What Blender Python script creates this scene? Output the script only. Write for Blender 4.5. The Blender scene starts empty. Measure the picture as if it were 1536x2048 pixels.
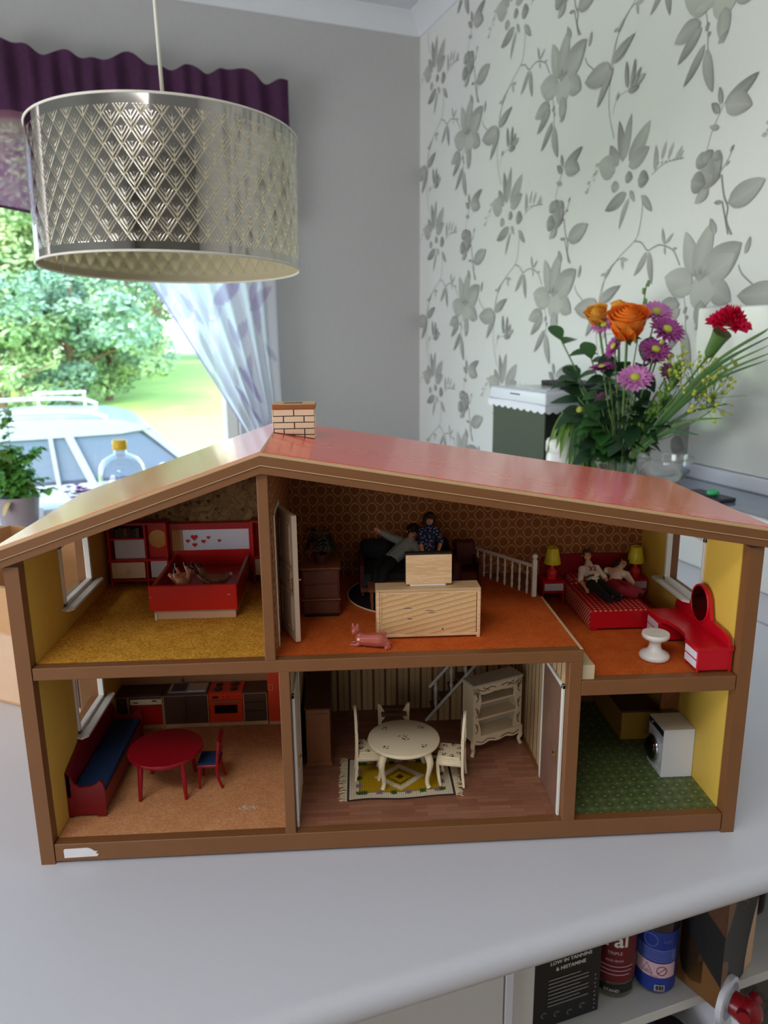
import bpy, bmesh, math, random
from math import sin, cos, pi, radians as rad, sqrt, atan2
from mathutils import Vector, Matrix
random.seed(7)
SC = bpy.context.scene
COL = SC.collection
Z0 = .9                                   # counter top above the floor
V = Vector

# ------------------------------------------------------------------ camera
yaw, pit, rol, FPX = .05677, .23152, -.01008, 1504.2
fw = V((sin(yaw)*cos(pit), cos(yaw)*cos(pit), -sin(pit)))
r0 = V((cos(yaw), -sin(yaw), 0)); u0 = r0.cross(fw)
rr = r0*cos(rol)+u0*sin(rol); uu = u0*cos(rol)-r0*sin(rol)
cd = bpy.data.cameras.new('camera'); cam = bpy.data.objects.new('camera', cd); COL.objects.link(cam)
CL = V((.30347, -.65969, .50469+Z0))
cam.matrix_world = Matrix(((rr.x, uu.x, -fw.x, CL.x), (rr.y, uu.y, -fw.y, CL.y), (rr.z, uu.z, -fw.z, CL.z), (0, 0, 0, 1)))
cd.sensor_width = 36; cd.lens = FPX/2048*36; cd.clip_start = .02; cd.clip_end = 300
cd.dof.use_dof = True; cd.dof.focus_distance = .76; cd.dof.aperture_fstop = 8.5
SC.camera = cam

# ------------------------------------------------------------------ room axes (the counter and walls are turned 16 degrees to the house)
A = rad(16); UX = V((cos(A), sin(A), 0)); UY = V((-sin(A), cos(A), 0))
AW = rad(19.5); WX = V((cos(AW), sin(AW), 0)); WY = V((-sin(AW), cos(AW), 0))
CO = V((.6823, 2.9269, 0))
def rm(u, v, z=0): return UX*u+UY*v+V((0, 0, z))          # room coordinates
def fl(s, o, z=0): return CO-UY*s-UX*o+V((0, 0, z))       # along the papered wall, off it, height over the counter
def wn(s, o, z=0): return CO-WX*s-WY*o+V((0, 0, z))       # the same on the window wall

# ------------------------------------------------------------------ light
w = bpy.data.worlds.new('world'); SC.world = w; w.use_nodes = True
nt = w.node_tree; bg = nt.nodes['Background']
sky = nt.nodes.new('ShaderNodeTexSky'); sky.sky_type = 'NISHITA'; sky.sun_disc = False
sky.sun_elevation = rad(42); sky.sun_rotation = rad(200); sky.air_density = 1; sky.dust_density = 1.5
nt.links.new(sky.outputs[0], bg.inputs[0]); bg.inputs[1].default_value = .85
def light(name, kind, loc, power, target=None, size=(1, 1), col=(1, 1, 1)):
    l = bpy.data.lights.new(name, kind); o = bpy.data.objects.new(name, l); COL.objects.link(o)
    o.location = loc; l.energy = power; l.color = col
    if kind == 'AREA': l.shape = 'RECTANGLE'; l.size, l.size_y = size
    if target is not None: o.rotation_euler = (V(target)-V(loc)).to_track_quat('-Z', 'Y').to_euler()
    return o
sun = light('sun', 'SUN', (-6, -4, 9), 1.6, None, col=(1, .98, .96)); sun.data.angle = rad(.6)
sun.rotation_euler = V((.55, .45, -.72)).to_track_quat('-Z', 'Y').to_euler()
# daylight through the kitchen windows behind the camera, and the portal of the window in the picture
light('window_light_kitchen', 'AREA', rm(-1.25, -2.85, .65+Z0), 5, rm(-.3, 1.5, .45+Z0), (1.3, 1.1), (1, .985, .96))
light('kitchen_ceiling_light', 'AREA', rm(-.75, -1.0, 1.80+Z0), 14.5, rm(-.2, -.4, 0+Z0), (1.2, .6), (1, .98, .95))
wl = light('window_light_garden', 'AREA', wn(1.62, -.08, .52+Z0), 24, wn(1.62, 1, .4+Z0), (1.7, 1.4), (.93, .97, 1))
wl.data.cycles.is_portal = True
light('side_fill_light', 'AREA', rm(-2.2, .55, .05+Z0), 52, rm(1.4, .9, .5+Z0), (2.8, 1.2), (.92, .95, 1))  # added low fill from the left for the papered wall; no door stands here
SC.view_settings.view_transform = 'Standard'; SC.view_settings.look = 'None'
SC.view_settings.gamma = 1; SC.view_settings.use_curve_mapping = False
SC.view_settings.exposure = 0.72

# ------------------------------------------------------------------ materials
def lin(c): return tuple((x/255/12.92 if x/255 <= .04045 else ((x/255+.055)/1.055)**2.4) for x in c)
MATS = {}
class NT:
    def __init__(s, m): s.m = m; s.t = m.node_tree; s.b = s.t.nodes['Principled BSDF']; s.out = s.t.nodes['Material Output']
    def n(s, t, **k):
        x = s.t.nodes.new(t)
        for a, b in k.items(): setattr(x, a, b)
        return x
    def l(s, a, b): s.t.links.new(a, b)
    def val(s, sock, v):
        if hasattr(v, 'is_output') or isinstance(v, bpy.types.NodeSocket): s.l(v, sock)
        else: sock.default_value = v
    def m_(s, op, a, b=0, c=0):
        x = s.n('ShaderNodeMath', operation=op); s.val(x.inputs[0], a); s.val(x.inputs[1], b); s.val(x.inputs[2], c); return x.outputs[0]
    def obj(s): return s.n('ShaderNodeTexCoord').outputs['Object']
    def sep(s, v): x = s.n('ShaderNodeSeparateXYZ'); s.l(v, x.inputs[0]); return x.outputs
    def noise(s, scale, vec=None, detail=3, rough=.55, dist=0):
        x = s.n('ShaderNodeTexNoise'); x.inputs['Scale'].default_value = scale; x.inputs['Detail'].default_value = detail
        x.inputs['Roughness'].default_value = rough; x.inputs['Distortion'].default_value = dist
        s.l(vec if vec is not None else s.obj(), x.inputs['Vector']); return x.outputs['Fac']
    def mapv(s, vec, scale=(1, 1, 1), rot=(0, 0, 0)):
        x = s.n('ShaderNodeMapping'); s.l(vec, x.inputs[0]); x.inputs['Scale'].default_value = scale; x.inputs['Rotation'].default_value = rot; return x.outputs[0]
    def mix(s, f, a, b):
        x = s.n('ShaderNodeMix', data_type='RGBA'); s.val(x.inputs[0], f)
        for i, c in ((6, a), (7, b)):
            if isinstance(c, tuple): x.inputs[i].default_value = (*c, 1)
            else: s.l(c, x.inputs[i])
        return x.outputs[2]
    def step(s, f, lo, hi):
        x = s.n('ShaderNodeMapRange', interpolation_type='SMOOTHSTEP'); s.val(x.inputs[0], f)
        x.inputs[1].default_value = lo; x.inputs[2].default_value = hi; return x.outputs[0]
    def bump(s, h, st=.3, dist=.001):
        x = s.n('ShaderNodeBump'); x.inputs['Strength'].default_value = st; x.inputs['Distance'].default_value = dist
        s.l(h, x.inputs['Height']); s.l(x.outputs[0], s.b.inputs['Normal'])
    def col(s, c): s.l(c, s.b.inputs['Base Color'])
def mat(name, col, rough=.5, var=.12, vs=30, bump=0, bs=300, metal=0, spec=.5, coat=0, alpha=1, trans=0, emit=0, sub=0):
    if name in MATS: return MATS[name]
    m = bpy.data.materials.new(name); m.use_nodes = True; N = NT(m); b = N.b; c = lin(col)
    b.inputs['Base Color'].default_value = (*c, 1); b.inputs['Roughness'].default_value = rough
    b.inputs['Metallic'].default_value = metal; b.inputs['Specular IOR Level'].default_value = spec
    b.inputs['Coat Weight'].default_value = coat; b.inputs['Coat Roughness'].default_value = .12
    if trans: b.inputs['Transmission Weight'].default_value = trans; b.inputs['IOR'].default_value = 1.33
    if emit: b.inputs['Emission Color'].default_value = (*c, 1); b.inputs['Emission Strength'].default_value = emit
    if var:
        f = N.noise(vs); N.col(N.mix(f, tuple(x*(1-var) for x in c), tuple(min(1, x*(1+var)) for x in c)))
    if bump: N.bump(N.noise(bs, detail=2), bump, .0006)
    MATS[name] = m; return m
def custom(name, rough=.5, spec=.5):
    m = bpy.data.materials.new(name); m.use_nodes = True; N = NT(m)
    N.b.inputs['Roughness'].default_value = rough; N.b.inputs['Specular IOR Level'].default_value = spec
    MATS[name] = m; return m, N
def glassmat(name, tint=(1, 1, 1), refl=.08, rough=.02):
    m = bpy.data.materials.new(name); m.use_nodes = True; N = NT(m)
    t = N.n('ShaderNodeBsdfTransparent'); t.inputs[0].default_value = (*tint, 1)
    g = N.n('ShaderNodeBsdfGlossy'); g.inputs[1].default_value = rough
    lw = N.n('ShaderNodeLayerWeight'); lw.inputs[0].default_value = .35
    f = N.m_('MULTIPLY_ADD', N.m_('POWER', lw.outputs['Facing'], 1.5), .75 if refl > .03 else .3, refl)
    x = N.n('ShaderNodeMixShader'); N.l(f, x.inputs[0]); N.l(t.outputs[0], x.inputs[1]); N.l(g.outputs[0], x.inputs[2])
    N.l(x.outputs[0], N.out.inputs[0]); MATS[name] = m; return m
def clothmat(name, col, trans=.5, attr=None, transp=0.0, var=.05):
    m = bpy.data.materials.new(name); m.use_nodes = True; N = NT(m)
    d = N.n('ShaderNodeBsdfDiffuse'); t = N.n('ShaderNodeBsdfTranslucent'); x = N.n('ShaderNodeMixShader'); x.inputs[0].default_value = trans
    if attr:
        a = N.n('ShaderNodeAttribute', attribute_name=attr); c = a.outputs['Color']
    else:
        cc = lin(col); c = N.mix(N.noise(60), tuple(q*(1-var) for q in cc), tuple(min(1, q*(1+var)) for q in cc))
    N.l(c, d.inputs[0]); N.l(c, t.inputs[0]); N.l(d.outputs[0], x.inputs[1]); N.l(t.outputs[0], x.inputs[2]); o = x.outputs[0]
    if transp:
        tr = N.n('ShaderNodeBsdfTransparent'); y = N.n('ShaderNodeMixShader'); y.inputs[0].default_value = transp
        N.l(o, y.inputs[1]); N.l(tr.outputs[0], y.inputs[2]); o = y.outputs[0]
    N.l(o, N.out.inputs[0]); MATS[name] = m; return m
def woodmat(name, c1, c2, rough=.45, rot=(0, 0, 0), scale=1., stretch=(1, 12, 12), spec=.4, bump=.05):
    m, N = custom(name, rough, spec); v = N.mapv(N.obj(), tuple(q*scale for q in stretch), rot)
    f = N.noise(10, v, 5, .6, .6); g = N.noise(60, v, 3, .6)
    f = N.m_('ADD', N.m_('MULTIPLY', f, .75), N.m_('MULTIPLY', g, .25))
    N.col(N.mix(N.step(f, .3, .72), lin(c1), lin(c2))); N.bump(g, bump, .0005); return m
def attrmat(name, rough=.8, spec=.2, attr='print'):
    m, N = custom(name, rough, spec); a = N.n('ShaderNodeAttribute', attribute_name=attr); N.col(a.outputs['Color']); return m

# ------------------------------------------------------------------ geometry helpers (all coordinates: metres, z over the counter top)
ORG = {}
def B(): return bmesh.new()
def box(bm, x0, x1, y0, y1, z0, z1, bev=0, seg=1, M=None):
    vs = [bm.verts.new((x, y, z)) for x in (x0, x1) for y in (y0, y1) for z in (z0, z1)]
    fs = [bm.faces.new([vs[i] for i in q]) for q in ((0, 1, 3, 2), (4, 6, 7, 5), (0, 4, 5, 1), (2, 3, 7, 6), (0, 2, 6, 4), (1, 5, 7, 3))]
    bev = min(bev, .3*min(abs(x1-x0), abs(y1-y0), abs(z1-z0)))
    if bev:
        es = list({e for f in fs for e in f.edges})
        r = bmesh.ops.bevel(bm, geom=es, offset=bev, segments=seg, affect='EDGES', profile=.6)
        if M is not None: bmesh.ops.transform(bm, matrix=M, verts=list({v for f in r['faces'] for v in f.verts} | {v for v in vs if v.is_valid}))
    elif M is not None: bmesh.ops.transform(bm, matrix=M, verts=vs)
    return bm
def frame(d):
    d = V(d).normalized(); a = d.orthogonal().normalized(); return a, d.cross(a)
def loft(bm, rings, cap=True, closed=False):
    R = [[bm.verts.new(p) for p in r] for r in rings]; n = len(R[0])
    m = len(R)
    for i in range(m if closed else m-1):
        p, q = R[i], R[(i+1) % m]
        for k in range(n): bm.faces.new((p[k], p[(k+1) % n], q[(k+1) % n], q[k]))
    if cap and not closed: bm.faces.new(R[0][::-1]); bm.faces.new(R[-1])
    return bm
def cyl(bm, p0, p1, r0, r1=None, n=16):
    r1 = r0 if r1 is None else r1; p0, p1 = V(p0), V(p1); a, b = frame(p1-p0)
    return loft(bm, [[p+(a*cos(2*pi*k/n)+b*sin(2*pi*k/n))*r for k in range(n)] for p, r in ((p0, max(r0, 1e-5)), (p1, max(r1, 1e-5)))])
def lathe(bm, prof, c=(0, 0, 0), n=28, cap=True, ax=None, sq=1.):
    c = V(c); d = V(ax).normalized() if ax is not None else V((0, 0, 1))
    if ax is None: a, b = V((1, 0, 0)), V((0, 1, 0))
    else: a, b = frame(d)
    return loft(bm, [[c+d*z+(a*cos(2*pi*k/n)+b*sin(2*pi*k/n)*sq)*max(r, 1e-5) for k in range(n)] for r, z in prof], cap)
def tube(bm, pts, r, n=6, cap=True):
    pts = [V(p) for p in pts]; rings = []; a = None
    for i, p in enumerate(pts):
        d = (pts[min(i+1, len(pts)-1)]-pts[max(i-1, 0)]).normalized()
        if a is None: a = d.orthogonal().normalized()
        a = (a-d*a.dot(d)).normalized(); b = d.cross(a); q = r[i] if isinstance(r, (list, tuple)) else r
        rings.append([p+(a*cos(2*pi*k/n)+b*sin(2*pi*k/n))*q for k in range(n)])
    return loft(bm, rings, cap)
def prism(bm, poly, ax, lo, hi):
    def P(a, b, t): return {'x': (t, a, b), 'y': (a, t, b), 'z': (a, b, t)}[ax]
    lo_ = [bm.verts.new(P(a, b, lo)) for a, b in poly]; hi_ = [bm.verts.new(P(a, b, hi)) for a, b in poly]; n = len(poly)
    bm.faces.new(lo_[::-1]); bm.faces.new(hi_)
    for k in range(n): bm.faces.new((lo_[k], lo_[(k+1) % n], hi_[(k+1) % n], hi_[k]))
    return bm
def ball(bm, c, r, n=12, M=None):
    r = (r, r, r) if not isinstance(r, (tuple, list)) else r
    mm = Matrix.Translation(V(c)) @ (M or Matrix()) @ Matrix.Diagonal((*r, 1))
    bmesh.ops.create_uvsphere(bm, u_segments=n, v_segments=max(6, n*2//3), radius=1, matrix=mm); return bm
def quad(bm, *p): bm.faces.new([bm.verts.new(q) for q in p]); return bm
def spin(bm, ang, c=(0, 0, 0), ax='Z'):
    c = V(c); bmesh.ops.transform(bm, matrix=Matrix.Translation(c) @ Matrix.Rotation(ang, 4, ax) @ Matrix.Translation(-c), verts=bm.verts); return bm
def spline(pts, n=6):
    pts = [V(p) for p in pts]; out = []
    for i in range(len(pts)-1):
        a, b, c, d = pts[max(i-1, 0)], pts[i], pts[i+1], pts[min(i+2, len(pts)-1)]
        for k in range(n):
            t = k/n; out.append(.5*((2*b)+(c-a)*t+(2*a-5*b+4*c-d)*t*t+(3*b-a-3*c+d)*t**3))
    out.append(pts[-1]); return out
def tag(o, label=None, cat=None, group=None, kind=None):
    for k, v in (('label', label), ('category', cat), ('group', group), ('kind', kind)):
        if v: o[k] = v
    return o
def finish(me, m, smooth):
    if m is not None: me.materials.append(MATS[m] if isinstance(m, str) else m)
    if smooth:
        me.shade_smooth()
        if smooth < 180: me.set_sharp_from_angle(angle=rad(smooth))
def obj(name, bm, m, par=None, smooth=35, o=None, label=None, cat=None, group=None, kind=None):
    bmesh.ops.recalc_face_normals(bm, faces=bm.faces)
    if par is not None: o = ORG[par.name]
    elif o is None:
        xs = [v.co.x for v in bm.verts]; ys = [v.co.y for v in bm.verts]; zs = [v.co.z for v in bm.verts]
        o = V(((min(xs)+max(xs))/2, (min(ys)+max(ys))/2, min(zs)))
    o = V(o)
    bmesh.ops.translate(bm, verts=bm.verts, vec=-o)
    me = bpy.data.meshes.new(name); bm.to_mesh(me); bm.free(); finish(me, m, smooth)
    ob = bpy.data.objects.new(name, me); COL.objects.link(ob)
    if par is not None: ob.parent = par
    else: ob.location = o+V((0, 0, Z0))
    ORG[ob.name] = o; return tag(ob, label, cat, group, kind)
def thing(name, label, cat, loc, group=None, kind=None):
    o = bpy.data.objects.new(name, None); COL.objects.link(o); o.empty_display_size = .02
    o.location = V(loc)+V((0, 0, Z0)); ORG[o.name] = V(loc); return tag(o, label, cat, group, kind)
def piece(name, me, par, loc, rot=(0, 0, 0), scale=(1, 1, 1)):     # a repeat that shares mesh data (loc in scene coordinates)
    o = bpy.data.objects.new(name, me); COL.objects.link(o); o.parent = par
    o.location = V(loc)-ORG[par.name]; o.rotation_euler = rot; o.scale = scale; ORG[o.name] = ORG[par.name]; return o
def dup(root, loc, rz=0, label=None, group=None, sc=None):
    def cp(o, p):
        c = o.copy(); COL.objects.link(c)
        if p: c.parent = p
        ORG[c.name] = ORG[o.name]
        for k in [q for q in KIDS.get(o.name, [])]: cp(k, c)
        return c
    KIDS = {}
    for q in bpy.data.objects:
        if q.parent: KIDS.setdefault(q.parent.name, []).append(q)
    r = cp(root, None); r.location = V(loc)+V((0, 0, Z0)); r.rotation_euler = (0, 0, rz); ORG[r.name] = V(loc)
    if sc: r.scale = (sc, sc, sc)
    if label: r['label'] = label
    if group: r['group'] = group
    return r
def fuse(name, caps, vox, m, par, smooth_it=3, extra=None, label=None):       # tapered limbs melted into one continuous skin
    bm = B()
    for p0, ra, p1, rb in caps:
        p0, p1 = V(p0), V(p1); d = (p1-p0); L = d.length
        if L < 1e-6: ball(bm, p0, ra, 10); continue
        a, b = frame(d); d.normalize(); rings = []
        for k in range(1, 4): t = pi/2*(1-k/3); rings.append((p0-d*ra*sin(t), ra*cos(t)+1e-6))
        for k in range(0, 3): t = pi/2*k/3; rings.append((p1+d*rb*sin(t), rb*cos(t)+1e-6))
        loft(bm, [[c+(a*cos(2*pi*k/10)+b*sin(2*pi*k/10))*r for k in range(10)] for c, r in rings])
    if extra: extra(bm)
    ob = obj(name, bm, None, par, 0)
    md = ob.modifiers.new('r', 'REMESH'); md.mode = 'VOXEL'; md.voxel_size = vox
    if smooth_it: sm = ob.modifiers.new('s', 'SMOOTH'); sm.iterations = smooth_it; sm.factor = .5
    me = bpy.data.meshes.new_from_object(ob.evaluated_get(bpy.context.evaluated_depsgraph_get()))
    ob.modifiers.clear(); old = ob.data; ob.data = me; bpy.data.meshes.remove(old); me.name = name
    me.materials.clear(); finish(me, m, 180)
    if label: ob['label'] = label
    return ob
def textbm(s, size, align='CENTER', bold=0):
    cu = bpy.data.curves.new('t', 'FONT'); cu.body = s; cu.size = size; cu.align_x = align; cu.resolution_u = 2; cu.offset = bold
    ob = bpy.data.objects.new('t', cu); COL.objects.link(ob)
    me = bpy.data.meshes.new_from_object(ob.evaluated_get(bpy.context.evaluated_depsgraph_get()))
    bm = B(); bm.from_mesh(me); bpy.data.objects.remove(ob); bpy.data.curves.remove(cu); bpy.data.meshes.remove(me); return bm
def textput(bm, s, size, o, ex, ez, bold=0, align='CENTER'):       # letters laid on a plane: o origin, ex reading direction, ez up
    t = textbm(s, size, align, bold); ex, ez = V(ex), V(ez)
    for v in t.verts: v.co = V(o)+ex*v.co.x+ez*v.co.y
    me = bpy.data.meshes.new('t'); t.to_mesh(me); t.free(); bm.from_mesh(me); bpy.data.meshes.remove(me); return bm
def textwrap(bm, s, size, c, r, ang, z, bold=0):                   # letters wrapped round a bottle
    t = textbm(s, size, 'CENTER', bold)
    bmesh.ops.subdivide_edges(t, edges=[e for e in t.edges if e.calc_length() > size*.25], cuts=1)
    for v in t.verts:
        th = ang+v.co.x/r; v.co = V(c)+V((cos(th)*r, sin(th)*r, z+v.co.y))
    me = bpy.data.meshes.new('t'); t.to_mesh(me); t.free(); bm.from_mesh(me); bpy.data.meshes.remove(me); return bm

# ------------------------------------------------------------------ shared materials
mat('brown', (128, 83, 46), .5, .1, 25, .1, 500)
mat('brown_light', (170, 122, 80), .5, .1, 25, .1, 500)
mat('edge_ply', (205, 172, 128), .5, .12, 60)
mat('mustard', (214, 174, 74), .7, .06, 60, .06, 500)
mat('yellow_wall', (226, 188, 78), .6, .06, 40)
mat('white_wall', (225, 227, 230), .7, .03, 20)
mat('white_paint', (232, 230, 222), .4, .05, 60)
mat('cream', (238, 222, 188), .4, .06, 80)
mat('dark_scroll', (70, 48, 34), .5, 0)
mat('red', (205, 24, 20), .32, .08, 60)
mat('red_dark', (176, 20, 26), .35, .1, 60)
mat('crimson', (200, 12, 34), .3, .06, 60)
mat('orange_red', (222, 66, 30), .3, .06, 60)
mat('gold', (196, 160, 96), .3, 0, metal=1)
mat('chrome', (225, 225, 228), .12, 0, metal=1)
mat('black', (18, 18, 20), .4, .1)
mat('black_gloss', (10, 10, 12), .12, 0)
mat('white_plastic', (236, 234, 228), .25, .02, 40)
mat('bluewhite', (224, 228, 240), .4, .02)
mat('navy_cushion', (18, 48, 92), .85, .15, 400, .3, 900)
mat('walnut', (96, 62, 42), .45, .2, 80)
mat('kitchen_wood', (78, 54, 40), .45, .2, 80)
mat('skin', (226, 160, 122), .5, .05)
mat('skin2', (205, 140, 104), .5, .05)
mat('hair_dark', (40, 26, 20), .6, .3, 400, .5, 900)
mat('hair_brown', (70, 44, 30), .6, .3, 400, .5, 900)
mat('counter', (210, 212, 221), .38, .015, 120)
mat('card', (196, 148, 100), .75, .1, 40, .1, 200)
mat('card_pale', (216, 180, 148), .75, .08, 40, .1, 200)
mat('leaf', (44, 92, 34), .45, .3, 60); mat('leaf_dark', (30, 64, 34), .5, .3, 60)
mat('leaf_light', (110, 150, 60), .5, .25, 60); mat('stem_green', (86, 122, 52), .5, .2, 60)
mat('yellowgreen', (190, 196, 70), .6, .2, 90)
glassmat('glass', (.97, .98, .98), .05); glassmat('glass_pane', (.99, 1, .995), .015)
glassmat('glass_green', (.72, .78, .52), .07); glassmat('glass_pale', (.93, .95, .96), .07)

def roofmat():
    m, N = custom('roof_red', .24, .5); p = N.obj()
    v = N.mapv(p, (2, 40, 40)); N.col(N.mix(N.noise(8, v, 4), lin((232, 70, 52)), lin((244, 98, 76)))); N.b.inputs['Coat Weight'].default_value = .5
    N.b.inputs['Coat Roughness'].default_value = .1
roofmat()
def oak():
    m, N = custom('oak', .5, .4); p = N.obj(); wv = N.n('ShaderNodeTexWave', wave_type='BANDS', bands_direction='Z', wave_profile='SAW')
    N.l(N.mapv(p, (1, 1, 1), (0, rad(14), 0)), wv.inputs['Vector'])
    for k, v in (('Scale', 58), ('Distortion', 2.2), ('Detail', 2), ('Detail Scale', .35)): wv.inputs[k].default_value = v
    g = N.noise(10, N.mapv(p, (30, 30, 160), (0, rad(14), 0)), 4); c = N.mix(N.m_('POWER', wv.outputs['Fac'], 2.5), lin((238, 198, 146)), lin((190, 140, 88)))
    N.col(N.mix(N.m_('MULTIPLY', N.step(g, .35, .7), .5), c, lin((206, 160, 108))))
oak()
woodmat('pine', (218, 170, 122), (248, 212, 170), .5, (0, rad(4), 0), 1, (6, 20, 60))
woodmat('brown_wood', (112, 66, 40), (142, 88, 54), .4, (0, 0, 0), 1, (20, 20, 5))
woodmat('door_dark', (120, 88, 72), (140, 106, 90), .35, (0, 0, 0), 1, (20, 20, 6))
def damask(name, g1, g2, g3, P=.0208, Q=.0236):
    m, N = custom(name, .7, .25); x, y, z = N.sep(N.obj())
    u = N.m_('MULTIPLY', N.m_('ADD', x, y), 2*pi/P); v = N.m_('MULTIPLY', z, 2*pi/Q)
    f = N.m_('MULTIPLY', N.m_('ABSOLUTE', N.m_('ADD', N.m_('COSINE', u), N.m_('COSINE', v))), .5)
    ring = N.m_('SUBTRACT', N.step(f, .16, .24), N.step(f, .44, .52)); core = N.step(f, .62, .8)
    col = N.mix(ring, lin(g1), lin(g2)); col = N.mix(N.step(f, .44, .52), col, lin(g3)); col = N.mix(N.m_('MULTIPLY', core, .5), col, lin(g1))
    N.col(N.mix(N.m_('MULTIPLY', N.noise(900, detail=1), .25), col, lin(g3))); return m
damask('damask', (150, 92, 52), (204, 152, 98), (142, 82, 44))
def flowerpaper():
    m, N = custom('flower_paper', .7, .2); v = N.n('ShaderNodeTexVoronoi'); v.inputs['Scale'].default_value = 90; N.l(N.obj(), v.inputs['Vector'])
    f = N.noise(70, None, 4, .7, 1.5); c = N.mix(N.step(f, .4, .62), lin((118, 92, 58)), lin((160, 128, 82)))
    N.col(N.mix(N.step(v.outputs['Distance'], .3, .15), c, lin((84, 58, 36))))
flowerpaper()
def stripes():
    m, N = custom('stripe_paper', .7, .2); x, y, z = N.sep(N.obj()); t = N.m_('ADD', x, y)
    s = N.m_('SINE', N.m_('MULTIPLY', t, 2*pi/.0156)); d = N.step(N.noise(420, detail=1), .45, .65)
    c = N.mix(N.m_('MULTIPLY', d, .35), lin((206, 178, 136)), lin((170, 138, 98)))
    c = N.mix(N.step(s, .72, .9), c, lin((116, 84, 56))); c = N.mix(N.m_('MULTIPLY', N.step(s, -.8, -.95), .4), c, lin((150, 118, 82))); N.col(c)
stripes()
def carpet(name, c1, c2, sc=900, b=.8):
    m, N = custom(name, .95, .1); n1 = N.noise(sc, None, 2, .7); n2 = N.noise(60, None, 3)
    f = N.m_('ADD', N.m_('MULTIPLY', n1, .7), N.m_('MULTIPLY', n2, .3)); N.col(N.mix(N.step(f, .3, .7), lin(c1), lin(c2))); N.bump(n1, b, .0012)
carpet('carpet_gold', (176, 116, 26), (236, 180, 74), 420, 1.0); carpet('carpet_orange', (186, 78, 24), (220, 112, 50), 800, .9)
carpet('cork', (196, 132, 86), (222, 164, 116), 400, .15)
carpet('rug_dark', (30, 22, 26), (54, 38, 40))
def parquet():
    m, N = custom('parquet', .35, .4); br = N.n('ShaderNodeTexBrick'); br.inputs['Scale'].default_value = 1
    br.offset = .37; N.l(N.obj(), br.inputs['Vector'])
    for k, v in (('Brick Width', .034), ('Row Height', .0062), ('Mortar Size', .00015)): br.inputs[k].default_value = v
    br.inputs['Color1'].default_value = (*lin((150, 98, 74)), 1); br.inputs['Color2'].default_value = (*lin((178, 124, 98)), 1); br.inputs['Mortar'].default_value = (*lin((120, 76, 58)), 1)
    g = N.noise(40, N.mapv(N.obj(), (1, 8, 8)), 4); N.col(N.mix(N.m_('MULTIPLY', g, .45), br.outputs['Color'], lin((128, 80, 62))))
parquet()
def greenfloor():
    m, N = custom('green_floor', .45, .35); x, y, z = N.sep(N.obj()); k = 2*pi/.0142
    c = N.m_('MULTIPLY', N.m_('COSINE', N.m_('MULTIPLY', N.m_('ADD', x, y), k*.5)), N.m_('COSINE', N.m_('MULTIPLY', N.m_('SUBTRACT', x, y), k*.5)))
    col = N.mix(N.step(c, -.3, .35), lin((100, 116, 70)), lin((78, 96, 58)))
    col = N.mix(N.m_('MULTIPLY', N.step(c, .86, .95), .9), col, lin((150, 162, 110))); col = N.mix(N.step(c, -.82, -.93), col, lin((138, 148, 92)))
    N.col(N.mix(N.m_('MULTIPLY', N.noise(50), .3), col, lin((86, 98, 62))))
greenfloor()
def dotted():
    m, N = custom('dot_red', .7, .2); x, y, z = N.sep(N.obj()); t = N.m_('ADD', y, N.m_('MULTIPLY', z, 1.0)); k = 2*pi/.0058
    c = N.m_('MULTIPLY', N.m_('COSINE', N.m_('MULTIPLY', N.m_('ADD', x, t), k*.5)), N.m_('COSINE', N.m_('MULTIPLY', N.m_('SUBTRACT', x, t), k*.5)))
    N.col(N.mix(N.step(c, .38, .62), lin((190, 14, 30)), lin((236, 170, 140))))
dotted()
def plaid():
    m, N = custom('plaid', .8, .2); x, y, z = N.sep(N.obj()); k = 2*pi/.0022
    f = N.m_('MAXIMUM', N.m_('SINE', N.m_('MULTIPLY', N.m_('ADD', x, z), k)), N.m_('SINE', N.m_('MULTIPLY', N.m_('SUBTRACT', x, z), k)))
    N.col(N.mix(N.step(f, .2, .9), lin((96, 108, 104)), lin((196, 200, 190))))
plaid()
def bluefloral():
    m, N = custom('blue_floral', .8, .2); v = N.n('ShaderNodeTexVoronoi'); v.inputs['Scale'].default_value = 330; N.l(N.obj(), v.inputs['Vector'])
    N.col(N.mix(N.step(v.outputs['Distance'], .42, .25), lin((38, 54, 92)), lin((170, 150, 150))))
bluefloral()

# ------------------------------------------------------------------ the room
HC = 1.82                                   # ceiling over the counter top
def rbox(bm, u0, u1, v0, v1, z0, z1, bev=0, seg=1): return box(bm, u0, u1, v0, v1, z0, z1, bev, seg, Matrix.Rotation(A, 4, 'Z'))
def wbox(bm, s0, s1, o0, o1, z0, z1, bev=0, seg=1):          # on the window wall
    return box(bm, -s1, -s0, -o1, -o0, z0, z1, bev, seg, Matrix.Translation(CO) @ Matrix.Rotation(AW, 4, 'Z'))
def fbox(bm, s0, s1, o0, o1, z0, z1, bev=0, seg=1):          # on the papered wall
    return box(bm, -o1, -o0, -s1, -s0, z0, z1, bev, seg, Matrix.Translation(CO) @ Matrix.Rotation(A, 4, 'Z'))
def wallmat():
    m, N = custom('grey_paper', .75, .25); v = N.mapv(N.obj(), (60, 60, 6)); f = N.noise(6, v, 4)
    N.col(N.mix(f, lin((182, 180, 178)), lin((198, 196, 194)))); N.bump(N.noise(500), .15, .0006)
wallmat()
mat('paper_ground', (226, 227, 222), .6, .02, 90)
mat('ceiling_paint', (214, 217, 222), .6, .02)
WA, WB, WZ0, WZ1 = .86, 2.62, -.22, 1.34       # window opening along the wall and in height
bm = B()
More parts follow.
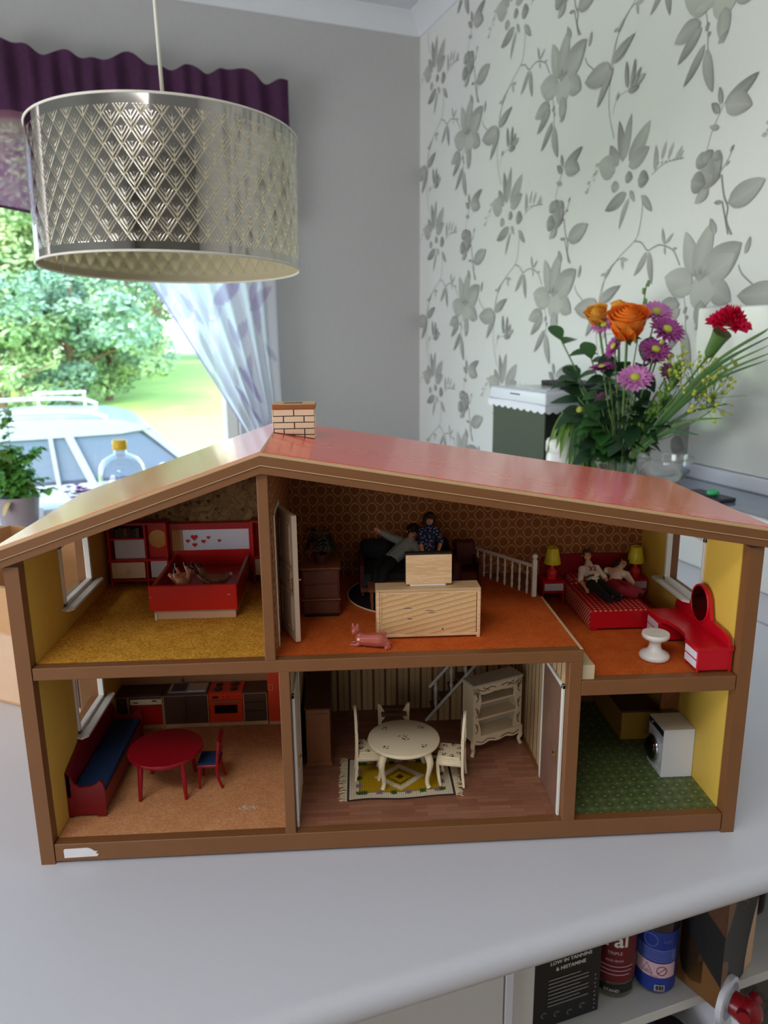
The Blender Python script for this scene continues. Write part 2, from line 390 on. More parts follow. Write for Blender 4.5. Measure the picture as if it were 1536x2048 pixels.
for s0, s1, z0, z1 in ((-.1, WA, -Z0, HC), (WB, 4.6, -Z0, HC), (WA, WB, -Z0, WZ0), (WA, WB, WZ1, HC)): wbox(bm, s0, s1, -.16, 0, z0, z1)
wallb = obj('wall_back', bm, 'grey_paper', kind='structure')
wallr = obj('wall_right', fbox(B(), -.1, 5.6, -.12, 0, -Z0, HC), 'paper_ground', kind='structure')
obj('wall_left', rbox(B(), -2.35, -2.25, -3.0, 2.2, -Z0, HC), 'white_wall', kind='structure')
mat('front_wall', (150, 146, 140), .7, .03, 20); obj('wall_front', rbox(B(), -2.35, 1.6, -3.0, -2.9, -Z0, HC), 'front_wall', kind='structure')
mat('floor_boards', (150, 126, 100), .45, .15, 12)
obj('floor', rbox(B(), -2.35, 1.6, -3.0, 2.7, -Z0-.06, -Z0), 'floor_boards', kind='structure')
cg = obj('ceiling', rbox(B(), -2.35, 1.6, -3.0, 2.8, HC, HC+.08), 'ceiling_paint', kind='structure')
# ceiling boards, each its own plank with an open joint
ceilboard = None
for i in range(10):
    v1 = 2.75-i*.36; u = -.9+(i % 2)*.55
    for a_, b_ in ((-2.3, u-.004), (u, 1.5)):
        obj('plank', rbox(B(), a_, b_, v1-.355, v1, HC-.008, HC+.001, .002), 'ceiling_paint', cg)
def cornice(name, P, L):
    prof = [(0, -.075), (.006, -.075), (.010, -.066), (.018, -.05), (.034, -.03), (.052, -.018), (.060, -.012), (.070, -.010), (.072, -.004), (.072, .0), (0, 0)]
    b = B(); R = []
    for s in (-.0, L): R.append([P(s, o, HC+z-.004) for o, z in prof])
    return obj(name, loft(b, R), 'white_wall', kind='structure', smooth=50)
cornice('trim_1', lambda s, o, z: wn(s, o, z), 4.4); cornice('trim_2', lambda s, o, z: fl(s, o, z), 5.4)
obj('baseboard_right', fbox(B(), 0, 5.2, 0, .015, -Z0, -Z0+.09, .003), 'white_paint', kind='structure')
# window: jambs, sashes, glass, board
b = B()
for s0, s1, z0, z1 in ((WA, WA+.05, WZ0, WZ1), (WB-.05, WB, WZ0, WZ1), (WA, WB, WZ0, WZ0+.05), (WA, WB, WZ1-.05, WZ1)): wbox(b, s0, s1, -.13, -.05, z0, z1, .004)
win = thing('window_1', None, None, wn((WA+WB)/2, 0, WZ0), kind='structure')
obj('window_frame', b, 'white_paint', win)
obj('window_sill', wbox(B(), .72, 2.75, -.06, .24, -.245, -.216, .006, 2), 'white_paint', win)
obj('window_pane', wbox(B(), WA+.05, WB-.05, -.10, -.096, WZ0+.05, WZ1-.05), 'glass_pane', win)

# the flat print of the wallpaper: stems, leaves and petals laid out once in metres, then repeated every .656 x .63 m
LEAF=[[0.001,-0.009,-0.025,0.101,0.3,0.62],[0.007,-0.004,0.028,0.107,0.3,0.42],[0.026,-0.011,0.108,0.07,0.45,0.28],[0.027,-0.026,0.111,0.006,0.525,0.42],[-0.019,-0.014,-0.061,0.046,0.525,0.5],[-0.033,-0.029,-0.111,0.01,0.75,0.2],[0.015,-0.049,0.048,-0.058,0.9,0.62],[0.07,-0.068,0.116,-0.072,0.95,0.66],[-0.045,-0.062,-0.008,-0.072,0.8,0.3],[0.026,-0.092,-0.07,-0.124,0.38,0.62],[0.038,-0.106,0.001,-0.183,0.22,0.45],[0.092,-0.108,0.138,-0.155,0.35,0.4],[0.039,-0.088,0.062,-0.121,0.4,0.3],[0.138,-0.058,0.136,0.005,0.28,0.35],[0.162,-0.035,0.175,0.006,0.3,0.2],[0.186,-0.039,0.204,-0.003,0.3,0.18],[0.212,-0.044,0.236,-0.018,0.3,0.16],[0.227,-0.046,0.242,-0.028,0.3,0.15],[0.128,-0.253,0.079,-0.312,0.28,0.5],[0.137,-0.254,0.156,-0.339,0.26,0.55],[0.195,-0.242,0.183,-0.201,0.25,0.4],[0.195,-0.242,0.227,-0.218,0.25,0.35],[0.196,-0.249,0.202,-0.27,0.3,0.3],[0.226,-0.258,0.244,-0.257,0.4,0.4],[-0.076,-0.372,0.014,-0.333,0.38,0.5],[0.022,-0.264,0.03,-0.292,0.35,0.25],[0.016,-0.264,0.052,-0.268,0.3,0.2],[-0.111,0.007,-0.127,0.005,0.6,0.18],[-0.108,-0.001,-0.112,-0.005,0.6,0.18],[-0.123,-0.006,-0.116,-0.013,0.6,0.18],[-0.12,-0.015,-0.136,-0.017,0.6,0.18],[-0.135,-0.02,-0.14,-0.024,0.6,0.18],[-0.132,-0.029,-0.125,-0.035,0.6,0.18],[-0.148,-0.034,-0.164,-0.036,0.6,0.18],[-0.145,-0.043,-0.149,-0.047,0.6,0.18],[-0.16,-0.048,-0.153,-0.054,0.6,0.18],[-0.157,-0.057,-0.173,-0.059,0.6,0.18],[0.146,-0.043,0.153,-0.04,0.7,0.45],[0.161,-0.044,0.168,-0.041,0.7,0.45],[0.175,-0.045,0.183,-0.042,0.7,0.45],[0.19,-0.045,0.197,-0.043,0.7,0.45],[0.204,-0.046,0.212,-0.043,0.7,0.45],[0.219,-0.047,0.226,-0.044,0.7,0.45],[0.232,-0.048,0.239,-0.045,0.7,0.45],[0.312,-0.33,0.271,-0.221,0.425,0.2],[0.318,-0.331,0.362,-0.208,0.45,0.24],[0.338,-0.327,0.457,-0.267,0.625,0.36],[0.345,-0.343,0.44,-0.289,0.562,0.22],[0.311,-0.349,0.206,-0.323,0.688,0.2],[0.373,-0.353,0.439,-0.393,0.75,0.32],[0.3,-0.365,0.386,-0.372,0.938,0.1],[0.373,-0.237,0.352,-0.201,0.45,0.5],[0.469,-0.292,0.48,-0.255,0.35,0.5],[0.315,-0.355,0.246,-0.362,0.4,0.15],[0.332,-0.343,0.299,-0.319,0.08,0.6],[0.332,-0.343,0.307,-0.315,0.08,0.6],[0.332,-0.343,0.315,-0.311,0.08,0.6],[0.332,-0.343,0.324,-0.307,0.08,0.6],[0.332,-0.343,0.332,-0.303,0.08,0.6],[0.332,-0.343,0.341,-0.308,0.08,0.6],[0.332,-0.343,0.35,-0.314,0.08,0.6],[0.332,-0.343,0.359,-0.319,0.08,0.6],[0.332,-0.343,0.368,-0.324,0.08,0.6],[0.343,-0.386,0.345,-0.46,0.55,0.26],[0.33,-0.456,0.36,-0.438,0.35,0.55],[0.269,-0.393,0.18,-0.409,0.5,0.3],[0.273,-0.403,0.198,-0.46,0.32,0.58],[0.287,-0.443,0.224,-0.517,0.25,0.6],[0.293,-0.457,0.325,-0.555,0.3,0.42],[0.287,-0.417,0.295,-0.399,0.5,0.6],[0.295,-0.432,0.303,-0.421,0.5,0.6],[0.366,0.04,0.461,0.079,0.32,0.62],[0.357,0.042,0.347,0.081,0.35,0.58],[0.37,0.036,0.45,0.017,0.6,0.34],[0.352,0.025,0.326,0.052,0.5,0.66],[0.355,-0.007,0.325,0.003,0.4,0.3],[0.326,-0.093,0.365,-0.057,0.75,0.66],[0.307,-0.09,0.372,-0.114,0.95,0.56],[0.29,-0.059,0.328,-0.079,0.9,0.62],[0.278,-0.105,0.328,-0.121,0.95,0.66],[0.311,-0.068,0.343,-0.052,0.8,0.6],[0.361,-0.056,0.357,-0.107,0.5,0.5],[0.338,-0.136,0.296,-0.16,0.6,0.28],[0.344,-0.06,0.371,-0.075,0.8,0.62],[0.368,-0.079,0.351,-0.121,0.45,0.6],[0.404,-0.175,0.507,-0.143,0.5,0.3],[0.383,-0.17,0.361,-0.168,0.45,0.66],[0.383,-0.092,0.398,-0.085,0.4,0.4],[0.397,-0.066,0.406,-0.053,0.4,0.4],[0.005,0.172,-0.005,0.241,0.22,0.66],[0.019,0.17,0.031,0.237,0.22,0.66],[0.031,0.172,0.058,0.209,0.28,0.62],[0.041,0.17,0.078,0.188,0.4,0.3],[0.008,0.165,0.054,0.164,0.4,0.66],[-0.059,0.257,0.025,0.298,0.24,0.55],[-0.076,0.248,-0.198,0.242,0.5,0.34],[-0.064,0.245,-0.131,0.158,0.25,0.48],[-0.041,0.153,-0.033,0.174,0.4,0.2],[-0.053,0.325,-0.026,0.35,0.3,0.22],[-0.068,0.33,-0.049,0.335,0.4,0.3]]
STEM=[[[[0.089,-0.108],[0.097,-0.138],[0.089,-0.194],[0.072,-0.221],[0.001,-0.262],[-0.058,-0.32],[-0.077,-0.38]],0.0035,0.3],[[[0.072,-0.221],[0.102,-0.228],[0.129,-0.25],[0.154,-0.245],[0.181,-0.242],[0.226,-0.258],[0.245,-0.279],[0.258,-0.299]],0.0045,0.36],[[[0.126,-0.064],[0.176,-0.046],[0.245,-0.048]],0.002,0.4],[[[0.277,-0.365],[0.288,-0.397],[0.297,-0.458],[0.297,-0.485]],0.003,0.4],[[[0.364,0.041],[0.335,-0.004],[0.321,-0.045]],0.0025,0.35],[[[0.374,-0.1],[0.392,-0.079],[0.406,-0.053]],0.003,0.4],[[[0.375,-0.11],[0.388,-0.157],[0.403,-0.184],[0.402,-0.213],[0.422,-0.246]],0.0055,0.5],[[[0.029,0.372],[-0.012,0.36],[-0.048,0.329],[-0.067,0.263],[-0.079,0.175],[-0.068,0.114],[-0.044,0.059]],0.003,0.35],[[[0.003,0.167],[-0.041,0.159],[-0.058,0.123]],0.002,0.3],[[[-0.272,0.455],[-0.245,0.38]],0.005,0.5],[[[-0.204,0.31],[-0.191,0.289],[-0.155,0.263]],0.004,0.4]]
def printpaper():
    bm = B(); cl = bm.loops.layers.color.new('print')
    L0, Zs = 1.4726, .9648; g0 = lin((226, 227, 222))
    def shade(t): t = t**1.25*.8; d = lin((122, 117, 126)); return tuple(a*(1-t)+b_*t for a, b_ in zip(g0, d))
    lay = [0]
    def face(ps, ts):
        f = bm.faces.new([bm.verts.new(p) for p in ps])
        for l, t in zip(f.loops, ts): l[cl] = (*shade(max(0, min(1, t))), 1)
    rnd = random.Random(3)
    for i in range(-3, 3):
        for j in range(-3, 4):
            ds, dz = L0+i*.656, Zs+j*.63+i*.006
            if ds < -.5 or ds > 3.2 or dz < -1.0 or dz > 2.3: continue
            k = 0
            def P(s, z, q): return None if not (0.004 < s < 3.3 and -.9 < z < HC-.08) else fl(s, .0006+q*.00003, z)
            for bx, bz, tx, tz, wr, tone in LEAF:
                k += 1; dx, dy = tx-bx, tz-bz; ln = sqrt(dx*dx+dy*dy); nx, ny = -dy/ln, dx/ln; hw = ln*wr*.5; n = 8; bend = (((k*37) % 11)/10-.5)*.18*ln
                def ctr(t): q = 4*t*(1-t); return bx+dx*t+nx*bend*q*.5, bz+dy*t+ny*bend*q*.5
                def wd(t): return hw*(sin(pi*t**.8))**.75 if 0 < t < 1 else 0
                for side in (1, -1):
                    for m in range(n):
                        t0, t1 = m/n, (m+1)/n; c0, c1 = ctr(t0), ctr(t1); w0, w1 = wd(t0)*side, wd(t1)*side
                        q = [P(ds+c0[0], dz+c0[1], k), P(ds+c1[0], dz+c1[1], k), P(ds+c1[0]+nx*w1, dz+c1[1]+ny*w1, k), P(ds+c0[0]+nx*w0, dz+c0[1]+ny*w0, k)]
                        if any(p is None for p in q): continue
                        tt = tone*(1.0 if side > 0 else .82); ve = tone*1.05+.03
                        ed = tone*.95 if tone > .4 else tone*1.25
                        g = lambda t: (.55+.55*t) if tone > .3 else (1.25-.6*t)
                        if m == 0: face([q[0], q[1], q[2]], [ve*g(t0), tt*g(t1)*.8, ed*g(t1)])
                        elif m == n-1: face([q[0], q[1], q[3]], [tt*g(t0)*.8, ve*g(t1), ed*g(t0)])
                        else: face(q, [tt*g(t0)*.8, tt*g(t1)*.8, ed*g(t1), ed*g(t0)])
            for pts, wdt, tone in STEM:
                sp = spline([(a, 0, c) for a, c in pts], 5)
                for a, c in zip(sp, sp[1:]):
                    d = (c-a); L = d.length or 1; nx, nz = -d.z/L*wdt*.5, d.x/L*wdt*.5
                    q = [P(ds+a.x-nx, dz+a.z-nz, 0), P(ds+a.x+nx, dz+a.z+nz, 0), P(ds+c.x+nx, dz+c.z+nz, 0), P(ds+c.x-nx, dz+c.z-nz, 0)]
                    if any(p is None for p in q): continue
                    face(q, [tone]*4)
    attrmat('paper_print', .65, .2)
    obj('wallpaper_print', bm, 'paper_print', wallr, 0, kind='stuff')
ORG[wallr.name] = V(wallr.location)-V((0, 0, Z0))
printpaper()

# ------------------------------------------------------------------ curtains
def curtain():
    nu, nv = 170, 150; bm = B(); cl = bm.verts.layers.float_color.new('print'); rows = []
    rnd = random.Random(5); leaves = []
    for k in range(46):
        u, v, a = rnd.uniform(.0, 1.0), rnd.uniform(0, 1.5), rnd.uniform(-2.6, -.5); ln = rnd.uniform(.10, .2)
        leaves.append((u*.62, v, a, ln, rnd.uniform(.2, .34), rnd.choice(((186, 168, 206), (194, 182, 214), (206, 204, 202), (172, 150, 196), (210, 208, 198)))))
    for iv in range(nv+1):
        z = 1.40-1.62*iv/nv
        ls = 1.60-(1.40-z)*.575 if z > .06 else .83-(.06-z)*.0    # the inner edge swings back to the tie
        if z <= .06: ls = .83+(.06-z)*.35
        rs = .695+.012*sin(z*3); row = []
        for iu in range(nu+1):
            t = iu/nu; s = rs+(ls-rs)*t
            fold = .016*sin(t*40+sin(z*2.5)*1.2)+.011*sin(t*17+z*3+1)
            v = bm.verts.new(wn(s, .085+fold, z)); cu, cv = t*.62, 1.40-z
            c = (244, 246, 252); c = tuple(x-(4 if (int(cu*700) % 2) else 0) for x in c)
            for (x, y, a, ln, wr, lc) in leaves:
                dx, dy = cu-x, cv-y; p = dx*cos(a)-dy*sin(a); q = dx*sin(a)+dy*cos(a); p /= ln
                if 0 < p < 1 and abs(q) < ln*wr*.5*sin(pi*p)**.8: c = tuple(.45*e+.55*f for e, f in zip(c, lc))
            if t > .975: c = (188, 172, 206)
            v[cl] = (*lin(c), 1); row.append(v)
        rows.append(row)
    for a, b_ in zip(rows, rows[1:]):
        for i in range(nu): bm.faces.new((a[i], a[i+1], b_[i+1], b_[i]))
    clothmat('curtain_print', None, .7, 'print', .08)
    obj('curtain', bm, 'curtain_print', None, 180, wn(.8, .09, -.22), 'sheer white curtain with purple leaf print, tied back beside the window', 'curtain')
curtain()
def valance():
    t = thing('valance', 'gathered dark purple valance across the top of the window', 'curtain', wn(1.6, .1, 1.2))
    rnd = random.Random(8); ph = [rnd.uniform(0, 6) for _ in range(8)]
    def strip(name, z0, z1, n, amp, mt, head, o0):
        bm = B(); rows = []; nu = 420
        for iv in range(n+1):
            f = iv/n; row = []
            for iu in range(nu+1):
                s = .632+(2.85-.632)*iu/nu
                top = z1+(.012*sin(s*31+ph[0])+.010*sin(s*17+ph[1])+.007*sin(s*57+ph[2]) if head else 0)
                bot = z0+(.018*sin(s*9+ph[3]) if not head else 0)
                g = amp*(sin(s*85+ph[4]+.8*sin(s*13))+.6*sin(s*49+ph[5]+f*1.5))
                g *= .75+.25*cos((f-.45)*5)
                row.append(bm.verts.new(wn(s, o0+g, top+(bot-top)*f)))
            rows.append(row)
        for a, b_ in zip(rows, rows[1:]):
            for i in range(nu): bm.faces.new((a[i], a[i+1], b_[i+1], b_[i]))
        return obj(name, bm, mt, t, 180)
    clothmat('valance_dark', (82, 52, 78), .12, None, 0, .2); clothmat('valance_sheer', (128, 76, 112), .6, None, .12, .15)
    strip('valance_heading', 1.27, 1.475, 10, .012, 'valance_dark', True, .137)
    strip('valance_skirt', .95, 1.33, 14, .011, 'valance_sheer', False, .106)
    b = B(); tube(b, [wn(.66, .072, 1.40), wn(2.9, .072, 1.40)], .007, 8); mat('rod', (200, 200, 200), .4, 0); obj('curtain_rod', b, 'rod', t)
    h = B(); rows = []
    tube(h, [wn(.632+2.2*i/120, .108, .95+.018*sin((.632+2.2*i/120)*9+ph[3])) for i in range(121)], .005, 6); obj('hem', h, 'valance_dark', t)
valance()

# ------------------------------------------------------------------ the counter under the house (an open-ended peninsula)
isl = thing('kitchen_island', 'white kitchen counter with rounded edge that the dollhouse stands on', 'counter', rm(.2, .1, -Z0))
ISL0 = ORG[isl.name]
prof = [(-.239, 0), (-.246, -.0018), (-.2515, -.007), (-.253, -.013), (-.2525, -.02), (-.249, -.0265), (-.236, -.028), (.60, -.028), (.62, -.02), (.62, -.006), (.606, 0)]
def uprism(poly, u0, u1):
    b = B(); prism(b, poly, 'x', u0, u1); bmesh.ops.rotate(b, verts=b.verts, matrix=Matrix.Rotation(A, 3, 'Z')); return b
obj('worktop', uprism(prof, -1.35, 1.15), 'counter', isl, 60)
mat('cabinet_white', (214, 214, 212), .45, .02)
SHZ = -.456
obj('cabinet_door', rbox(B(), -1.3, .5165, -.006, .012, -.80, -.0285, .001), 'cabinet_white', isl)
obj('cabinet_body', rbox(B(), -1.3, .5165, .012, .56, -.80, -.0285), 'cabinet_white', isl)
obj('door_edge', rbox(B(), .519, .531, -.006, .012, -.80, -.0285, .0008), 'bluewhite', isl)
obj('side_panel', rbox(B(), .533, .566, 0, .56, -.80, -.0285, .001), 'cabinet_white', isl)
obj('shelf', rbox(B(), .566, 1.145, 0, .36, SHZ-.0165, SHZ, .001), 'cabinet_white', isl)
obj('bottom_board', rbox(B(), .566, 1.145, 0, .36, -.80, -.782, .001), 'cabinet_white', isl)
obj('divider', rbox(B(), .8850, .9290, .001, .36, -.782, SHZ-.0165, .001), 'bluewhite', isl)
obj('back_panel', rbox(B(), .566, 1.145, .36, .376, -.80, -.0285), 'cabinet_white', isl)
obj('plinth', rbox(B(), -1.3, 1.145, .04, .55, -Z0, -.80), 'cabinet_white', isl)

# ------------------------------------------------------------------ the dollhouse shell
HW, D = .70, .25; F1, F2, FR = .2079, .2079, .1757
hs = thing('dollhouse', 'open-fronted wooden dollhouse with brown frame and glossy red roof on the counter', 'dollhouse', (.35, .125, 0))
def h(name, bm, m, par=None, smooth=35, label=None, kind=None): return obj(name, bm, m, par or hs, smooth, label=label, kind=kind)
def hb(name, x0, x1, y0, y1, z0, z1, m, bev=.0006, par=None, label=None): return h(name, box(B(), x0, x1, y0, y1, z0, z1, bev), m, par, 35, label)
XR, ZR, EL, ER, ZE = .2326, .4062, -.0098, .7098, .3222
def zroof(x): return ZR-(XR-x)*(ZR-ZE)/(XR-EL) if x < XR else ZR-(x-XR)*(ZR-.3252)/(.7069-XR)
def wall_holes(bm, x0, x1, y0, y1, z0, z1, holes):
    ya, yb = holes[0][0], holes[0][1]
    box(bm, x0, x1, y0, ya, z0, z1); box(bm, x0, x1, yb, y1, z0, z1); zz = z0
    for _, _, a, b_ in holes: box(bm, x0, x1, ya, yb, zz, a); zz = b_
    box(bm, x0, x1, ya, yb, zz, z1)
HL = [(.092, .180, .089, .166), (.092, .180, .234, .300)]
HRt = [(.082, .174, .218, .292)]
b = B(); wall_holes(b, 0, .0135, 0, D, 0, .306, HL); h('side_wall', b, 'brown')
b = B(); wall_holes(b, .6865, .70, 0, D, 0, .306, HRt); h('side_wall', b, 'brown')
def lining(x, lo, hi, holes, m, y0=.0125):
    b = B()
    if holes: wall_holes(b, x, x+.0009, y0, D, lo, hi, holes)
    else: box(b, x, x+.0009, y0, D, lo, hi)
    return h('wall_lining', b, m)
lining(.0135, .022, .196, [HL[0]], 'mustard'); lining(.0135, F1, .31, [HL[1]], 'mustard')
lining(.6856, FR, .31, HRt, 'yellow_wall'); lining(.6856, .022, .160, None, 'yellow_wall')
# back board and the papers on it
b = B(); prism(b, [(0, .003), (HW, .003), (HW, .315), (XR, .396), (0, .315)], 'y', D, D+.004); h('back_board', b, 'brown')
def paper(x0, x1, z0, z1, m, top=None):
    b = B(); pts = [(x0, z0), (x1, z0), (x1, top[1] if top else z1)]+([] if not top else list(top[2:]))+[(x0, top[0] if top else z1)]
    prism(b, pts, 'y', D-.0008, D-.0001); return h('wallpaper', b, m)
paper(.0144, .2277, F1, 0, 'flower_paper', (.314, .388)); paper(.238, .6856, F2 - .03, 0, 'damask', (.389, .316))
paper(.250, .5188, .0215, .196, 'stripe_paper'); paper(.0144, .24, .0215, .196, 'brown_light'); paper(.5316, .6856, .0215, .160, 'brown_wood')
# floors, beams, posts
hb('floor_slab', .0135, .6865, .0115, D, .008, .0205, 'brown'); hb('base_beam', .0143, .6857, 0, .0115, .003, .022, 'brown')
hb('floor_slab', .0135, .5316, .0115, D, .1958, .2065, 'brown'); hb('floor_beam', .0143, .5316, 0, .0115, .1958, .2079, 'brown')
hb('floor_slab', .5316, .6865, .0115, D, .1601, .1743, 'brown'); hb('floor_beam', .5316, .6857, 0, .0115, .1601, .1757, 'brown')
hb('partition', .2279, .2379, 0, D, F1, .388, 'brown'); hb('partition', .2399, .2500, .0, D, .022, .1958, 'brown')
hb('partition', .5188, .5316, 0, D, .022, .1958, 'brown')
b = B(); box(b, .2500, .2508, .012, D, .022, .1958); h('wall_lining', b, 'stripe_paper'); b = B(); box(b, .5180, .5188, .012, D, .022, .1958); h('wall_lining', b, 'stripe_paper')
b = B(); box(b, .2379, .2387, .012, D, F1, .386); h('wall_lining', b, 'damask')
hb('carpet', .0144, .2279, .0117, D-.0009, .2062, .2078, 'carpet_gold', 0, None, 'gold carpet of the upper left room')
b = B(); prism(b, [(.2387, .0117), (.5295, .0117), (.5295, .152), (.470, .249), (.2387, .249)], 'z', .2062, .2080); h('carpet', b, 'carpet_orange', label='orange carpet of the living room')
hb('carpet', .545, .6856, .0117, D-.0009, .174, .1757, 'carpet_orange', 0, None, 'orange carpet of the bedroom')
hb('floor_covering', .0144, .2399, .0117, D-.0009, .0203, .0216, 'cork', 0); hb('floor_covering', .2508, .518, .0117, D-.0009, .0203, .0216, 'parquet', 0)
hb('floor_covering', .5316, .6856, .0117, D-.0009, .0203, .0216, 'green_floor', 0)
mat('step_beige', (206, 188, 152), .5, .05)
hb('edge_strip', .5295, .5322, .003, .152, .198, .2086, 'step_beige', .0004); hb('step', .5322, .5448, .003, .15, .1757, .1905, 'step_beige', .0005)
mat('dirt', (214, 208, 196), .8, .2, 300)
rw = random.Random(12); b = B()
for k in range(46):
    px_, py_, r_ = .196+rw.gauss(0, .0055), .047+rw.gauss(0, .0022), rw.uniform(.0003, .0012)
    lathe(b, [(r_, .02161), (r_*.6, .02166), (0, .02168)], (px_, py_, 0), 7, True, None, rw.uniform(.5, 1))
h('worn_patch', b, 'dirt', label='pale worn spot on the cork floor', kind='stuff')
# roof: two boards, a pale ply edge, and two stepped fascia strips along the front
def roofprism(zo0, zo1, x0, x1, y0, y1): 
    b = B(); prism(b, [(x0, zroof(x0)+zo0), (x1, zroof(x1)+zo0), (x1, zroof(x1)+zo1), (x0, zroof(x0)+zo1)], 'y', y0, y1); return b
for n_, x0, x1 in (('left', EL, XR), ('right', XR, ER)):
    e0 = .002 if n_ == 'right' else 0
    h('roof_board', roofprism(-.012, -.0005, x0, x1, -.0060, .252), 'edge_ply')
    h('roof_laminate', roofprism(-.0005, 0, x0+e0, x1, -.0016, .252), 'roof_red', smooth=0)
    h('fascia', roofprism(-.0112, -.0030, x0, x1, -.0062, .006), 'brown'); h('fascia', roofprism(-.0192, -.0118, x0, x1, -.0046, .006), 'brown')
# sticker remains
b = B(); prism(b, [(.023, .0068), (.0545, .0075), (.056, .0095), (.0532, .0112), (.0555, .0128), (.052, .0135), (.0495, .0158), (.046, .0172), (.024, .0168), (.0228, .0155)], 'y', -.00035, 0)
mat('sticker', (232, 230, 234), .7, .04, 200); h('sticker', b, 'sticker', label='torn white sticker')
# windows of the house
def hwindow(x, d, hole, y0s, y1s, name='window'):
    ya, yb, za, zb = hole; t = .0042
    b = B()
    for a in ((ya, yb, za, za+t), (ya, yb, zb-t, zb), (ya, ya+t, za, zb), (yb-t, yb, za, zb)): box(b, x-.004*d, x+.0022*d, a[0], a[1], a[2], a[3], .0004)
    f = h('window_frame', b, 'white_paint')
    b = B(); prism(b, [(x-.004*d, y0s+.004), (x+.006*d, y0s), (x+.0115*d, y0s+.006), (x+.0115*d, y1s-.003), (x+.009*d, y1s), (x-.004*d, y1s)], 'z', za-.0022, za+.0004); h('window_sill', b, 'white_paint', f)
hwindow(.0144, 1, HL[0], .084, .190); hwindow(.0144, 1, HL[1], .083, .190); hwindow(.6856, -1, HRt[0], .0965, .188)
# doors
def panel_door(name, L, H, th, m, panels, z0):
    b = B(); box(b, 0, L, -th/2, th/2, 0, H, .0004)
    for a0, a1, c0, c1 in panels:
        for s in (-1, 1):
            y = s*th/2
            for q in ((a0, a1, c0, c0+.0009), (a0, a1, c1-.0009, c1), (a0, a0+.0009, c0, c1), (a1-.0009, a1, c0, c1)): box(b, q[0], q[1], min(y, y+s*.0007), max(y, y+s*.0007), q[2], q[3])
            box(b, a0+.003, a1-.003, min(y, y+s*.0006), max(y, y+s*.0006), c0+.003, c1-.003, .0003)
    return b
def doorhandle(par, M, th, L):
    b = B()
    for s in (-1, 1):
        box(b, L-.0042, L-.0022, min(s*th/2, s*(th/2+.0007)), max(s*th/2, s*(th/2+.0007)), .052, .066, .0002)
        cyl(b, (L-.0032, s*th/2, .063), (L-.0032, s*(th/2+.0026), .063), .0007, n=8); cyl(b, (L-.0032, s*(th/2+.0024), .063), (L-.0085, s*(th/2+.0026), .063), .0007, n=8); ball(b, (L-.0032, s*(th/2+.0024), .063), .0012, 8)
    bmesh.ops.transform(b, matrix=M, verts=b.verts); return h('handle', b, 'gold', par)
mat('door_white', (226, 204, 180), .35, .05, 60)
M = Matrix.Translation((.2400, .0850, F2+.0015)) @ Matrix.Rotation(atan2(-.0455, .0172), 4, 'Z')
b = panel_door('door', .0486, .1285, .0052, 'door_white', [(.006, .042, .078, .119), (.006, .042, .053, .072), (.006, .042, .010, .047)], 0)
bmesh.ops.transform(b, matrix=M, verts=b.verts); dr = h('door', b, 'door_white', label='white panelled door standing ajar'); doorhandle(dr, M, .0052, .0486)
def doorframe(x0, x1, ya, yb, z0, z1, t=.0045):
    b = B()
    for q in ((ya-t, ya, z0, z1+t), (yb, yb+t, z0, z1+t), (ya-t, yb+t, z1, z1+t)): box(b, x0, x1, q[0], q[1], q[2], q[3], .0004)
    return h('door_frame', b, 'white_paint')
doorframe(.2375, .2396, .036, .086, F2, .340)
doorframe(.5158, .5185, .014, .0775, .022, .163); M = Matrix.Translation((.5174, .0775, .0225)) @ Matrix.Rotation(-pi/2, 4, 'Z')
b = B(); box(b, 0, .0635, -.0012, .0012, 0, .1405, .0003); bmesh.ops.transform(b, matrix=M, verts=b.verts); dr = h('door', b, 'door_dark', label='dark wood door in white frame'); doorhandle(dr, M, .0024, .060)
doorframe(.2504, .2530, .014, .083, .022, .163); M = Matrix.Translation((.2515, .083, .0225)) @ Matrix.Rotation(-pi/2, 4, 'Z')
b = B(); box(b, 0, .069, -.0012, .0012, 0, .1405, .0003); bmesh.ops.transform(b, matrix=M, verts=b.verts); dr = h('door', b, 'door_white'); doorhandle(dr, M, .0024, .052)
hb('skirting', .5168, .518, .082, .249, .0216, .0285, 'brown', .0002)
# chimney with brick faces
ch = hb('chimney', .2331, .2768, .1312, .163, .3955, .4302, 'cream', .0003)
mat('brick_cream', (226, 204, 170), .6, .08, 200); mat('brick_line', (60, 50, 44), .7, 0); mat('cap_brown', (150, 88, 44), .4, .1, 80)
h('mortar', box(B(), .2334, .2765, .1309, .132, .3990, .4298), 'brick_line', ch)
rows = [(.4236, .4296, ((.2340, .2546), (.2558, .2762))), (.4170, .4226, ((.2336, .2438), (.2450, .2652), (.2664, .2763))), (.4104, .4160, ((.2340, .2550), (.2562, .2762))), (.4040, .4094, ((.2346, .2440), (.2452, .2655), (.2667, .2763))), (.3985, .4030, ((.2562, .2655), (.2667, .2763)))]
for z0, z1, cols in rows:
    for x0, x1 in cols:
        za, zb = zroof(x0)+.0007, zroof(x1)+.0007; lo0, lo1 = max(z0, za), max(z0, zb)
        if z1-lo1 < .0008: continue
        lo0 = min(lo0, z1-.0003)
        b = B(); prism(b, [(x0, lo0), (x1, lo1), (x1, z1), (x0, z1)], 'y', .1303, .1316); obj('brick', b, 'brick_cream', ch, 0)
for z0, z1, cols in rows[:4]:
    for y0, y1 in ((.1318, .1465), (.1475, .162)) if z0 != .4170 else ((.1318, .139), (.140, .1555), (.1565, .162)):
        obj('brick', box(B(), .2326, .2336, y0, y1, max(z0, .4075), z1), 'brick_cream', ch, 0)
cp = hb('chimney_cap', .2326, .2778, .1295, .166, .4302, .4350, 'cap_brown', .0006, ch)
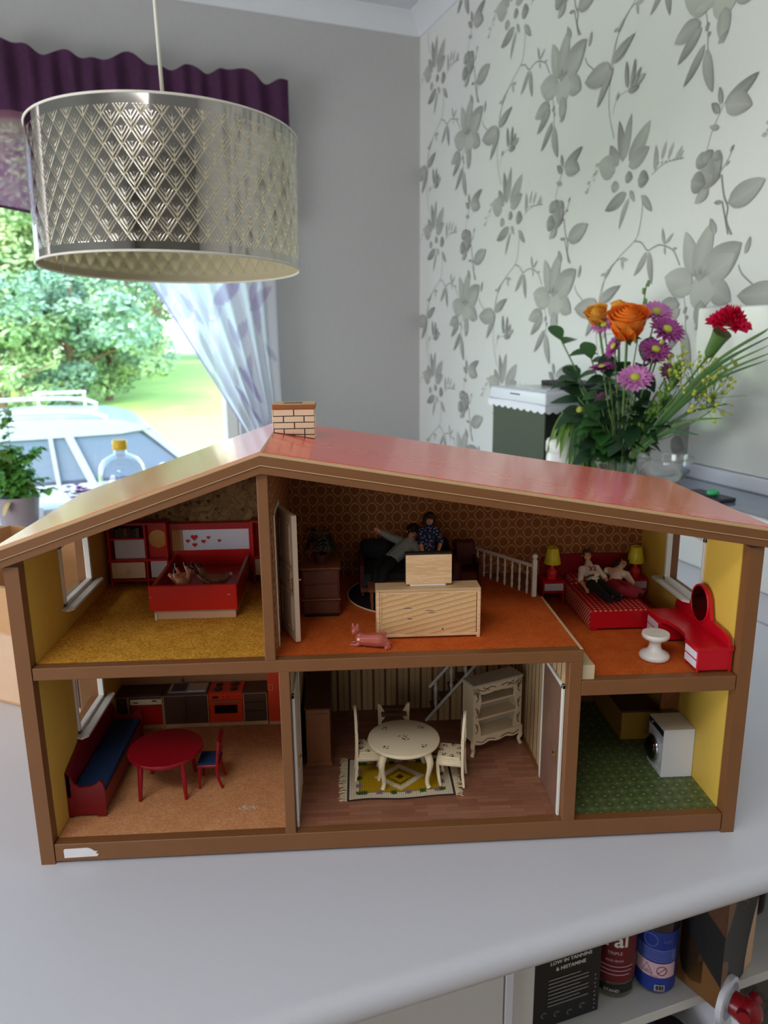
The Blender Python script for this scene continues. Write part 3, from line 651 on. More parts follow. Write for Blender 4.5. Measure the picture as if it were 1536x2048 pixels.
obj('cap_top', box(B(), .2330, .2774, .1300, .1655, .4350, .4353), 'edge_ply', ch)
b = B(); box(b, .244, .264, .140, .1445, .4352, .4355); box(b, .244, .264, .150, .1545, .4352, .4355); obj('flue_slot', b, 'black', ch)
# railing round the stair well: a run of turned balusters from the newel post back to the wall
nw = V((.5225, .1555, F2)); be = V((.4705, .2475, F2))
b = B(); box(b, nw.x-.0026, nw.x+.0026, nw.y-.0026, nw.y+.0026, F2-.002, F2+.0445, .0004); ball(b, nw+V((0, 0, .0478)), .0034, 10); cyl(b, nw+V((0, 0, .0440)), nw+V((0, 0, .0455)), .0022, n=10); nwp = h('newel_post', b, 'white_paint')
b = B(); tube(b, [nw+V((0, 0, .036)), be+V((0, 0, .033))], .0021, 8); rl = h('railing', b, 'white_paint')
bprof = [(.0011, 0), (.0013, .003), (.0018, .005), (.0011, .008), (.0016, .014), (.0011, .022), (.0017, .027), (.0010, .030), (.0011, .0345)]
b = B(); lathe(b, bprof, (0, 0, 0), 8); bme = bpy.data.meshes.new('baluster'); b.to_mesh(bme); b.free(); finish(bme, 'white_paint', 60)
for i in range(8): piece('baluster', bme, rl, nw+(be-nw)*((i+.9)/8.2)+V((0, 0, -.0005)))
# staircase in the dining room, rising to the right along the back wall
st = h('staircase', prism(B(), [(.408, .0216), (.5175, .0216), (.5175, .15)], 'y', .215, .217), 'stripe_paper', label='white-railed staircase')
for i in range(9): h('stair_tread', box(B(), .413+i*.0115, .427+i*.0115, .217, .246, .030+i*.0132, .0325+i*.0132), 'brown_wood', st)
b = B(); tube(b, [(.404, .2135, .0225), (.5165, .2135, .155)], .0022, 6); h('stringer', b, 'white_paint', st)
b = B(); tube(b, [(.4085, .2135, .069), (.4805, .2135, .1535)], .0022, 6); h('stair_rail', b, 'white_paint', st)
for x in (.4165, .4365, .4545, .4725): 
    z0 = .0225+(x-.404)*1.178
    b = B(); lathe(b, [(.0012, 0), (.0014, .006), (.0026, .010), (.0014, .014), (.0016, .022), (.0026, .030), (.0013, .034), (.0013, .041)], (x, .2135, z0), 8); h('baluster', b, 'white_paint', st)

# ------------------------------------------------------------------ upper left room
def T(name, label, cat, x, y, z, group=None): return thing(name, label, cat, (x, y, z), group)
def bx(par, name, x0, x1, y0, y1, z0, z1, m, bev=.0004, label=None): return obj(name, box(B(), x0, x1, y0, y1, z0, z1, bev), m, par, 35, label=label)
t = T('bed', 'red wooden box bed with tan plinth in the upper left room', 'bed', .142, .175, F1)
bx(t, 'plinth', .099, .186, .116, .236, F1, .2190, 'card_pale')
bx(t, 'front_board', .0955, .1886, .1125, .1165, .2186, .2470, 'red', .0006)
bx(t, 'side_board', .0958, .0995, .1165, .2405, .2190, .2440, 'red_dark'); bx(t, 'side_board', .1848, .1885, .1165, .2405, .2190, .2440, 'red_dark')
bx(t, 'mattress', .0995, .1848, .1165, .2405, .2190, .2285, 'red_dark', .001)
b = B(); cyl(b, (.101, .1152, F1), (.101, .1152, .2150), .0013, n=8); obj('leg', b, 'white_plastic', t)
b = B()
for x, z, q in ((.0965, .2345, .0014), (.1785, .2355, .0022), (.1805, .2352, .0010)): box(b, x, x+q, .1122, .1126, z, z+.0008)
obj('chipped_paint', b, 'card_pale', t)
t = T('headboard', 'red headboard with white panel of little red hearts behind the red bed', 'headboard', .142, .246, F1)
bx(t, 'board', .0915, .192, .2435, .2482, F1+.012, .2835, 'red', .0005)
bx(t, 'panel', .0945, .1880, .2425, .2437, .2490, .2750, 'bluewhite', .0002)
b = B(); 
for q in ((.0915, .192, .2752, .2835), (.0915, .0942, .245, .276), (.1884, .192, .245, .276)): box(b, q[0], q[1], .2405, .2436, q[2], q[3], .0003)
obj('frame', b, 'red_dark', t)
bx(t, 'tan_panel', .0945, .1075, .2418, .2426, .2490, .2750, 'card', .0001, 'tan left end of the white panel')  # tan strip laid over the left end of the white panel
def heart(c, r):
    b = B(); pts = []
    for k in range(24): q = 2*pi*k/24; pts.append((c[0]+r*(sin(q)**3)*1.05, c[1]+r*(13*cos(q)-5*cos(2*q)-2*cos(3*q)-cos(4*q))/15))
    prism(b, pts, 'y', .2419, .2426); return b
for x, z, r in ((.1215, .2652, .0040), (.1135, .2610, .0024), (.1215, .2558, .0028), (.1325, .2600, .0026), (.1385, .2648, .0021), (.1515, .2606, .0019)): obj('heart', heart((x, z), r), 'red', t)
def wall_unit(x0, x1, name, label, left):
    t = T(name, label, 'cabinet', (x0+x1)/2, .238, F1)
    bx(t, 'top_board', x0-.001, x1, .2285, .2483, .2852, .2880, 'red_dark'); bx(t, 'back', x0, x1, .2468, .2483, .2130, .2855, 'red_dark', .0001)
    xs = [x0, x0+(x1-x0)*.615, x1-.0022] if left else [x0, x1-.0022]
    for x in xs: bx(t, 'upright', x, x+.0022, .2300, .2470, F1, .2855, 'red')
    bx(t, 'desk_top', x0-.001, x1, .2275, .2470, .2405, .2430, 'red')
    if left:
        bx(t, 'shelf', x0+.002, x0+.044, .2310, .2470, .2668, .2690, 'red')
        bx(t, 'sliding_door', x0+.007, x0+.0435, .2335, .2348, .2432, .2665, 'bluewhite', .0002)
        bx(t, 'lower_door', x0+.0485, x1-.0025, .2325, .2338, .2185, .2400, 'bluewhite', .0002, 'bluish white lower door')  # lower door in the same bluish white as the sliding door
        bx(t, 'mirror_board', x0+.0465, x1-.002, .2375, .2390, .2430, .2850, 'red', .0002)
        b = B(); lathe(b, [(.0113, 0), (.0113, .0006), (0, .0007)], (x0+.0585, .2378, .2660), 24, True, (0, -1, 0)); obj('mirror', b, 'gold_mirror', t, 60)
        bx(t, 'rail', x0, x1, .2290, .2310, .2150, .2180, 'red_dark')
    w0, w1 = x0+.0028, (x0+.0425 if left else x1-.0025)
    dw = bx(t, 'drawer', w0, w1, .2282, .2300, .2195, .2395, 'cream', .0003)
    cx = (w0+w1)/2; b = B(); lathe(b, [(.0052, 0), (.0052, .0006), (.0030, .0008), (.0026, .0016), (0, .0019)], (cx, .2282, .2300), 16, True, (0, -1, 0)); obj('knob', b, 'cream', dw, 60)
mat('gold_mirror', (190, 150, 96), .25, 0, metal=.9)
wall_unit(.0205, .0912, 'wall_unit', 'red wall unit with round mirror, shelves and cream drawer left of the bed', True)
wall_unit(.1925, .2265, 'wall_unit', 'narrow red wall unit with cream drawer right of the bed, half hidden', False)
rb = random.Random(2); x = .0238
for i in range(7):
    w_ = rb.uniform(.0035, .0055); hh = rb.uniform(.0105, .0138); c = [(60, 30, 30), (86, 60, 50), (40, 40, 50), (112, 70, 56), (70, 30, 36), (50, 50, 44), (92, 74, 60)][i]
    mat('book_cover_%d' % i, c, .6, .1)
    b = B(); box(b, x, x+w_, .2345, .2455, .2690, .2690+hh, .0003); obj('book', b, 'book_cover_%d' % i, None, 35, label='tiny %s book, %s on top shelf of the red wall unit' % (('maroon', 'brown', 'slate', 'russet', 'wine red', 'olive grey', 'tan')[i], ('first from the left', 'second from the left', 'third from the left', 'in the middle', 'third from the right', 'second from the right', 'last on the right')[i]), cat='book', group='tiny books on the red wall unit'); x += w_+.0002
# two toy piglets on their backs in the bed
mat('piglet', (214, 150, 118), .4, .15, 120); mat('piglet_brown', (150, 104, 80), .35, .25, 120); mat('hoof', (30, 22, 24), .4, 0); mat('snout', (236, 176, 146), .4, 0)
def piglet(x, y, z, m, label, legs, head, tail, body):
    t = T('toy_animal', label, 'toy animal', x, y, z)
    P = lambda q: V((x, y, z))+V(q); caps = [(P(a), ra, P(c), rb_) for a, ra, c, rb_ in body]+[(P(head[0]), head[1], P(head[2]), head[3])]
    for a, m_, c in legs: caps += [(P(a), .0034, P(m_), .0025), (P(m_), .0025, P(c), .0017)]
    for e in head[4]: caps.append((P(e[0]), .0012, P(e[1]), .0006))
    caps.append((P(tail[0]), .0009, P(tail[1]), .0006))
    fuse('body', caps, .0007, m, t, 3)
    for a, m_, c in legs:
        d = (V(c)-V(m_)).normalized(); b = B(); cyl(b, P(V(c)-d*.001), P(V(c)+d*.0042), .0021, .0010, 8); obj('hoof', b, 'hoof', t, 60)
    b = B()
    for e in head[5]: ball(b, P(e), .0006, 6)
    obj('eyes', b, 'black', t, 180)
    b = B(); cyl(b, P(head[2]), P(V(head[2])+(V(head[2])-V(head[0])).normalized()*(head[3]+.0012)), head[3]*.72, head[3]*.6, 10); obj('snout', b, 'snout', t, 60)
piglet(.1240, .150, .2318, 'piglet', 'pinkish toy piglet lying on its back in the red bed, legs up', [((-.002, -.006, .010), (-.006, -.007, .016), (-.006, -.008, .0215)), ((.006, -.004, .010), (.008, -.003, .018), (.0045, -.001, .0265)), ((-.003, .010, .010), (-.008, .012, .016), (-.009, .013, .021)), ((.006, .011, .010), (.008, .013, .017), (.0085, .014, .022))],
       ((-.0075, .005, .009), .0056, (-.012, .004, .0125), .0033, [((-.009, .008, .013), (-.012, .011, .017))], [(-.012, .0005, .013)]), ((.004, -.011, .004), (-.008, -.014, .001)), [((.001, -.006, .0075), .0080, (.001, .013, .0075), .0072)])
piglet(.1560, .1500, .2320, 'piglet_brown', 'brown toy piglet lying on its side in the red bed, legs stretched to the left', [((-.006, -.001, .0065), (-.014, .001, .013), (-.0210, .002, .0205)), ((-.005, .005, .0075), (-.011, .007, .014), (-.0155, .008, .0215)), ((-.004, .010, .0065), (-.010, .013, .013), (-.0135, .015, .019)), ((-.003, -.004, .0060), (-.010, -.005, .011), (-.0150, -.004, .017))],
       ((.0120, .004, .0075), .0056, (.0185, .005, .0115), .0032, [((.013, .008, .011), (.0165, .011, .015))], [(.0160, .0015, .0115)]), ((-.008, -.005, .004), (-.012, -.009, .003)), [((-.005, .003, .0065), .0064, (.008, .004, .0070), .0068)])

# ------------------------------------------------------------------ dolls
def doll(label, cat_base, J, s, parts, hairm, hair, cloth, hands=True, face=(0, -1, 0), shoes=None, hs=1.1):
    """J: joints in house coordinates; s: limb thickness scale; cloth: (name, material, list of (joint, joint, r0, r1))."""
    t = thing('person', label, 'doll', cat_base)
    g = {k: V(v) for k, v in J.items()}; c = []
    def cap(a, b_, ra, rb_): c.append((g[a], ra*s, g[b_], rb_*s))
    up = (g['head']-g['neck']).normalized(); f = V(face).normalized(); f = (f-up*f.dot(up)).normalized(); sd = up.cross(f)
    cap('neck', 'head', .0034, .0036); H = g['head']; s0 = s; s = s*hs
    c.append((H-up*.0022*s+f*.0006*s, .0050*s, H+up*.0030*s-f*.0006*s, .0066*s))      # jaw to crown
    c.append((H-up*.0040*s+f*.0026*s, .0024*s, H-up*.0012*s+f*.0028*s, .0032*s))      # chin
    c.append((H+f*.0060*s-up*.0008*s, .0010*s, H+f*.0062*s+up*.0012*s, .0006*s))      # nose
    for q in (-1, 1): c.append((H+sd*q*.0062*s, .0012*s, H+sd*q*.0064*s+up*.0012*s, .0010*s))
    s = s0
    cap('neck', 'chest', .0044, .0078); cap('chest', 'hip', .0082, .0078)
    for q in 'LR':
        cap('chest', 'sh'+q, .0060, .0044); cap('sh'+q, 'el'+q, .0042, .0033); cap('el'+q, 'wr'+q, .0033, .0022)
        cap('hip', 'th'+q, .0072, .0068); cap('th'+q, 'kn'+q, .0066, .0048); cap('kn'+q, 'an'+q, .0048, .0030)
        a = g['an'+q]; c.append((a, .0028*s, g['toe'+q], .0022*s))
        d = (g['wr'+q]-g['el'+q]).normalized(); w_ = d.cross(f)
        w_ = w_.normalized() if w_.length > .1 else d.orthogonal().normalized(); W_ = g['wr'+q]
        c.append((W_, .0022*s, W_+d*.0038*s, .0025*s)); n_ = d.cross(w_)
        for i, ln in enumerate((.0040, .0048, .0044, .0034)):
            a0 = W_+d*.0042*s+w_*(i-1.5)*.00135*s; a1 = a0+d*ln*.5*s+n_*.0003*s
            c.append((a0, .00082*s, a1, .00076*s)); c.append((a1, .00076*s, a1+d*ln*.5*s+n_*.0012*s, .0006*s))
        a0 = W_+d*.0016*s-w_*.0022*s; c.append((a0, .0009*s, a0+(d-w_*.9).normalized()*.0034*s, .0007*s))
    fuse('body', c, .00062*s, 'skin', t, 2)
    for nm, m, segs in cloth: fuse(nm, [(g[a] if isinstance(a, str) else V(a), ra*s, g[b_] if isinstance(b_, str) else V(b_), rb_*s) for a, b_, ra, rb_ in segs], .0008*s, m, t, 2)
    s = s*hs; b = B()
    for q in (-1, 1): ball(b, H+f*.0058*s+sd*q*.0023*s+up*.0014*s, .00075*s, 6)
    obj('eyes', b, 'black', t, 180)
    b = B(); ball(b, H+f*.0056*s-up*.0028*s, (.0016*s, .0009*s, .0006*s), 6); obj('mouth', b, 'lips', t, 180)
    b = B()
    for q in (-1, 1): tube(b, [H+f*.0060*s+sd*q*.0036*s+up*.0026*s, H+f*.0062*s+sd*q*.0014*s+up*.0030*s], .0004*s, 4)
    obj('eyebrows', b, hairm, t)
    hc = [(H+up*.0026*s-f*.0016*s, .0076*s, H+up*.0040*s-f*.0006*s, .0068*s), (H-f*.0034*s-up*.001*s, .0060*s, H-f*.0030*s+up*.003*s, .0066*s)]
    if hair == 'long':
        for q in (-1, 0, 1): hc.append((H-f*.0030*s+sd*q*.0045*s+up*.002*s, .0052*s, H-f*.0040*s+sd*q*.0066*s-up*.0125*s, .0046*s))
    if hair == 'bob':
        for q in (-1, 1): hc.append((H-f*.0010*s+sd*q*.0058*s+up*.003*s, .0030*s, H-f*.0012*s+sd*q*.0066*s-up*.0058*s, .0032*s))
    hc.append((H+f*.0034*s+up*.0058*s-sd*.002*s, .0030*s, H+f*.0030*s+up*.0060*s+sd*.003*s, .0028*s))
    fuse('hair', hc, .0008*s, hairm, t, 2)
    s = s0
    if shoes:
        for q in 'LR': fuse('shoe', [(g['an'+q], .0040*s, g['toe'+q], .0034*s)]+([(g['kn'+q].lerp(g['an'+q], .45), .0050*s, g['an'+q], .0042*s)] if shoes == 'boots' else []), .0008*s, 'black', t, 2)
    return t
mat('lips', (150, 50, 46), .5, 0); mat('shirt_white', (236, 226, 212), .8, .06, 200); mat('trouser_black', (22, 24, 30), .8, .2, 200)
mat('skirt_wine', (150, 18, 44), .75, .2, 200); mat('blouse', (236, 214, 190), .8, .08, 200); mat('jeans', (36, 40, 52), .85, .2, 300); mat('belt', (96, 84, 40), .5, .1)
shirt = lambda m: ('shirt', m, [('neck', 'chest', .0056, .0094), ('chest', 'hip', .0096, .0090), ('chest', 'shL', .0074, .0060), ('chest', 'shR', .0074, .0060), ('shL', 'elL', .0056, .0045), ('shR', 'elR', .0056, .0045)])
longshirt = lambda m: ('shirt', m, shirt(m)[2]+[('elL', 'wrL', .0047, .0036), ('elR', 'wrR', .0047, .0036)])
trous = lambda m: ('trousers', m, [('hip', 'thL', .0086, .0082), ('hip', 'thR', .0086, .0082), ('thL', 'knL', .0080, .0064), ('thR', 'knR', .0080, .0064), ('knL', 'anL', .0064, .0050), ('knR', 'anR', .0064, .0050)])
# boy with the number 32 on the bed
J = dict(head=(.6055, .2205, .2350), neck=(.6050, .2130, .2275), chest=(.6040, .2050, .2215), hip=(.6045, .1850, .2105), shL=(.6135, .2070, .2228), shR=(.5952, .2062, .2222), elL=(.6195, .1950, .2150), elR=(.5895, .1930, .2130), wrL=(.6240, .1800, .2080), wrR=(.5920, .1800, .2070),
         thL=(.6105, .1830, .2100), thR=(.5990, .1830, .2100), knL=(.6150, .1640, .2090), knR=(.6035, .1630, .2090), anL=(.6200, .1470, .2050), anR=(.6090, .1440, .2050), toeL=(.6215, .1440, .2095), toeR=(.6100, .1410, .2095))
t = doll('boy doll in white shirt marked 32 and black trousers lying on the bed', (.604, .185, .2005), J, .80, None, 'hair_brown', 'short', [shirt('shirt_white'), trous('trouser_black')], face=(.0, -.75, .65), shoes='shoes')
b = B(); nrm = V((0, -.48, .88)).normalized(); ez = V((.02, .88, .48)).normalized(); ex = V((1, 0, 0)); o = V((.6042, .1985, .2185))+nrm*.0090
textput(b, '32', .0100, o-ez*.0026, ex, ez, .0003); obj('shirt_number', b, 'skirt_wine', t, 0)
b = B(); tube(b, [V((.5957, .1905, .2165)), V((.5990, .1885, .2195)), V((.6045, .1880, .2205)), V((.6100, .1885, .2195)), V((.6130, .1905, .2165))], .0016, 6); obj('belt', b, 'belt', t)
b = B(); box(b, .6040, .6100, .1862, .1878, .2192, .2236, .0004); obj('belt_buckle', b, 'cream', t)
J = dict(head=(.6485, .2130, .2255), neck=(.6430, .2080, .2215), chest=(.6370, .2020, .2175), hip=(.6290, .1850, .2095), shL=(.6480, .1975, .2165), shR=(.6280, .2085, .2190), elL=(.6500, .1850, .2110), elR=(.6230, .1975, .2230), wrL=(.6460, .1720, .2080), wrR=(.6290, .1905, .2260),
         thL=(.6340, .1800, .2090), thR=(.6240, .1820, .2090), knL=(.6380, .1640, .2110), knR=(.6270, .1620, .2100), anL=(.6510, .1620, .2060), anR=(.6430, .1580, .2050), toeL=(.6580, .1640, .2060), toeR=(.6500, .1590, .2060))
doll('girl doll with dark hair, cream blouse and wine red skirt lying on the bed', (.633, .185, .2005), J, .80, None, 'hair_dark', 'long', [shirt('blouse'), ('skirt', 'skirt_wine', [('hip', 'thL', .0094, .0092), ('hip', 'thR', .0094, .0092), ('thL', 'knL', .0090, .0080), ('thR', 'knR', .0090, .0080), ('knL', 'anL', .0078, .0066), ('knR', 'anR', .0078, .0066)])], face=(.35, -.5, .8), shoes='boots')
# ------------------------------------------------------------------ living room
sz = F2+.002
J = dict(head=(.4030, .1720, .2985), neck=(.4025, .1725, .2900), chest=(.4025, .1730, .2830), hip=(.4020, .1730, .2600), shL=(.4105, .1730, .2850), shR=(.3945, .1735, .2850), elL=(.4160, .1715, .2720), elR=(.3925, .1715, .2710), wrL=(.4120, .1660, .2610), wrR=(.3950, .1640, .2590),
         thL=(.4065, .1730, .2560), thR=(.3970, .1730, .2560), knL=(.4065, .1720, .2330), knR=(.3965, .1720, .2330), anL=(.4065, .1735, .2130), anR=(.3965, .1735, .2130), toeL=(.4075, .1670, .2112), toeR=(.3955, .1670, .2112))
doll('woman doll in dark blue flowered blouse standing behind the television', (.402, .172, sz), J, .80, None, 'hair_dark', 'bob', [shirt('blue_floral'), trous('jeans')], face=(-.1, -1, 0), shoes='shoes')
J = dict(head=(.3850, .1850, .2800), neck=(.3830, .1860, .2710), chest=(.3780, .1880, .2640), hip=(.3600, .1900, .2470), shL=(.3880, .1820, .2650), shR=(.3700, .1950, .2680), elL=(.3920, .1760, .2540), elR=(.3580, .1900, .2740), wrL=(.3850, .1680, .2480), wrR=(.3475, .1860, .2810),
         thL=(.3590, .1850, .2450), thR=(.3560, .1950, .2450), knL=(.3480, .1600, .2440), knR=(.3420, .1650, .2440), anL=(.3450, .1440, .2290), anR=(.3380, .1500, .2290), toeL=(.3445, .1380, .2285), toeR=(.3370, .1440, .2285))
doll('man doll in grey checked shirt leaning back on the dark sofa, arm raised', (.362, .19, .235), J, 1.0, None, 'hair_dark', 'short', [longshirt('plaid'), trous('trouser_black')], face=(.15, -1, -.1), shoes='shoes')
mat('sofa_dark', (30, 36, 44), .8, .2, 200, .3, 700); mat('sofa_seat', (50, 62, 58), .85, .2, 200, .3, 700); mat('maroon', (84, 30, 30), .5, .1, 80)
t = T('sofa', 'dark blue-grey sofa with wooden legs along the living room back wall', 'sofa', .379, .21, F2)
bx(t, 'seat', .3235, .4345, .168, .232, .2185, .2345, 'sofa_seat', .004); bx(t, 'frame', .3225, .4355, .166, .240, .2145, .2195, 'brown_wood')
for i in range(3): bx(t, 'back_cushion', .3240+i*.0370, .3600+i*.0370, .226, .241, .2335, .2590, 'sofa_dark', .004)
for x in (.3215, .4305): bx(t, 'armrest', x, x+.0060, .170, .242, .2170, .2455, 'maroon', .001)
for x in (.3235, .4315):
    for y in (.170, .236): bx(t, 'leg', x, x+.003, y, y+.003, F2+.0001, .2160, 'brown_wood', .0003)
t = T('armchair', 'maroon armchair half hidden behind the television and the standing woman', 'armchair', .447, .19, F2)
bx(t, 'backrest', .4385, .4640, .214, .226, .222, .2600, 'maroon', .003); bx(t, 'seat', .4385, .4640, .180, .216, .216, .230, 'maroon', .003)
for x in (.4365, .4615): bx(t, 'armrest', x, x+.004, .178, .224, .213, .2425, 'maroon', .001)
for x in (.4375, .4620):
    for y in (.180, .221): bx(t, 'leg', x, x+.0026, y, y+.0026, F2+.0001, .2160, 'brown_wood', .0003)
t = T('rug', 'round dark rug with cream edge under the coffee table', 'rug', .376, .1725, F2)
b = B(); lathe(b, [(.0705, F2+.0001), (.0705, F2+.0010), (.069, F2+.0012), (0, F2+.0012)], (.378, .1755, 0), 64); obj('pile', b, 'rug_dark', t, 30)
b = B(); tube(b, [(.378+.0705*cos(2*pi*k/64), .1755+.0705*sin(2*pi*k/64), F2+.0009) for k in range(65)], .0009, 6); obj('border', b, 'cream', t)
t = T('coffee_table', 'brown coffee table mostly hidden behind the pale sideboard', 'table', .366, .135, F2+.0012)
bx(t, 'table_top', .3300, .4020, .1200, .1520, .2300, .2330, 'brown_wood', .0005)
for x in (.3325, .3970):
    for y in (.1215, .1475): bx(t, 'leg', x, x+.0028, y, y+.0028, F2+.0012, .2302, 'brown_wood', .0003)
mat('cab_dark', (96, 52, 36), .4, .15, 60)
t = T('cabinet', 'dark brown cabinet behind the open white door, plant on top', 'cabinet', .279, .126, F2)
bx(t, 'body', .2590, .2985, .1085, .1440, F2+.0040, .2620, 'cab_dark'); bx(t, 'top', .2575, .3000, .1070, .1455, .2620, .2640, 'brown_wood'); bx(t, 'plinth', .2605, .2970, .1100, .1430, F2+.0001, F2+.0042, 'black')
bx(t, 'ledge', .2580, .2995, .1050, .1090, .2280, .2296, 'brown'); 
for z0, z1 in ((.2130, .2272), (.2305, .2450), (.2465, .2605)): bx(t, 'drawer', .2605, .2970, .1072, .1088, z0, z1, 'cab_dark', .0004)
mat('leaf_black', (22, 32, 22), .4, .2, 90)
t = T('potted_plant', 'dark fern-like houseplant in pot on the dark cabinet', 'plant', .279, .1265, .264)
b = B(); lathe(b, [(.0058, .2640), (.0078, .2745), (.0072, .2745), (.0060, .2725), (0, .2725)], (.279, .1265, 0), 16); obj('pot', b, 'maroon', t, 40)
rp = random.Random(4)
for k in range(16):
    a = 2*pi*k/16+rp.uniform(-.2, .2); L = rp.uniform(.016, .024); up = rp.uniform(.012, .030); b = B()
    sp = spline([(.279, .1265, .2725), (.279+cos(a)*L*.5, .1265+sin(a)*L*.4, .2740+up), (.279+cos(a)*L, .1265+sin(a)*L*.7, .2700+up*.55)], 6)
    tube(b, sp, .0004, 4)
    for i in range(3, len(sp)):
        for s in (-1, 1):
            p = sp[i]; d = (sp[i]-sp[i-1]).normalized(); sd = V((-d.y, d.x, 0)).normalized()*s
            quad(b, p, p+sd*.0030+d*.0008, p+sd*.0056+d*.0028-V((0, 0, .001)), p+sd*.0022+d*.0022)
    obj('frond', b, 'leaf_black', t, 0)
# the sideboard and the television seen from behind
t = T('sideboard', 'pale oak sideboard seen from behind in the middle of the orange carpet', 'sideboard', .3867, .0515, F2)
S0, S1, SY0, SY1 = .3348, .4387, .0405, .0635
bx(t, 'top', S0, S1, SY0, SY1, .2578, .2605, 'edge_ply', .0004); bx(t, 'back_panel', S0+.0045, S1-.0040, SY0+.0012, SY0+.0026, F2+.0030, .2568, 'oak', .0002)
for x in (S0, S1-.0032): bx(t, 'side', x, x+.0032, SY0, SY1, F2+.0001, .2580, 'pine', .0004)
bx(t, 'rail', S0+.003, S1-.003, SY0+.0008, SY0+.0030, F2+.0022, F2+.0050, 'pine', .0003); bx(t, 'rail', S0+.003, S1-.003, SY0+.0008, SY0+.0030, .2550, .2580, 'pine', .0003); bx(t, 'bead', S0+.0034, S0+.0052, SY0+.0006, SY0+.0020, F2+.004, .2555, 'pine', .0003)
mat('ink', (96, 84, 72), .7, .3, 300)
b = B()
for x, z, w_, q in ((.3660, .2405, .0050, .0005), (.3875, .2375, .0050, .0004), (.3900, .2352, .0035, .0004), (.3680, .2292, .0026, .0006), (.4010, .2175, .0011, .0010)): ball(b, (x, SY0+.0012, z), (w_, .00008, q), 10)
obj('pencil_marks', b, 'ink', t, 60)
t = T('television', 'toy television with pale wooden back standing on the sideboard', 'television', .388, .053, .2605)
bx(t, 'stand', .3690, .4050, .0492, .0600, .2605, .2622, 'white_plastic', .0004)
bx(t, 'back_board', .3650, .4108, .0500, .0514, .2622, .2925, 'pine', .0003); bx(t, 'case', .3644, .4112, .0514, .0585, .2622, .2944, 'black', .0006); bx(t, 'screen', .3665, .4090, .0585, .0589, .2650, .2920, 'black_gloss', .0001)
# the cat
mat('cat_pink', (178, 88, 74), .22, .12, 90, coat=.3)
t = T('cat_figure', 'shiny reddish brown toy cat stretched out on the orange carpet', 'toy cat', .330, .027, F2)
q = F2
c = [((.3225, .0275, q+.0070), .0048, (.3370, .0230, q+.0082), .0058), ((.3190, .0290, q+.0072), .0046, (.3235, .0272, q+.0070), .0050),          # trunk
     ((.3185, .0295, q+.0080), .0036, (.3150, .0305, q+.0135), .0030), ((.3142, .0305, q+.0152), .0040, (.3136, .0300, q+.0160), .0042), ((.3122, .0278, q+.0142), .0022, (.3130, .0285, q+.0148), .0028),
     ((.3120, .0318, q+.0180), .0018, (.3108, .0328, q+.0218), .0007), ((.3155, .0298, q+.0185), .0018, (.3158, .0298, q+.0222), .0007),                # ears
     ((.3195, .0262, q+.0055), .0030, (.3150, .0265, q+.0022), .0019), ((.3150, .0265, q+.0020), .0018, (.3090, .0290, q+.0014), .0014),
     ((.3200, .0318, q+.0055), .0028, (.3150, .0335, q+.0020), .0018), ((.3150, .0335, q+.0018), .0017, (.3100, .0345, q+.0014), .0013),
     ((.3390, .0215, q+.0070), .0046, (.3440, .0190, q+.0050), .0028), ((.3440, .0190, q+.0050), .0026, (.3455, .0180, q+.0020), .0019), ((.3455, .0180, q+.0018), .0017, (.3425, .0165, q+.0015), .0014),
     ((.3395, .0265, q+.0068), .0044, (.3440, .0270, q+.0040), .0026), ((.3440, .0270, q+.0035), .0022, (.3470, .0280, q+.0016), .0016),
     ((.3405, .0235, q+.0105), .0016, (.3425, .0245, q+.0135), .0013), ((.3425, .0245, q+.0135), .0013, (.3400, .0250, q+.0155), .0010)]
c = [(a_, r1+(.0016 if r1 > .0044 else .0003), b_, r2+(.0016 if r2 > .0044 else .0003)) for a_, r1, b_, r2 in c]
fuse('body', c, .0006, 'cat_pink', t, 2)
b = B(); ball(b, (.3113, .0272, q+.0170), .0006, 6); ball(b, (.3138, .0260, q+.0172), .0006, 6); ball(b, (.3118, .0256, q+.0148), .0005, 6); obj('face', b, 'maroon', t, 180)

# ------------------------------------------------------------------ bedroom on the right
t = T('bed', 'red bed with red and white dotted spread in the right bedroom', 'bed', .615, .183, FR)
def bedspread():
    b = B(); box(b, .5800, .6500, .1245, .2420, .1768, .2000, .003, 3)
    return b
obj('bed_frame', box(B(), .5795, .6505, .1225, .1248, .1785, .1985, .001), 'crimson', t)
obj('bedspread', bedspread(), 'dot_red', t)
obj('pillow_roll', box(B(), .5860, .6440, .2150, .2400, .1990, .2075, .003, 3), 'dot_red', t)
for x in (.5815, .6405): bx(t, 'leg', x, x+.008, .1235, .1300, FR+.0001, .1790, 'crimson', .0006)
for x in (.5815, .6405): bx(t, 'leg', x, x+.008, .2320, .2400, FR+.0001, .1790, 'crimson', .0006)
b = B(); prism(b, [(.5540, .1800), (.6855, .1800), (.6855, .2235), (.679, .2285), (.660, .2300), (.620, .2310), (.580, .2300), (.561, .2285), (.5540, .2235)], 'y', .2435, .2480); mat('headboard_red', (150, 16, 34), .4, .1)
obj('headboard', b, 'headboard_red', None, 35, (.62, .246, FR+.004), 'wide dark red headboard against the brown wallpaper behind the dotted bed', 'headboard')
def nightstand(x0, x1, label):
    t = T('nightstand', label, 'nightstand', (x0+x1)/2, .23, FR, None)
    bx(t, 'body', x0, x1, .2155, .2430, .1890, .2046, 'crimson'); d = bx(t, 'drawer', x0+.0022, x1-.0022, .2146, .2160, .1925, .2015, 'bluewhite', .0002)
    for x in (x0, x1-.002): bx(t, 'leg', x, x+.002, .2165, .2425, FR+.0001, .1892, 'crimson', .0003)
nightstand(.5500, .5778, 'red nightstand with white drawer left of the dotted bed'); nightstand(.6545, .6835, 'red nightstand with white drawer right of the dotted bed, by the window wall')
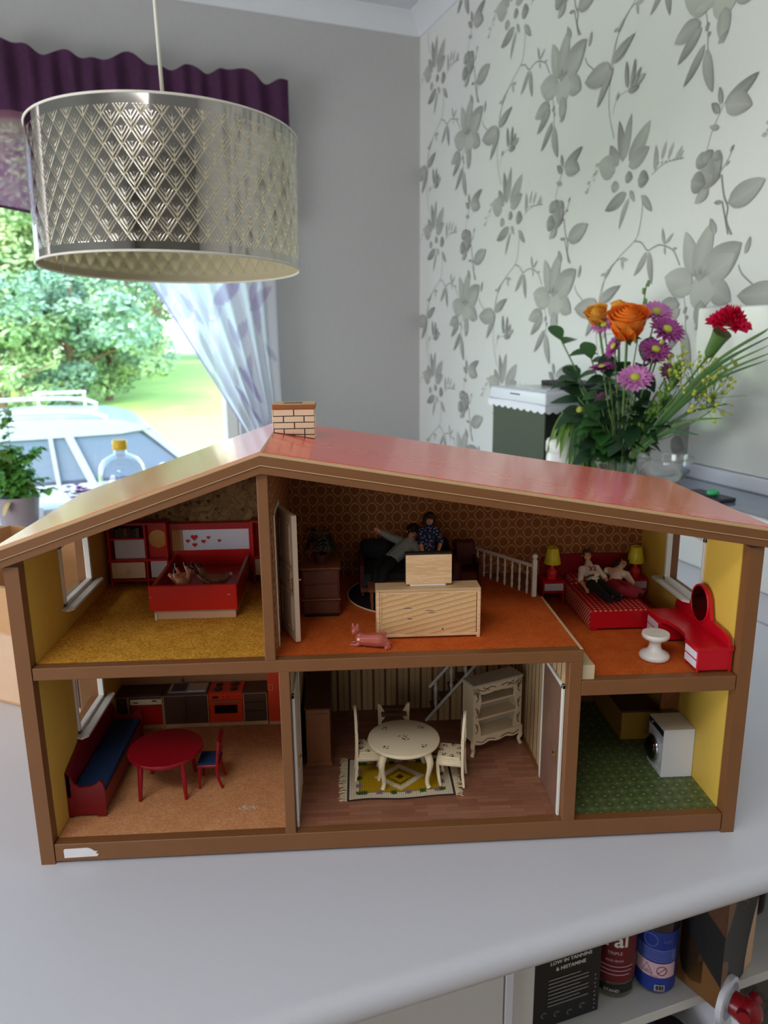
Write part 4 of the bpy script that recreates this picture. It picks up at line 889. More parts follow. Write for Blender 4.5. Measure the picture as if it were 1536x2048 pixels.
mat('lamp_yellow', (232, 216, 40), .3, .03, 60); mat('lamp_red', (236, 52, 48), .3, .03)
def table_lamp(x, y, label):
    t = T('table_lamp', label, 'lamp', x, y, .2046); z = .2046
    b = B(); lathe(b, [(.0058, z), (.0062, z+.0008), (.0052, z+.0040), (.0066, z+.0066), (.0062, z+.0100), (.0040, z+.0126), (.0023, z+.0150), (.0021, z+.0225), (0, z+.0230)], (x, y, 0), 20); obj('base', b, 'lamp_red', t, 60)
    b = B(); P = [(.0104, z+.0200), (.0106, z+.0206), (.0068, z+.0400), (.0066, z+.0402), (.0060, z+.0400), (.0098, z+.0206), (.0104, z+.0200)]; loft(b, [[V((x+cos(2*pi*k/28)*r, y+sin(2*pi*k/28)*r, h_)) for k in range(28)] for r, h_ in P], False); lathe(b, [(.0061, z+.0393), (0, z+.0394)], (x, y, 0), 28); obj('lamp_shade', b, 'lamp_yellow', t, 40)
table_lamp(.5640, .2270, 'yellow shaded red lamp on the left nightstand'); table_lamp(.6685, .2230, 'yellow shaded red lamp on the right nightstand, beside the window')
# vanity along the right wall, its drawers facing left
t = T('vanity', 'red dressing table with oval mirror against the yellow bedroom wall', 'dressing table', .668, .058, FR)
b = B(); pts = [(.6478, .0070), (.6845, .0070), (.6845, .1190), (.6410, .1165), (.6440, .0860), (.6500, .0790), (.6530, .0600), (.6520, .0440), (.6475, .0350)]
prism(b, pts, 'z', .1985, .2028); obj('table_top', b, 'crimson', t)
bx(t, 'front_cabinet', .6485, .6840, .0078, .0350, .1785, .1986, 'crimson', .0005); bx(t, 'rear_cabinet', .6420, .6840, .0850, .1150, .1785, .1986, 'crimson', .0005)
bx(t, 'modesty_panel', .6700, .6830, .0340, .0860, .1810, .1986, 'crimson')
for x, y in ((.6488, .0080), (.6488, .0325), (.6815, .0080), (.6424, .0855), (.6424, .1125), (.6815, .1125)): bx(t, 'leg', x, x+.0022, y, y+.0022, FR+.0001, .1790, 'crimson', .0003)
for y0, y1, x in ((.0092, .0335, .6485), (.0868, .1132, .6420)):
    for z0, z1 in ((.1808, .1882), (.1900, .1974)): bx(t, 'drawer', x-.0006, x+.001, y0, y1, z0, z1, 'bluewhite', .0001)
b = B(); pts = []
for k in range(41):      # outline of the back board: low shoulders rising to the oval mirror
    u = k/40; y = .0070+u*.1230; c_ = .0715
    d = abs(y-c_); z = .2125+.0030*cos((y-.0685)/.0615*pi/2)
    if d < .0205: z = max(z, .2245+sqrt(max(0, .0205**2-d*d))*1.02)
    elif d < .0245: z = max(z, .2245-(d-.0205)*2.4)
    e = min(u, 1-u)
    if e < .12: z = .2028+(z-.2028)*sqrt(max(0, 1-((.12-e)/.12)**2))
    pts.append((y, z))
prism(b, [(.0070, .2000)]+pts[1:-1]+[(.1300, .2000)], 'x', .6792, .6826); obj('back_board', b, 'crimson', t, 40)
b = B(); loft(b, [[V((.6778, .0712+cos(2*pi*k/32)*a, .2252+sin(2*pi*k/32)*c_)) for k in range(32)] if i != 1 else [V((.6794, .0712+cos(2*pi*k/32)*a, .2252+sin(2*pi*k/32)*c_)) for k in range(32)] for i, (a, c_) in enumerate(((.0172, .0186), (.0172, .0186)))]); mat('mirror_dark', (96, 34, 38), .08, 0, metal=.95); obj('mirror', b, 'mirror_dark', t, 30)
b = B(); ring = [V((.6786, .0712+cos(2*pi*k/40)*.0182, .2252+sin(2*pi*k/40)*.0196)) for k in range(41)]; tube(b, ring, .0013, 8, False); obj('mirror_rim', b, 'crimson', t, 180)
t = T('stool', 'white spool-shaped stool in front of the red dressing table', 'stool', .6222, .0465, FR); z = FR+.0001
b = B(); lathe(b, [(.0128, z), (.0150, z+.0012), (.0153, z+.0040), (.0140, z+.0062), (.0100, z+.0082), (.0070, z+.0110), (.0060, z+.0145), (.0062, z+.0190), (.0076, z+.0218)], (.6222, .0465, 0), 36); obj('pedestal', b, 'white_plastic', t, 60)
b = B(); lathe(b, [(.0076, z+.0216), (.0120, z+.0224), (.0138, z+.0240), (.0140, z+.0268), (.0134, z+.0282), (0, z+.0284)], (.6222, .0465, 0), 36); obj('seat', b, 'white_plastic', t, 60)

# ------------------------------------------------------------------ kitchen
FK = .0217
mat('bench_red', (124, 12, 22), .4, .12, 80)
t = T('settle_bench', 'dark red wooden settle with blue cushion under the kitchen window', 'bench', .033, .118, FK)
bx(t, 'seat_board', .0200, .0515, .046, .194, .0440, .0470, 'bench_red'); bx(t, 'front_board', .0490, .0515, .046, .194, FK+.004, .0445, 'bench_red')
for y0 in (.0425, .1935):
    b = B(); prism(b, [(.0147, FK+.0001), (.0195, FK+.0001), (.0210, FK+.0030), (.0430, FK+.0030), (.0445, FK+.0001), (.0525, FK+.0001), (.0530, .0520), (.0518, .0600), (.0490, .0632), (.0465, .0605), (.0400, .0570), (.0280, .0560), (.0225, .0600), (.0200, .0690), (.0147, .0730)], 'y', y0, y0+.0030); obj('end_board', b, 'bench_red', t)
b = B(); pts = [(.0425, .045), (.0425, .0725), (.0480, .0745), (.0560, .0765), (.0680, .0790), (.0800, .0820), (.0880, .0850), (.0960, .0858), (.1040, .0845), (.1120, .0830), (.1200, .0826), (.1280, .0832), (.1400, .0856), (.1480, .0856), (.1560, .0825), (.1680, .0785), (.1800, .0765), (.1900, .0745), (.1965, .0725), (.1965, .045)]
prism(b, pts, 'x', .0154, .0188); obj('backrest', b, 'bench_red', t)
obj('cushion', box(B(), .0195, .0512, .0465, .1925, .0470, .0520, .0018, 3), 'navy_cushion', t, 60)
def leg_tube(bm, pts, rs): tube(bm, spline(pts, 5), [rs[0]+(rs[1]-rs[0])*i/((len(pts)-1)*5) for i in range((len(pts)-1)*5+1)], 8)
mat('table_red', (150, 12, 30), .3, .1, 60)
t = T('dining_table', 'round red table on the cork floor of the dollhouse kitchen', 'table', .1055, .0915, FK); cx, cy = .1050, .0930
b = B(); lathe(b, [(.0375, .0655), (.0395, .0662), (.0400, .0680), (.0394, .0694), (0, .0698)], (cx, cy, 0), 48); obj('table_top', b, 'table_red', t, 50)
b = B(); lathe(b, [(.0330, .0610), (.0330, .0658), (.0315, .0658), (.0315, .0610), (.0330, .0610)], (cx, cy, 0), 40, False); obj('apron', b, 'table_red', t, 30)
for sx, sy in ((-1, -1), (1, -1), (-1, 1), (1, 1)):
    b = B(); a_ = V((cx+sx*.0220, cy+sy*.0220, .0640)); e = V((cx+sx*.0242, cy+sy*.0262, FK+.0001)); cyl(b, a_, e, .0034, .0019, 10); obj('leg', b, 'table_red', t, 60)
# kitchen chair, facing left
t = T('chair', 'red chair with dark blue seat at the round red table', 'chair', .148, .098, FK)
mat('chair_red', (150, 12, 32), .35, .1)
bx(t, 'seat', .1390, .1630, .0840, .1120, .0470, .0500, 'chair_red', .0006); obj('seat_pad', box(B(), .1395, .1618, .0850, .1110, .0500, .0520, .0008, 2), 'navy_cushion', t, 60)
for y in (.0850, .1105):
    b = B(); leg_tube(b, [(.1420, y, .0475), (.1408, y, .034), (.1404, y, FK+.0001)], (.0019, .0013)); obj('leg', b, 'chair_red', t, 60)
    b = B(); leg_tube(b, [(.1602, y, .0475), (.1612, y, .034), (.1650, y, FK+.0001)], (.0021, .0014)); obj('leg', b, 'chair_red', t, 60)
    b = B(); leg_tube(b, [(.1604, y, .0475), (.1618, y, .062), (.1640, y, .0775)], (.0019, .0015)); obj('back_post', b, 'chair_red', t, 60)
b = B(); pts = [(.0840, .0700), (.0980, .0680), (.1118, .0700), (.1122, .0790), (.1050, .0812), (.0980, .0820), (.0905, .0812), (.0836, .0790)]; prism(b, pts, 'x', .1622, .1642); obj('backrest', b, 'chair_red', t)
b = B(); box(b, .1612, .1622, .0850, .1105, .0570, .0600, .0004); obj('rail', b, 'chair_red', t)
# fitted kitchen units along the back wall
KY = .2180; KZ = .0672
def unit(name, label, x0, x1, cat='cabinet', top=True):
    t = T(name, label, cat, (x0+x1)/2, .234, FK)
    bx(t, 'body', x0, x1, KY+.0014, .2485, FK+.006, KZ, 'kitchen_wood'); bx(t, 'plinth', x0, x1, KY+.003, .2480, FK+.0001, FK+.0062, 'edge_ply', .0002)
    if top: bx(t, 'worktop', x0-.0001, x1+.0001, KY-.0008, .2486, KZ, KZ+.0022, 'kitchen_wood', .0003)
    b = B()
    for q in ((x0, x0+.0009), (x1-.0009, x1)): box(b, q[0], q[1], KY+.0004, KY+.0016, FK+.006, KZ)
    box(b, x0, x1, KY+.0004, KY+.0016, KZ-.0010, KZ); obj('edging', b, 'edge_ply', t, 0); return t
t = unit('base_cabinet', 'dark corner unit by the kitchen window wall, left of the dishwasher', .0152, .0300); bx(t, 'door', .0163, .0292, KY, KY+.0015, FK+.0068, KZ-.0012, 'kitchen_wood', .0002)
t = unit('dishwasher', 'dishwasher with dark red front and cream control strip', .0304, .0728, 'dishwasher'); bx(t, 'front', .0330, .0718, KY, KY+.0015, FK+.0068, .0548, 'red_dark', .0003)
pn = bx(t, 'control_panel', .0330, .0718, KY-.0004, KY+.0015, .0565, .0635, 'cream', .0002)
b = B(); box(b, .0370, .0430, KY-.0006, KY-.0003, .0590, .0604); box(b, .0600, .0660, KY-.0006, KY-.0003, .0605, .0622); obj('switches', b, 'maroon', pn, 0)
t = unit('sink_unit', 'dark wood sink unit with two doors and steel sink top', .0736, .1292)
for x0, x1 in ((.0750, .1010), (.1018, .1280)):
    d = bx(t, 'door', x0, x1, KY, KY+.0015, FK+.0068, KZ-.0012, 'kitchen_wood', .0002); b = B(); ball(b, ((x1-.0035) if x0 < .1 else x0+.0035, KY-.0005, .061), .0009, 8); obj('knob', b, 'black', d, 180)
mat('steel', (214, 216, 222), .25, .05, metal=.6)
sk = bx(t, 'sink_top', .0790, .1270, .2210, .2465, KZ+.0022, KZ+.0034, 'steel', .0004)
bx(sk and t, 'drainer', .1040, .1255, .2225, .2450, KZ+.0034, KZ+.0039, 'steel', .0002); b = B(); box(b, .0830, .1015, .2240, .2445, KZ+.0033, KZ+.0037); mat('basin_dark', (62, 68, 88), .2, .1); obj('basin', b, 'basin_dark', t, 0)
b = B()
for i in range(9): box(b, .1050+i*.0022, .1058+i*.0022, .2230, .2445, KZ+.0039, KZ+.0042)
obj('drain_ridge', b, 'steel', t, 0)
b = B(); tube(b, spline([(.0930, .2455, KZ+.0034), (.0930, .2455, KZ+.0090), (.0925, .2420, KZ+.0105), (.0920, .2370, KZ+.0085)], 5), .0008, 8); obj('tap', b, 'chrome', t, 60)
t = T('cooker', 'orange-red cooker with four dark hotplates and black oven window', 'cooker', .1512, .234, FK)
bx(t, 'body', .1296, .1727, KY+.0010, .2485, FK+.006, KZ+.0012, 'orange_red'); bx(t, 'plinth', .1296, .1727, KY+.003, .2480, FK+.0001, FK+.0062, 'edge_ply', .0002)
bx(t, 'hob', .1296, .1727, KY-.0006, .2486, KZ+.0012, KZ+.0026, 'orange_red', .0004); mat('hotplate', (40, 40, 48), .4, .1)
for x, y, r in ((.1410, .2270, .0058), (.1410, .2400, .0048), (.1610, .2270, .0048), (.1610, .2400, .0058)): b = B(); lathe(b, [(r, KZ+.0026), (r, KZ+.0033), (r*.9, KZ+.0036), (0, KZ+.0036)], (x, y, 0), 24); obj('hotplate', b, 'hotplate', t, 40)
bx(t, 'control_panel', .1302, .1722, KY-.0002, KY+.0012, .0595, .0672, 'orange_red', .0002)
for i in range(4): b = B(); cyl(b, (.1470+i*.0064, KY-.0022, .0634), (.1470+i*.0064, KY-.0002, .0634), .0017, .0019, 10); obj('knob', b, 'orange_red', t, 60)
bx(t, 'dial', .1350, .1425, KY-.0004, KY-.0001, .0615, .0650, 'hotplate', .0001)
od = bx(t, 'oven_door', .1310, .1714, KY-.0004, KY+.0012, .0300, .0588, 'orange_red', .0003); bx(od, 'window', .1370, .1655, KY-.0007, KY-.0003, .0410, .0525, 'black_gloss', .0001); bx(od, 'handle', .1345, .1670, KY-.0022, KY-.0004, .0545, .0568, 'chrome', .0004)
t = unit('drawer_unit', 'narrow dark wood drawer unit between cooker and orange fridge', .1731, .2030)
for z0, z1 in ((FK+.0068, .0425), (.0432, .0545), (.0552, KZ-.0012)): bx(t, 'drawer', .1742, .2020, KY, KY+.0015, z0, z1, 'kitchen_wood', .0002)
t = T('refrigerator', 'tall orange fridge at the right end of the kitchen units', 'fridge', .221, .234, FK)
bx(t, 'body', .2040, .2392, KY+.0014, .2485, FK+.005, .1350, 'orange_red', .0006); dd = bx(t, 'door', .2043, .2389, KY-.0002, KY+.0013, FK+.0055, .1345, 'orange_red', .0004); bx(t, 'plinth', .2045, .2388, KY+.002, .248, FK+.0001, FK+.0052, 'edge_ply', .0002)
b = B()
for q in ((.2062, .2066, .0700, .0780), (.2106, .2110, .0700, .0780), (.2062, .2110, .0700, .0704), (.2062, .2110, .0776, .0780)): box(b, q[0], q[1], KY-.0006, KY-.0001, q[2], q[3])
obj('handle', b, 'card_pale', dd, 0)

# ------------------------------------------------------------------ dining room
def rug():
    bm = B(); cl = bm.verts.layers.float_color.new('print'); nx, ny = 150, 110; rows = []
    ms = {'y': (186, 150, 22), 'w': (226, 212, 184), 'k': (60, 50, 56), 'g': (66, 96, 50), 'p': (150, 112, 140), 'b': (70, 56, 30)}
    for j in range(ny+1):
        v = j/ny; row = []
        for i in range(nx+1):
            u = i/nx; x = .3015+(.4180-.3015)*u+(v*.002); y = .0485+v*.082+u*.0028+.0012*sin(u*9)*(1-v)
            du, dv = min(u, 1-u), min(v, 1-v); c = 'w'
            if du < .018 or dv < .024: c = 'k' if du > .004 or dv > .004 else 'w'
            elif du > .11 and dv > .15:
                c = 'y'; e = abs(u-.5)/.23+abs(v-.5)/.30
                if du < .117 or dv < .16: c = 'k'
                if .72 < e < 1.05: c = 'w'
                if e < .20: c = 'b'
                if .5 < e < .58: c = 'b'
            if .09 < dv < .22 and .1 < u < .9 or .07 < du < .16 and .12 < v < .88:
                for (a, q, k) in [(.16+k*.136, vv, k) for k in range(6) for vv in (.15, .85)]+[(uu, .15+k*.175, k) for k in range(5) for uu in (.11, .89)]:
                    d = abs(u-a)*1.42+abs(v-q)
                    if d < .052 or (abs(abs(u-a)*1.42-abs(v-q)) < .012 and d < .085): c = ('g', 'p')[k % 2]
            col = tuple(x_*(.86 if (i % 3 == 0) else 1) for x_ in ms[c])
            vt = bm.verts.new((x, y, .0222+.0006*(1 if i % 3 else .4)+.0006*max(0, sin(u*7+v*3))*(1-dv*2)**4)); vt[cl] = (*lin(col), 1); row.append(vt)
        rows.append(row)
    for a, b_ in zip(rows, rows[1:]):
        for i in range(nx): bm.faces.new((a[i], a[i+1], b_[i+1], b_[i]))
    attrmat('rug_print', .9, .1); t = T('rug', 'woven rug with yellow field, dark border and fringes under the white dining table', 'rug', .36, .09, .0217)
    obj('woven_field', bm, 'rug_print', t, 60)
    r = random.Random(3)
    for side, x0 in ((-1, .3012), (1, .4185)):
        b = B()
        for k in range(54):
            v = (k+.5)/54; y = .0485+v*.082+(0 if side < 0 else .0028); L = r.uniform(.0065, .0098); x = x0+v*.002; q = r.uniform(-.0026, .0026)
            tube(b, [(x, y, .0226), (x+side*L*.5, y+q*.4, .0230+r.uniform(0, .0012)), (x+side*L, y+q, .0222)], .00045, 4)
        obj('fringe', b, 'cream', t, 60, kind='stuff')
rug()
FD = .0229
def sprig(bm, c, ang, s, z):        # painted sprig: a few flat leaves
    for dx, dy, a, l in ((0, 0, .3, 1), (.5, .1, -.5, .8), (-.5, .2, 2.4, .9), (.2, .6, 1.2, .7), (-.2, -.5, -1.6, .8), (.9, .3, .6, .6), (-.9, .0, 2.9, .6)):
        p = V((dx, dy, 0))*s; p.rotate(Matrix.Rotation(ang, 3, 'Z')); p += V((c[0], c[1], 0)); a += ang; L = .0030*l; w_ = .0009
        d = V((cos(a), sin(a), 0)); n = V((-d.y, d.x, 0))
        bm.faces.new([bm.verts.new((q.x, q.y, z)) for q in (p, p+d*L*.5-n*w_, p+d*L, p+d*L*.5+n*w_)])
t = T('dining_table', 'round cream table with painted flowers on the patterned rug', 'table', .366, .0905, FD); cx, cy = .3655, .0915
b = B(); lathe(b, [(.0380, .0668), (.0395, .0672), (.0400, .0686), (.0395, .0703), (.0385, .0708), (0, .0709)], (cx, cy, 0), 48); tp = obj('table_top', b, 'cream', t, 50)
b = B()
for a_ in (.75, 2.35, 3.9, 5.5): sprig(b, (cx+cos(a_)*.0285, cy+sin(a_)*.0285), a_-pi/2, .0026, .07102)
sprig(b, (cx-.001, cy+.001), 0, .0042, .07102); sprig(b, (cx+.002, cy-.004), 3, .0026, .07102); obj('painted_flowers', b, 'dark_scroll', tp, 0)
b = B(); lathe(b, [(.0300, .0610), (.0300, .0670), (.0280, .0670), (.0280, .0610), (.0300, .0610)], (cx, cy, 0), 40, False); obj('apron', b, 'cream', t, 30)
for sx, sy in ((-1, -1), (1, -1), (-1, 1), (1, 1)):
    b = B(); D_ = V((sx, sy, 0)).normalized(); o = V((cx, cy, 0)); pr = [(.0305, .0670, .0042), (.0350, .0600, .0042), (.0372, .0530, .0038), (.0360, .0440, .0029), (.0336, .0340, .0024), (.0338, .0270, .0024), (.0362, FD+.0001, .0027)]
    sp = spline([o+D_*a+V((0, 0, q)) for a, q, _ in pr], 4); rs = [r for *_, r in pr]; tube(b, sp, [rs[min(i//4, 6)]+((rs[min(i//4+1, 6)]-rs[min(i//4, 6)])*(i % 4)/4) for i in range(len(sp))], 8); obj('leg', b, 'cream', t, 60)
def dchair(label, x, y, rz):     # local: faces +x, back at -x
    t = T('dining_chair', label, 'chair', x, y, FD, 'cream painted dining chairs'); M = Matrix.Translation((x, y, 0)) @ Matrix.Rotation(rz, 4, 'Z')
    def put(n, b, m, sm=50): bmesh.ops.transform(b, matrix=M, verts=b.verts); return obj(n, b, m, t, sm)
    put('seat', box(B(), -.0125, .0140, -.0155, .0155, .0520, .0555, .0010, 2), 'cream'); b = B(); box(b, -.0115, .0130, -.0142, .0142, .0555, .0585, .0014, 2); pd = put('seat_pad', b, 'cream')
    b = B()
    for a_ in range(7): sprig(b, (.0105*cos(a_*.9), .0115*sin(a_*.9)), a_, .0014, .05855)
    bmesh.ops.transform(b, matrix=M, verts=b.verts); obj('painted_flowers', b, 'dark_scroll', pd, 0)
    for s in (-1, 1):
        b = B(); box(b, -.0135, .0130, s*.0148-.0010, s*.0148+.0010, .0480, .0525, .0004); put('rail', b, 'cream')
        b = B(); prism(b, [(.0112, .0525), (.0142, .0525), (.0138, .040), (.0122, .030), (.0105, FD+.0001), (.0080, FD+.0001), (.0092, .030), (.0104, .040)], 'y', s*.0142-.0013, s*.0142+.0013); put('leg', b, 'cream', 30)
        b = B(); prism(b, [(-.0125, .0800), (-.0128, .0560), (-.0130, .0400), (-.0150, FD+.0001), (-.0175, FD+.0001), (-.0160, .0400), (-.0155, .0560), (-.0160, .0800)], 'y', s*.0142-.0013, s*.0142+.0013); put('leg', b, 'cream', 30)
    b = B(); o = [(-.0155, .0790)]; rs = []
    for k in range(17): a_ = pi*k/16; rs.append(V((-.0142-.0012*sin(a_), -.0142*cos(a_), .0800+.0275*sin(a_)**.8)))
    L_ = [[p+V((-.0014, 0, 0)), p+V((.0014, 0, 0)), p+V((.0014, 0, 0))*1+(V((-.0142, 0, .083))-p).normalized()*.0048, p+V((-.0014, 0, 0))+(V((-.0142, 0, .083))-p).normalized()*.0048] for p in rs]; loft(b, L_); put('back_frame', b, 'cream', 40)
    b = B(); prism(b, [(-.0030, .0580), (.0030, .0580), (.0050, .0720), (.0035, .0850), (.0060, .0960), (.0050, .1040), (-.0050, .1040), (-.0060, .0960), (-.0035, .0850), (-.0050, .0720)], 'x', -.0150, -.0136); put('back_splat', b, 'cream', 30)
    b = B(); put('back_rail', box(b, -.0155, -.0135, -.0135, .0135, .0600, .0640, .0005), 'cream')
    b = B()
    for s in (-1, 1): tube(b, spline([(-.0122, s*.0128, .086), (-.0122, s*.0100, .094), (-.0120, s*.0060, .099), (-.0120, s*.0020, .1035)], 4), .0006, 5)
    put('painted_scroll', b, 'dark_scroll', 60); return t
dchair('cream painted dining chair left of the round cream table', .3275, .0985, 0)
dchair('cream painted dining chair right of the round cream table, by the shelf', .4165, .0815, pi-.25)
t = T('stool', 'low dark wood stool with two white curved end pieces behind the round cream table', 'stool', .359, .160, .0217)
bx(t, 'seat', .3440, .3740, .150, .172, .0640, .0680, 'walnut', .0006); bx(t, 'back_panel', .3435, .3745, .1585, .1615, .0300, .0700, 'walnut', .0005)
for x, s in ((.3410, 1), (.3770, -1)):
    b = B(); prism(b, [(x, .0217), (x+s*.0042, .0217), (x+s*.0030, .040), (x+s*.0036, .055), (x+s*.0100, .0640), (x+s*.0064, .0690), (x+s*.0020, .0775), (x-s*.0010, .0780)], 'y', .1560, .1590); obj('end_piece', b, 'cream', t, 30)
# brown cabinet at the left wall of the dining room
mat('cab_mid', (150, 96, 60), .45, .15, 60)
t = T('cabinet', 'long brown cabinet along the left wall of the dining room', 'cabinet', .270, .165, .0217)
bx(t, 'body', .2565, .2838, .1195, .2300, .0260, .0930, 'cab_mid', .0005); bx(t, 'top', .2550, .2852, .1180, .2310, .0930, .0950, 'walnut', .0004); bx(t, 'base', .2550, .2855, .1178, .2310, .0218, .0265, 'cab_mid', .0006)
bx(t, 'end_panel', .2590, .2812, .1188, .1197, .0300, .0880, 'cab_mid', .0003)
for y in (.125, .161, .197): bx(t, 'door', .2836, .2846, y, y+.033, .0290, .0900, 'walnut', .0003)
# tall cream shelf with painted scrolls, turned towards the room
t = T('shelf_unit', 'cream painted open shelf with brown scrolls beside the staircase', 'shelf', .485, .15, .0217)
ang = rad(23.5); SM = Matrix.Translation((.4495, .1250, 0)) @ Matrix.Rotation(ang, 4, 'Z'); SW, SD = .0680, .024
def sput(n, b, m, sm=35, par=None): bmesh.ops.transform(b, matrix=SM, verts=b.verts); return obj(n, b, m, par or t, sm)
z0, z1 = .0450, .1085
for x in (0, SW-.0026): sput('side', box(B(), x, x+.0026, .0020, SD, z0-.006, z1+.002, .0004), 'cream')
mat('cream_grey', (206, 198, 184), .5, .05)
sput('back', box(B(), .002, SW-.002, SD-.0014, SD, z0-.004, z1+.002), 'cream_grey'); sput('top', box(B(), -.0010, SW+.0010, -.0010, SD+.0005, z1+.001, z1+.0038, .0006), 'cream_grey')
for z in (z0-.001, .0650, .0850): sput('shelf_board', box(B(), .0022, SW-.0022, .0022, SD-.001, z, z+.0026, .0003), 'cream')
def wavy(n, pts, y0=.0, y1=.0024): b = B(); prism(b, pts, 'y', y0, y1); return sput(n, b, 'cream', 30)
def side_pts(x0, d): 
    P_ = []
    for k in range(15): u = k/14; P_.append((x0+d*(.0085+.0022*sin(u*pi*3.2+.5)), z0-.002+u*(z1+.002-z0)))
    return [(x0, z0-.002)]+P_+[(x0, z1)]
wavy('face_frame', side_pts(0, 1)); wavy('face_frame', side_pts(SW, -1))
wavy('top_rail', [(0, z1+.002), (0, z1-.0085)]+[(SW*k/16, z1-.0075-.0026*abs(sin(k/16*2*pi))-.002*(k == 8)) for k in range(1, 16)]+[(SW, z1-.0085), (SW, z1+.002)])
wavy('apron', [(-.0015, z0+.0015)]+[(-.0015, .0390)]+[(SW*k/16, .0385-.0030*abs(sin(k/16*3*pi))) for k in range(0, 17)]+[(SW+.0015, .0390), (SW+.0015, z0+.0015)], -.0012, .0026)
for x, s in ((.0015, -1), (SW-.0015, 1)):
    for y in (.0015, SD-.002):
        b = B(); tube(b, spline([(x, y, .0420), (x+s*.0018, y-.0010, .0340), (x, y, .0280), (x+s*.0022, y-.0008, .0219)], 4), [.0030, .0030, .0029, .0028, .0027, .0026, .0025, .0024, .0023, .0022, .0022, .0023, .0026], 8); sput('leg', b, 'cream', 60)
b = B()
def sc(pts, r=.00045): tube(b, spline([(a, -.0002, c) for a, c in pts], 4), r, 5)
for s, x in ((1, .0), (-1, SW)):
    for zz in (z0+.006, z0+.026, z0+.046): sc([(x+s*.0030, zz), (x+s*.0060, zz+.004), (x+s*.0040, zz+.009), (x+s*.0022, zz+.013)]); sc([(x+s*.0040, zz+.006), (x+s*.0060, zz+.008), (x+s*.0052, zz+.011)])
    sc([(x+s*.006, z1-.0025), (x+s*.014, z1-.0055), (x+s*.022, z1-.0020), (x+s*.030, z1-.0040)]); sc([(x+s*.012, z1-.001), (x+s*.017, z1-.0035), (x+s*.021, z1-.0055)])
    tube(b, spline([(x+s*.004, -.0014, .0415), (x+s*.012, -.0014, .0385), (x+s*.020, -.0014, .0415), (x+s*.030, -.0014, .0390)], 4), .00045, 5)
sput('painted_scroll', b, 'dark_scroll', 60)

# ------------------------------------------------------------------ laundry room
t = T('washing_machine', 'white toy washing machine with black porthole door against the yellow wall', 'washing machine', .668, .088, .0217)
W0, W1, WY0, WY1, WZ = .6500, .6852, .0680, .1070, .0790
bx(t, 'body', W0, W1, WY0, WY1, .0218, WZ, 'bluewhite', .0005); bx(t, 'lid', W0+.0003, W1, WY0+.0003, WY1-.0003, WZ, WZ+.0005, 'white_plastic', .0002)
b = B(); box(b, W0-.0004, W0+.0002, WY0+.0008, WY1-.0008, .0715, .0778); pn = obj('control_panel', b, 'black', t, 0)
b = B(); 
for i in range(6): box(b, W0-.0007, W0-.0003, WY0+.004+i*.0028, WY0+.0056+i*.0028, .0738, .0752)
cyl(b, (W0-.0020, WY0+.030, .0747), (W0-.0004, WY0+.030, .0747), .0020, n=12); obj('buttons', b, 'chrome', pn, 40)
b = B(); lathe(b, [(.0150, 0), (.0158, .0020), (.0150, .0042), (.0128, .0048), (.0128, .0030), (0, .0030)], (W0, .0895, .0470), 32, True, (-1, 0, 0)); dr = obj('porthole_rim', b, 'chrome', t, 60)
b = B(); lathe(b, [(.0126, .0032), (.0120, .0062), (.0090, .0078), (0, .0084)], (W0, .0895, .0470), 28, True, (-1, 0, 0)); obj('porthole_glass', b, 'black_gloss', dr, 60)
bx(t, 'filter_flap', W0-.0004, W0+.0002, .0720, .0820, .0240, .0290, 'white_plastic', .0001)
mat('box_yellow', (168, 128, 44), .6, .1, 60)
t = T('chest', 'dark yellow chest behind the toy washing machine in the green-floored room', 'chest', .652, .19, .0217)
bx(t, 'body', .6350, .6790, .1500, .2400, .0218, .0575, 'box_yellow', .0005); bx(t, 'lid', .6345, .6795, .1495, .2405, .0575, .0600, 'walnut', .0005)
bx(hs, 'corner_panel', .6640, .6856, .1120, .1160, .0820, .1600, 'brown_wood', .0003); b = B(); ball(b, (.6745, .1118, .1400), .0011, 8); obj('screw', b, 'chrome', hs, 180)

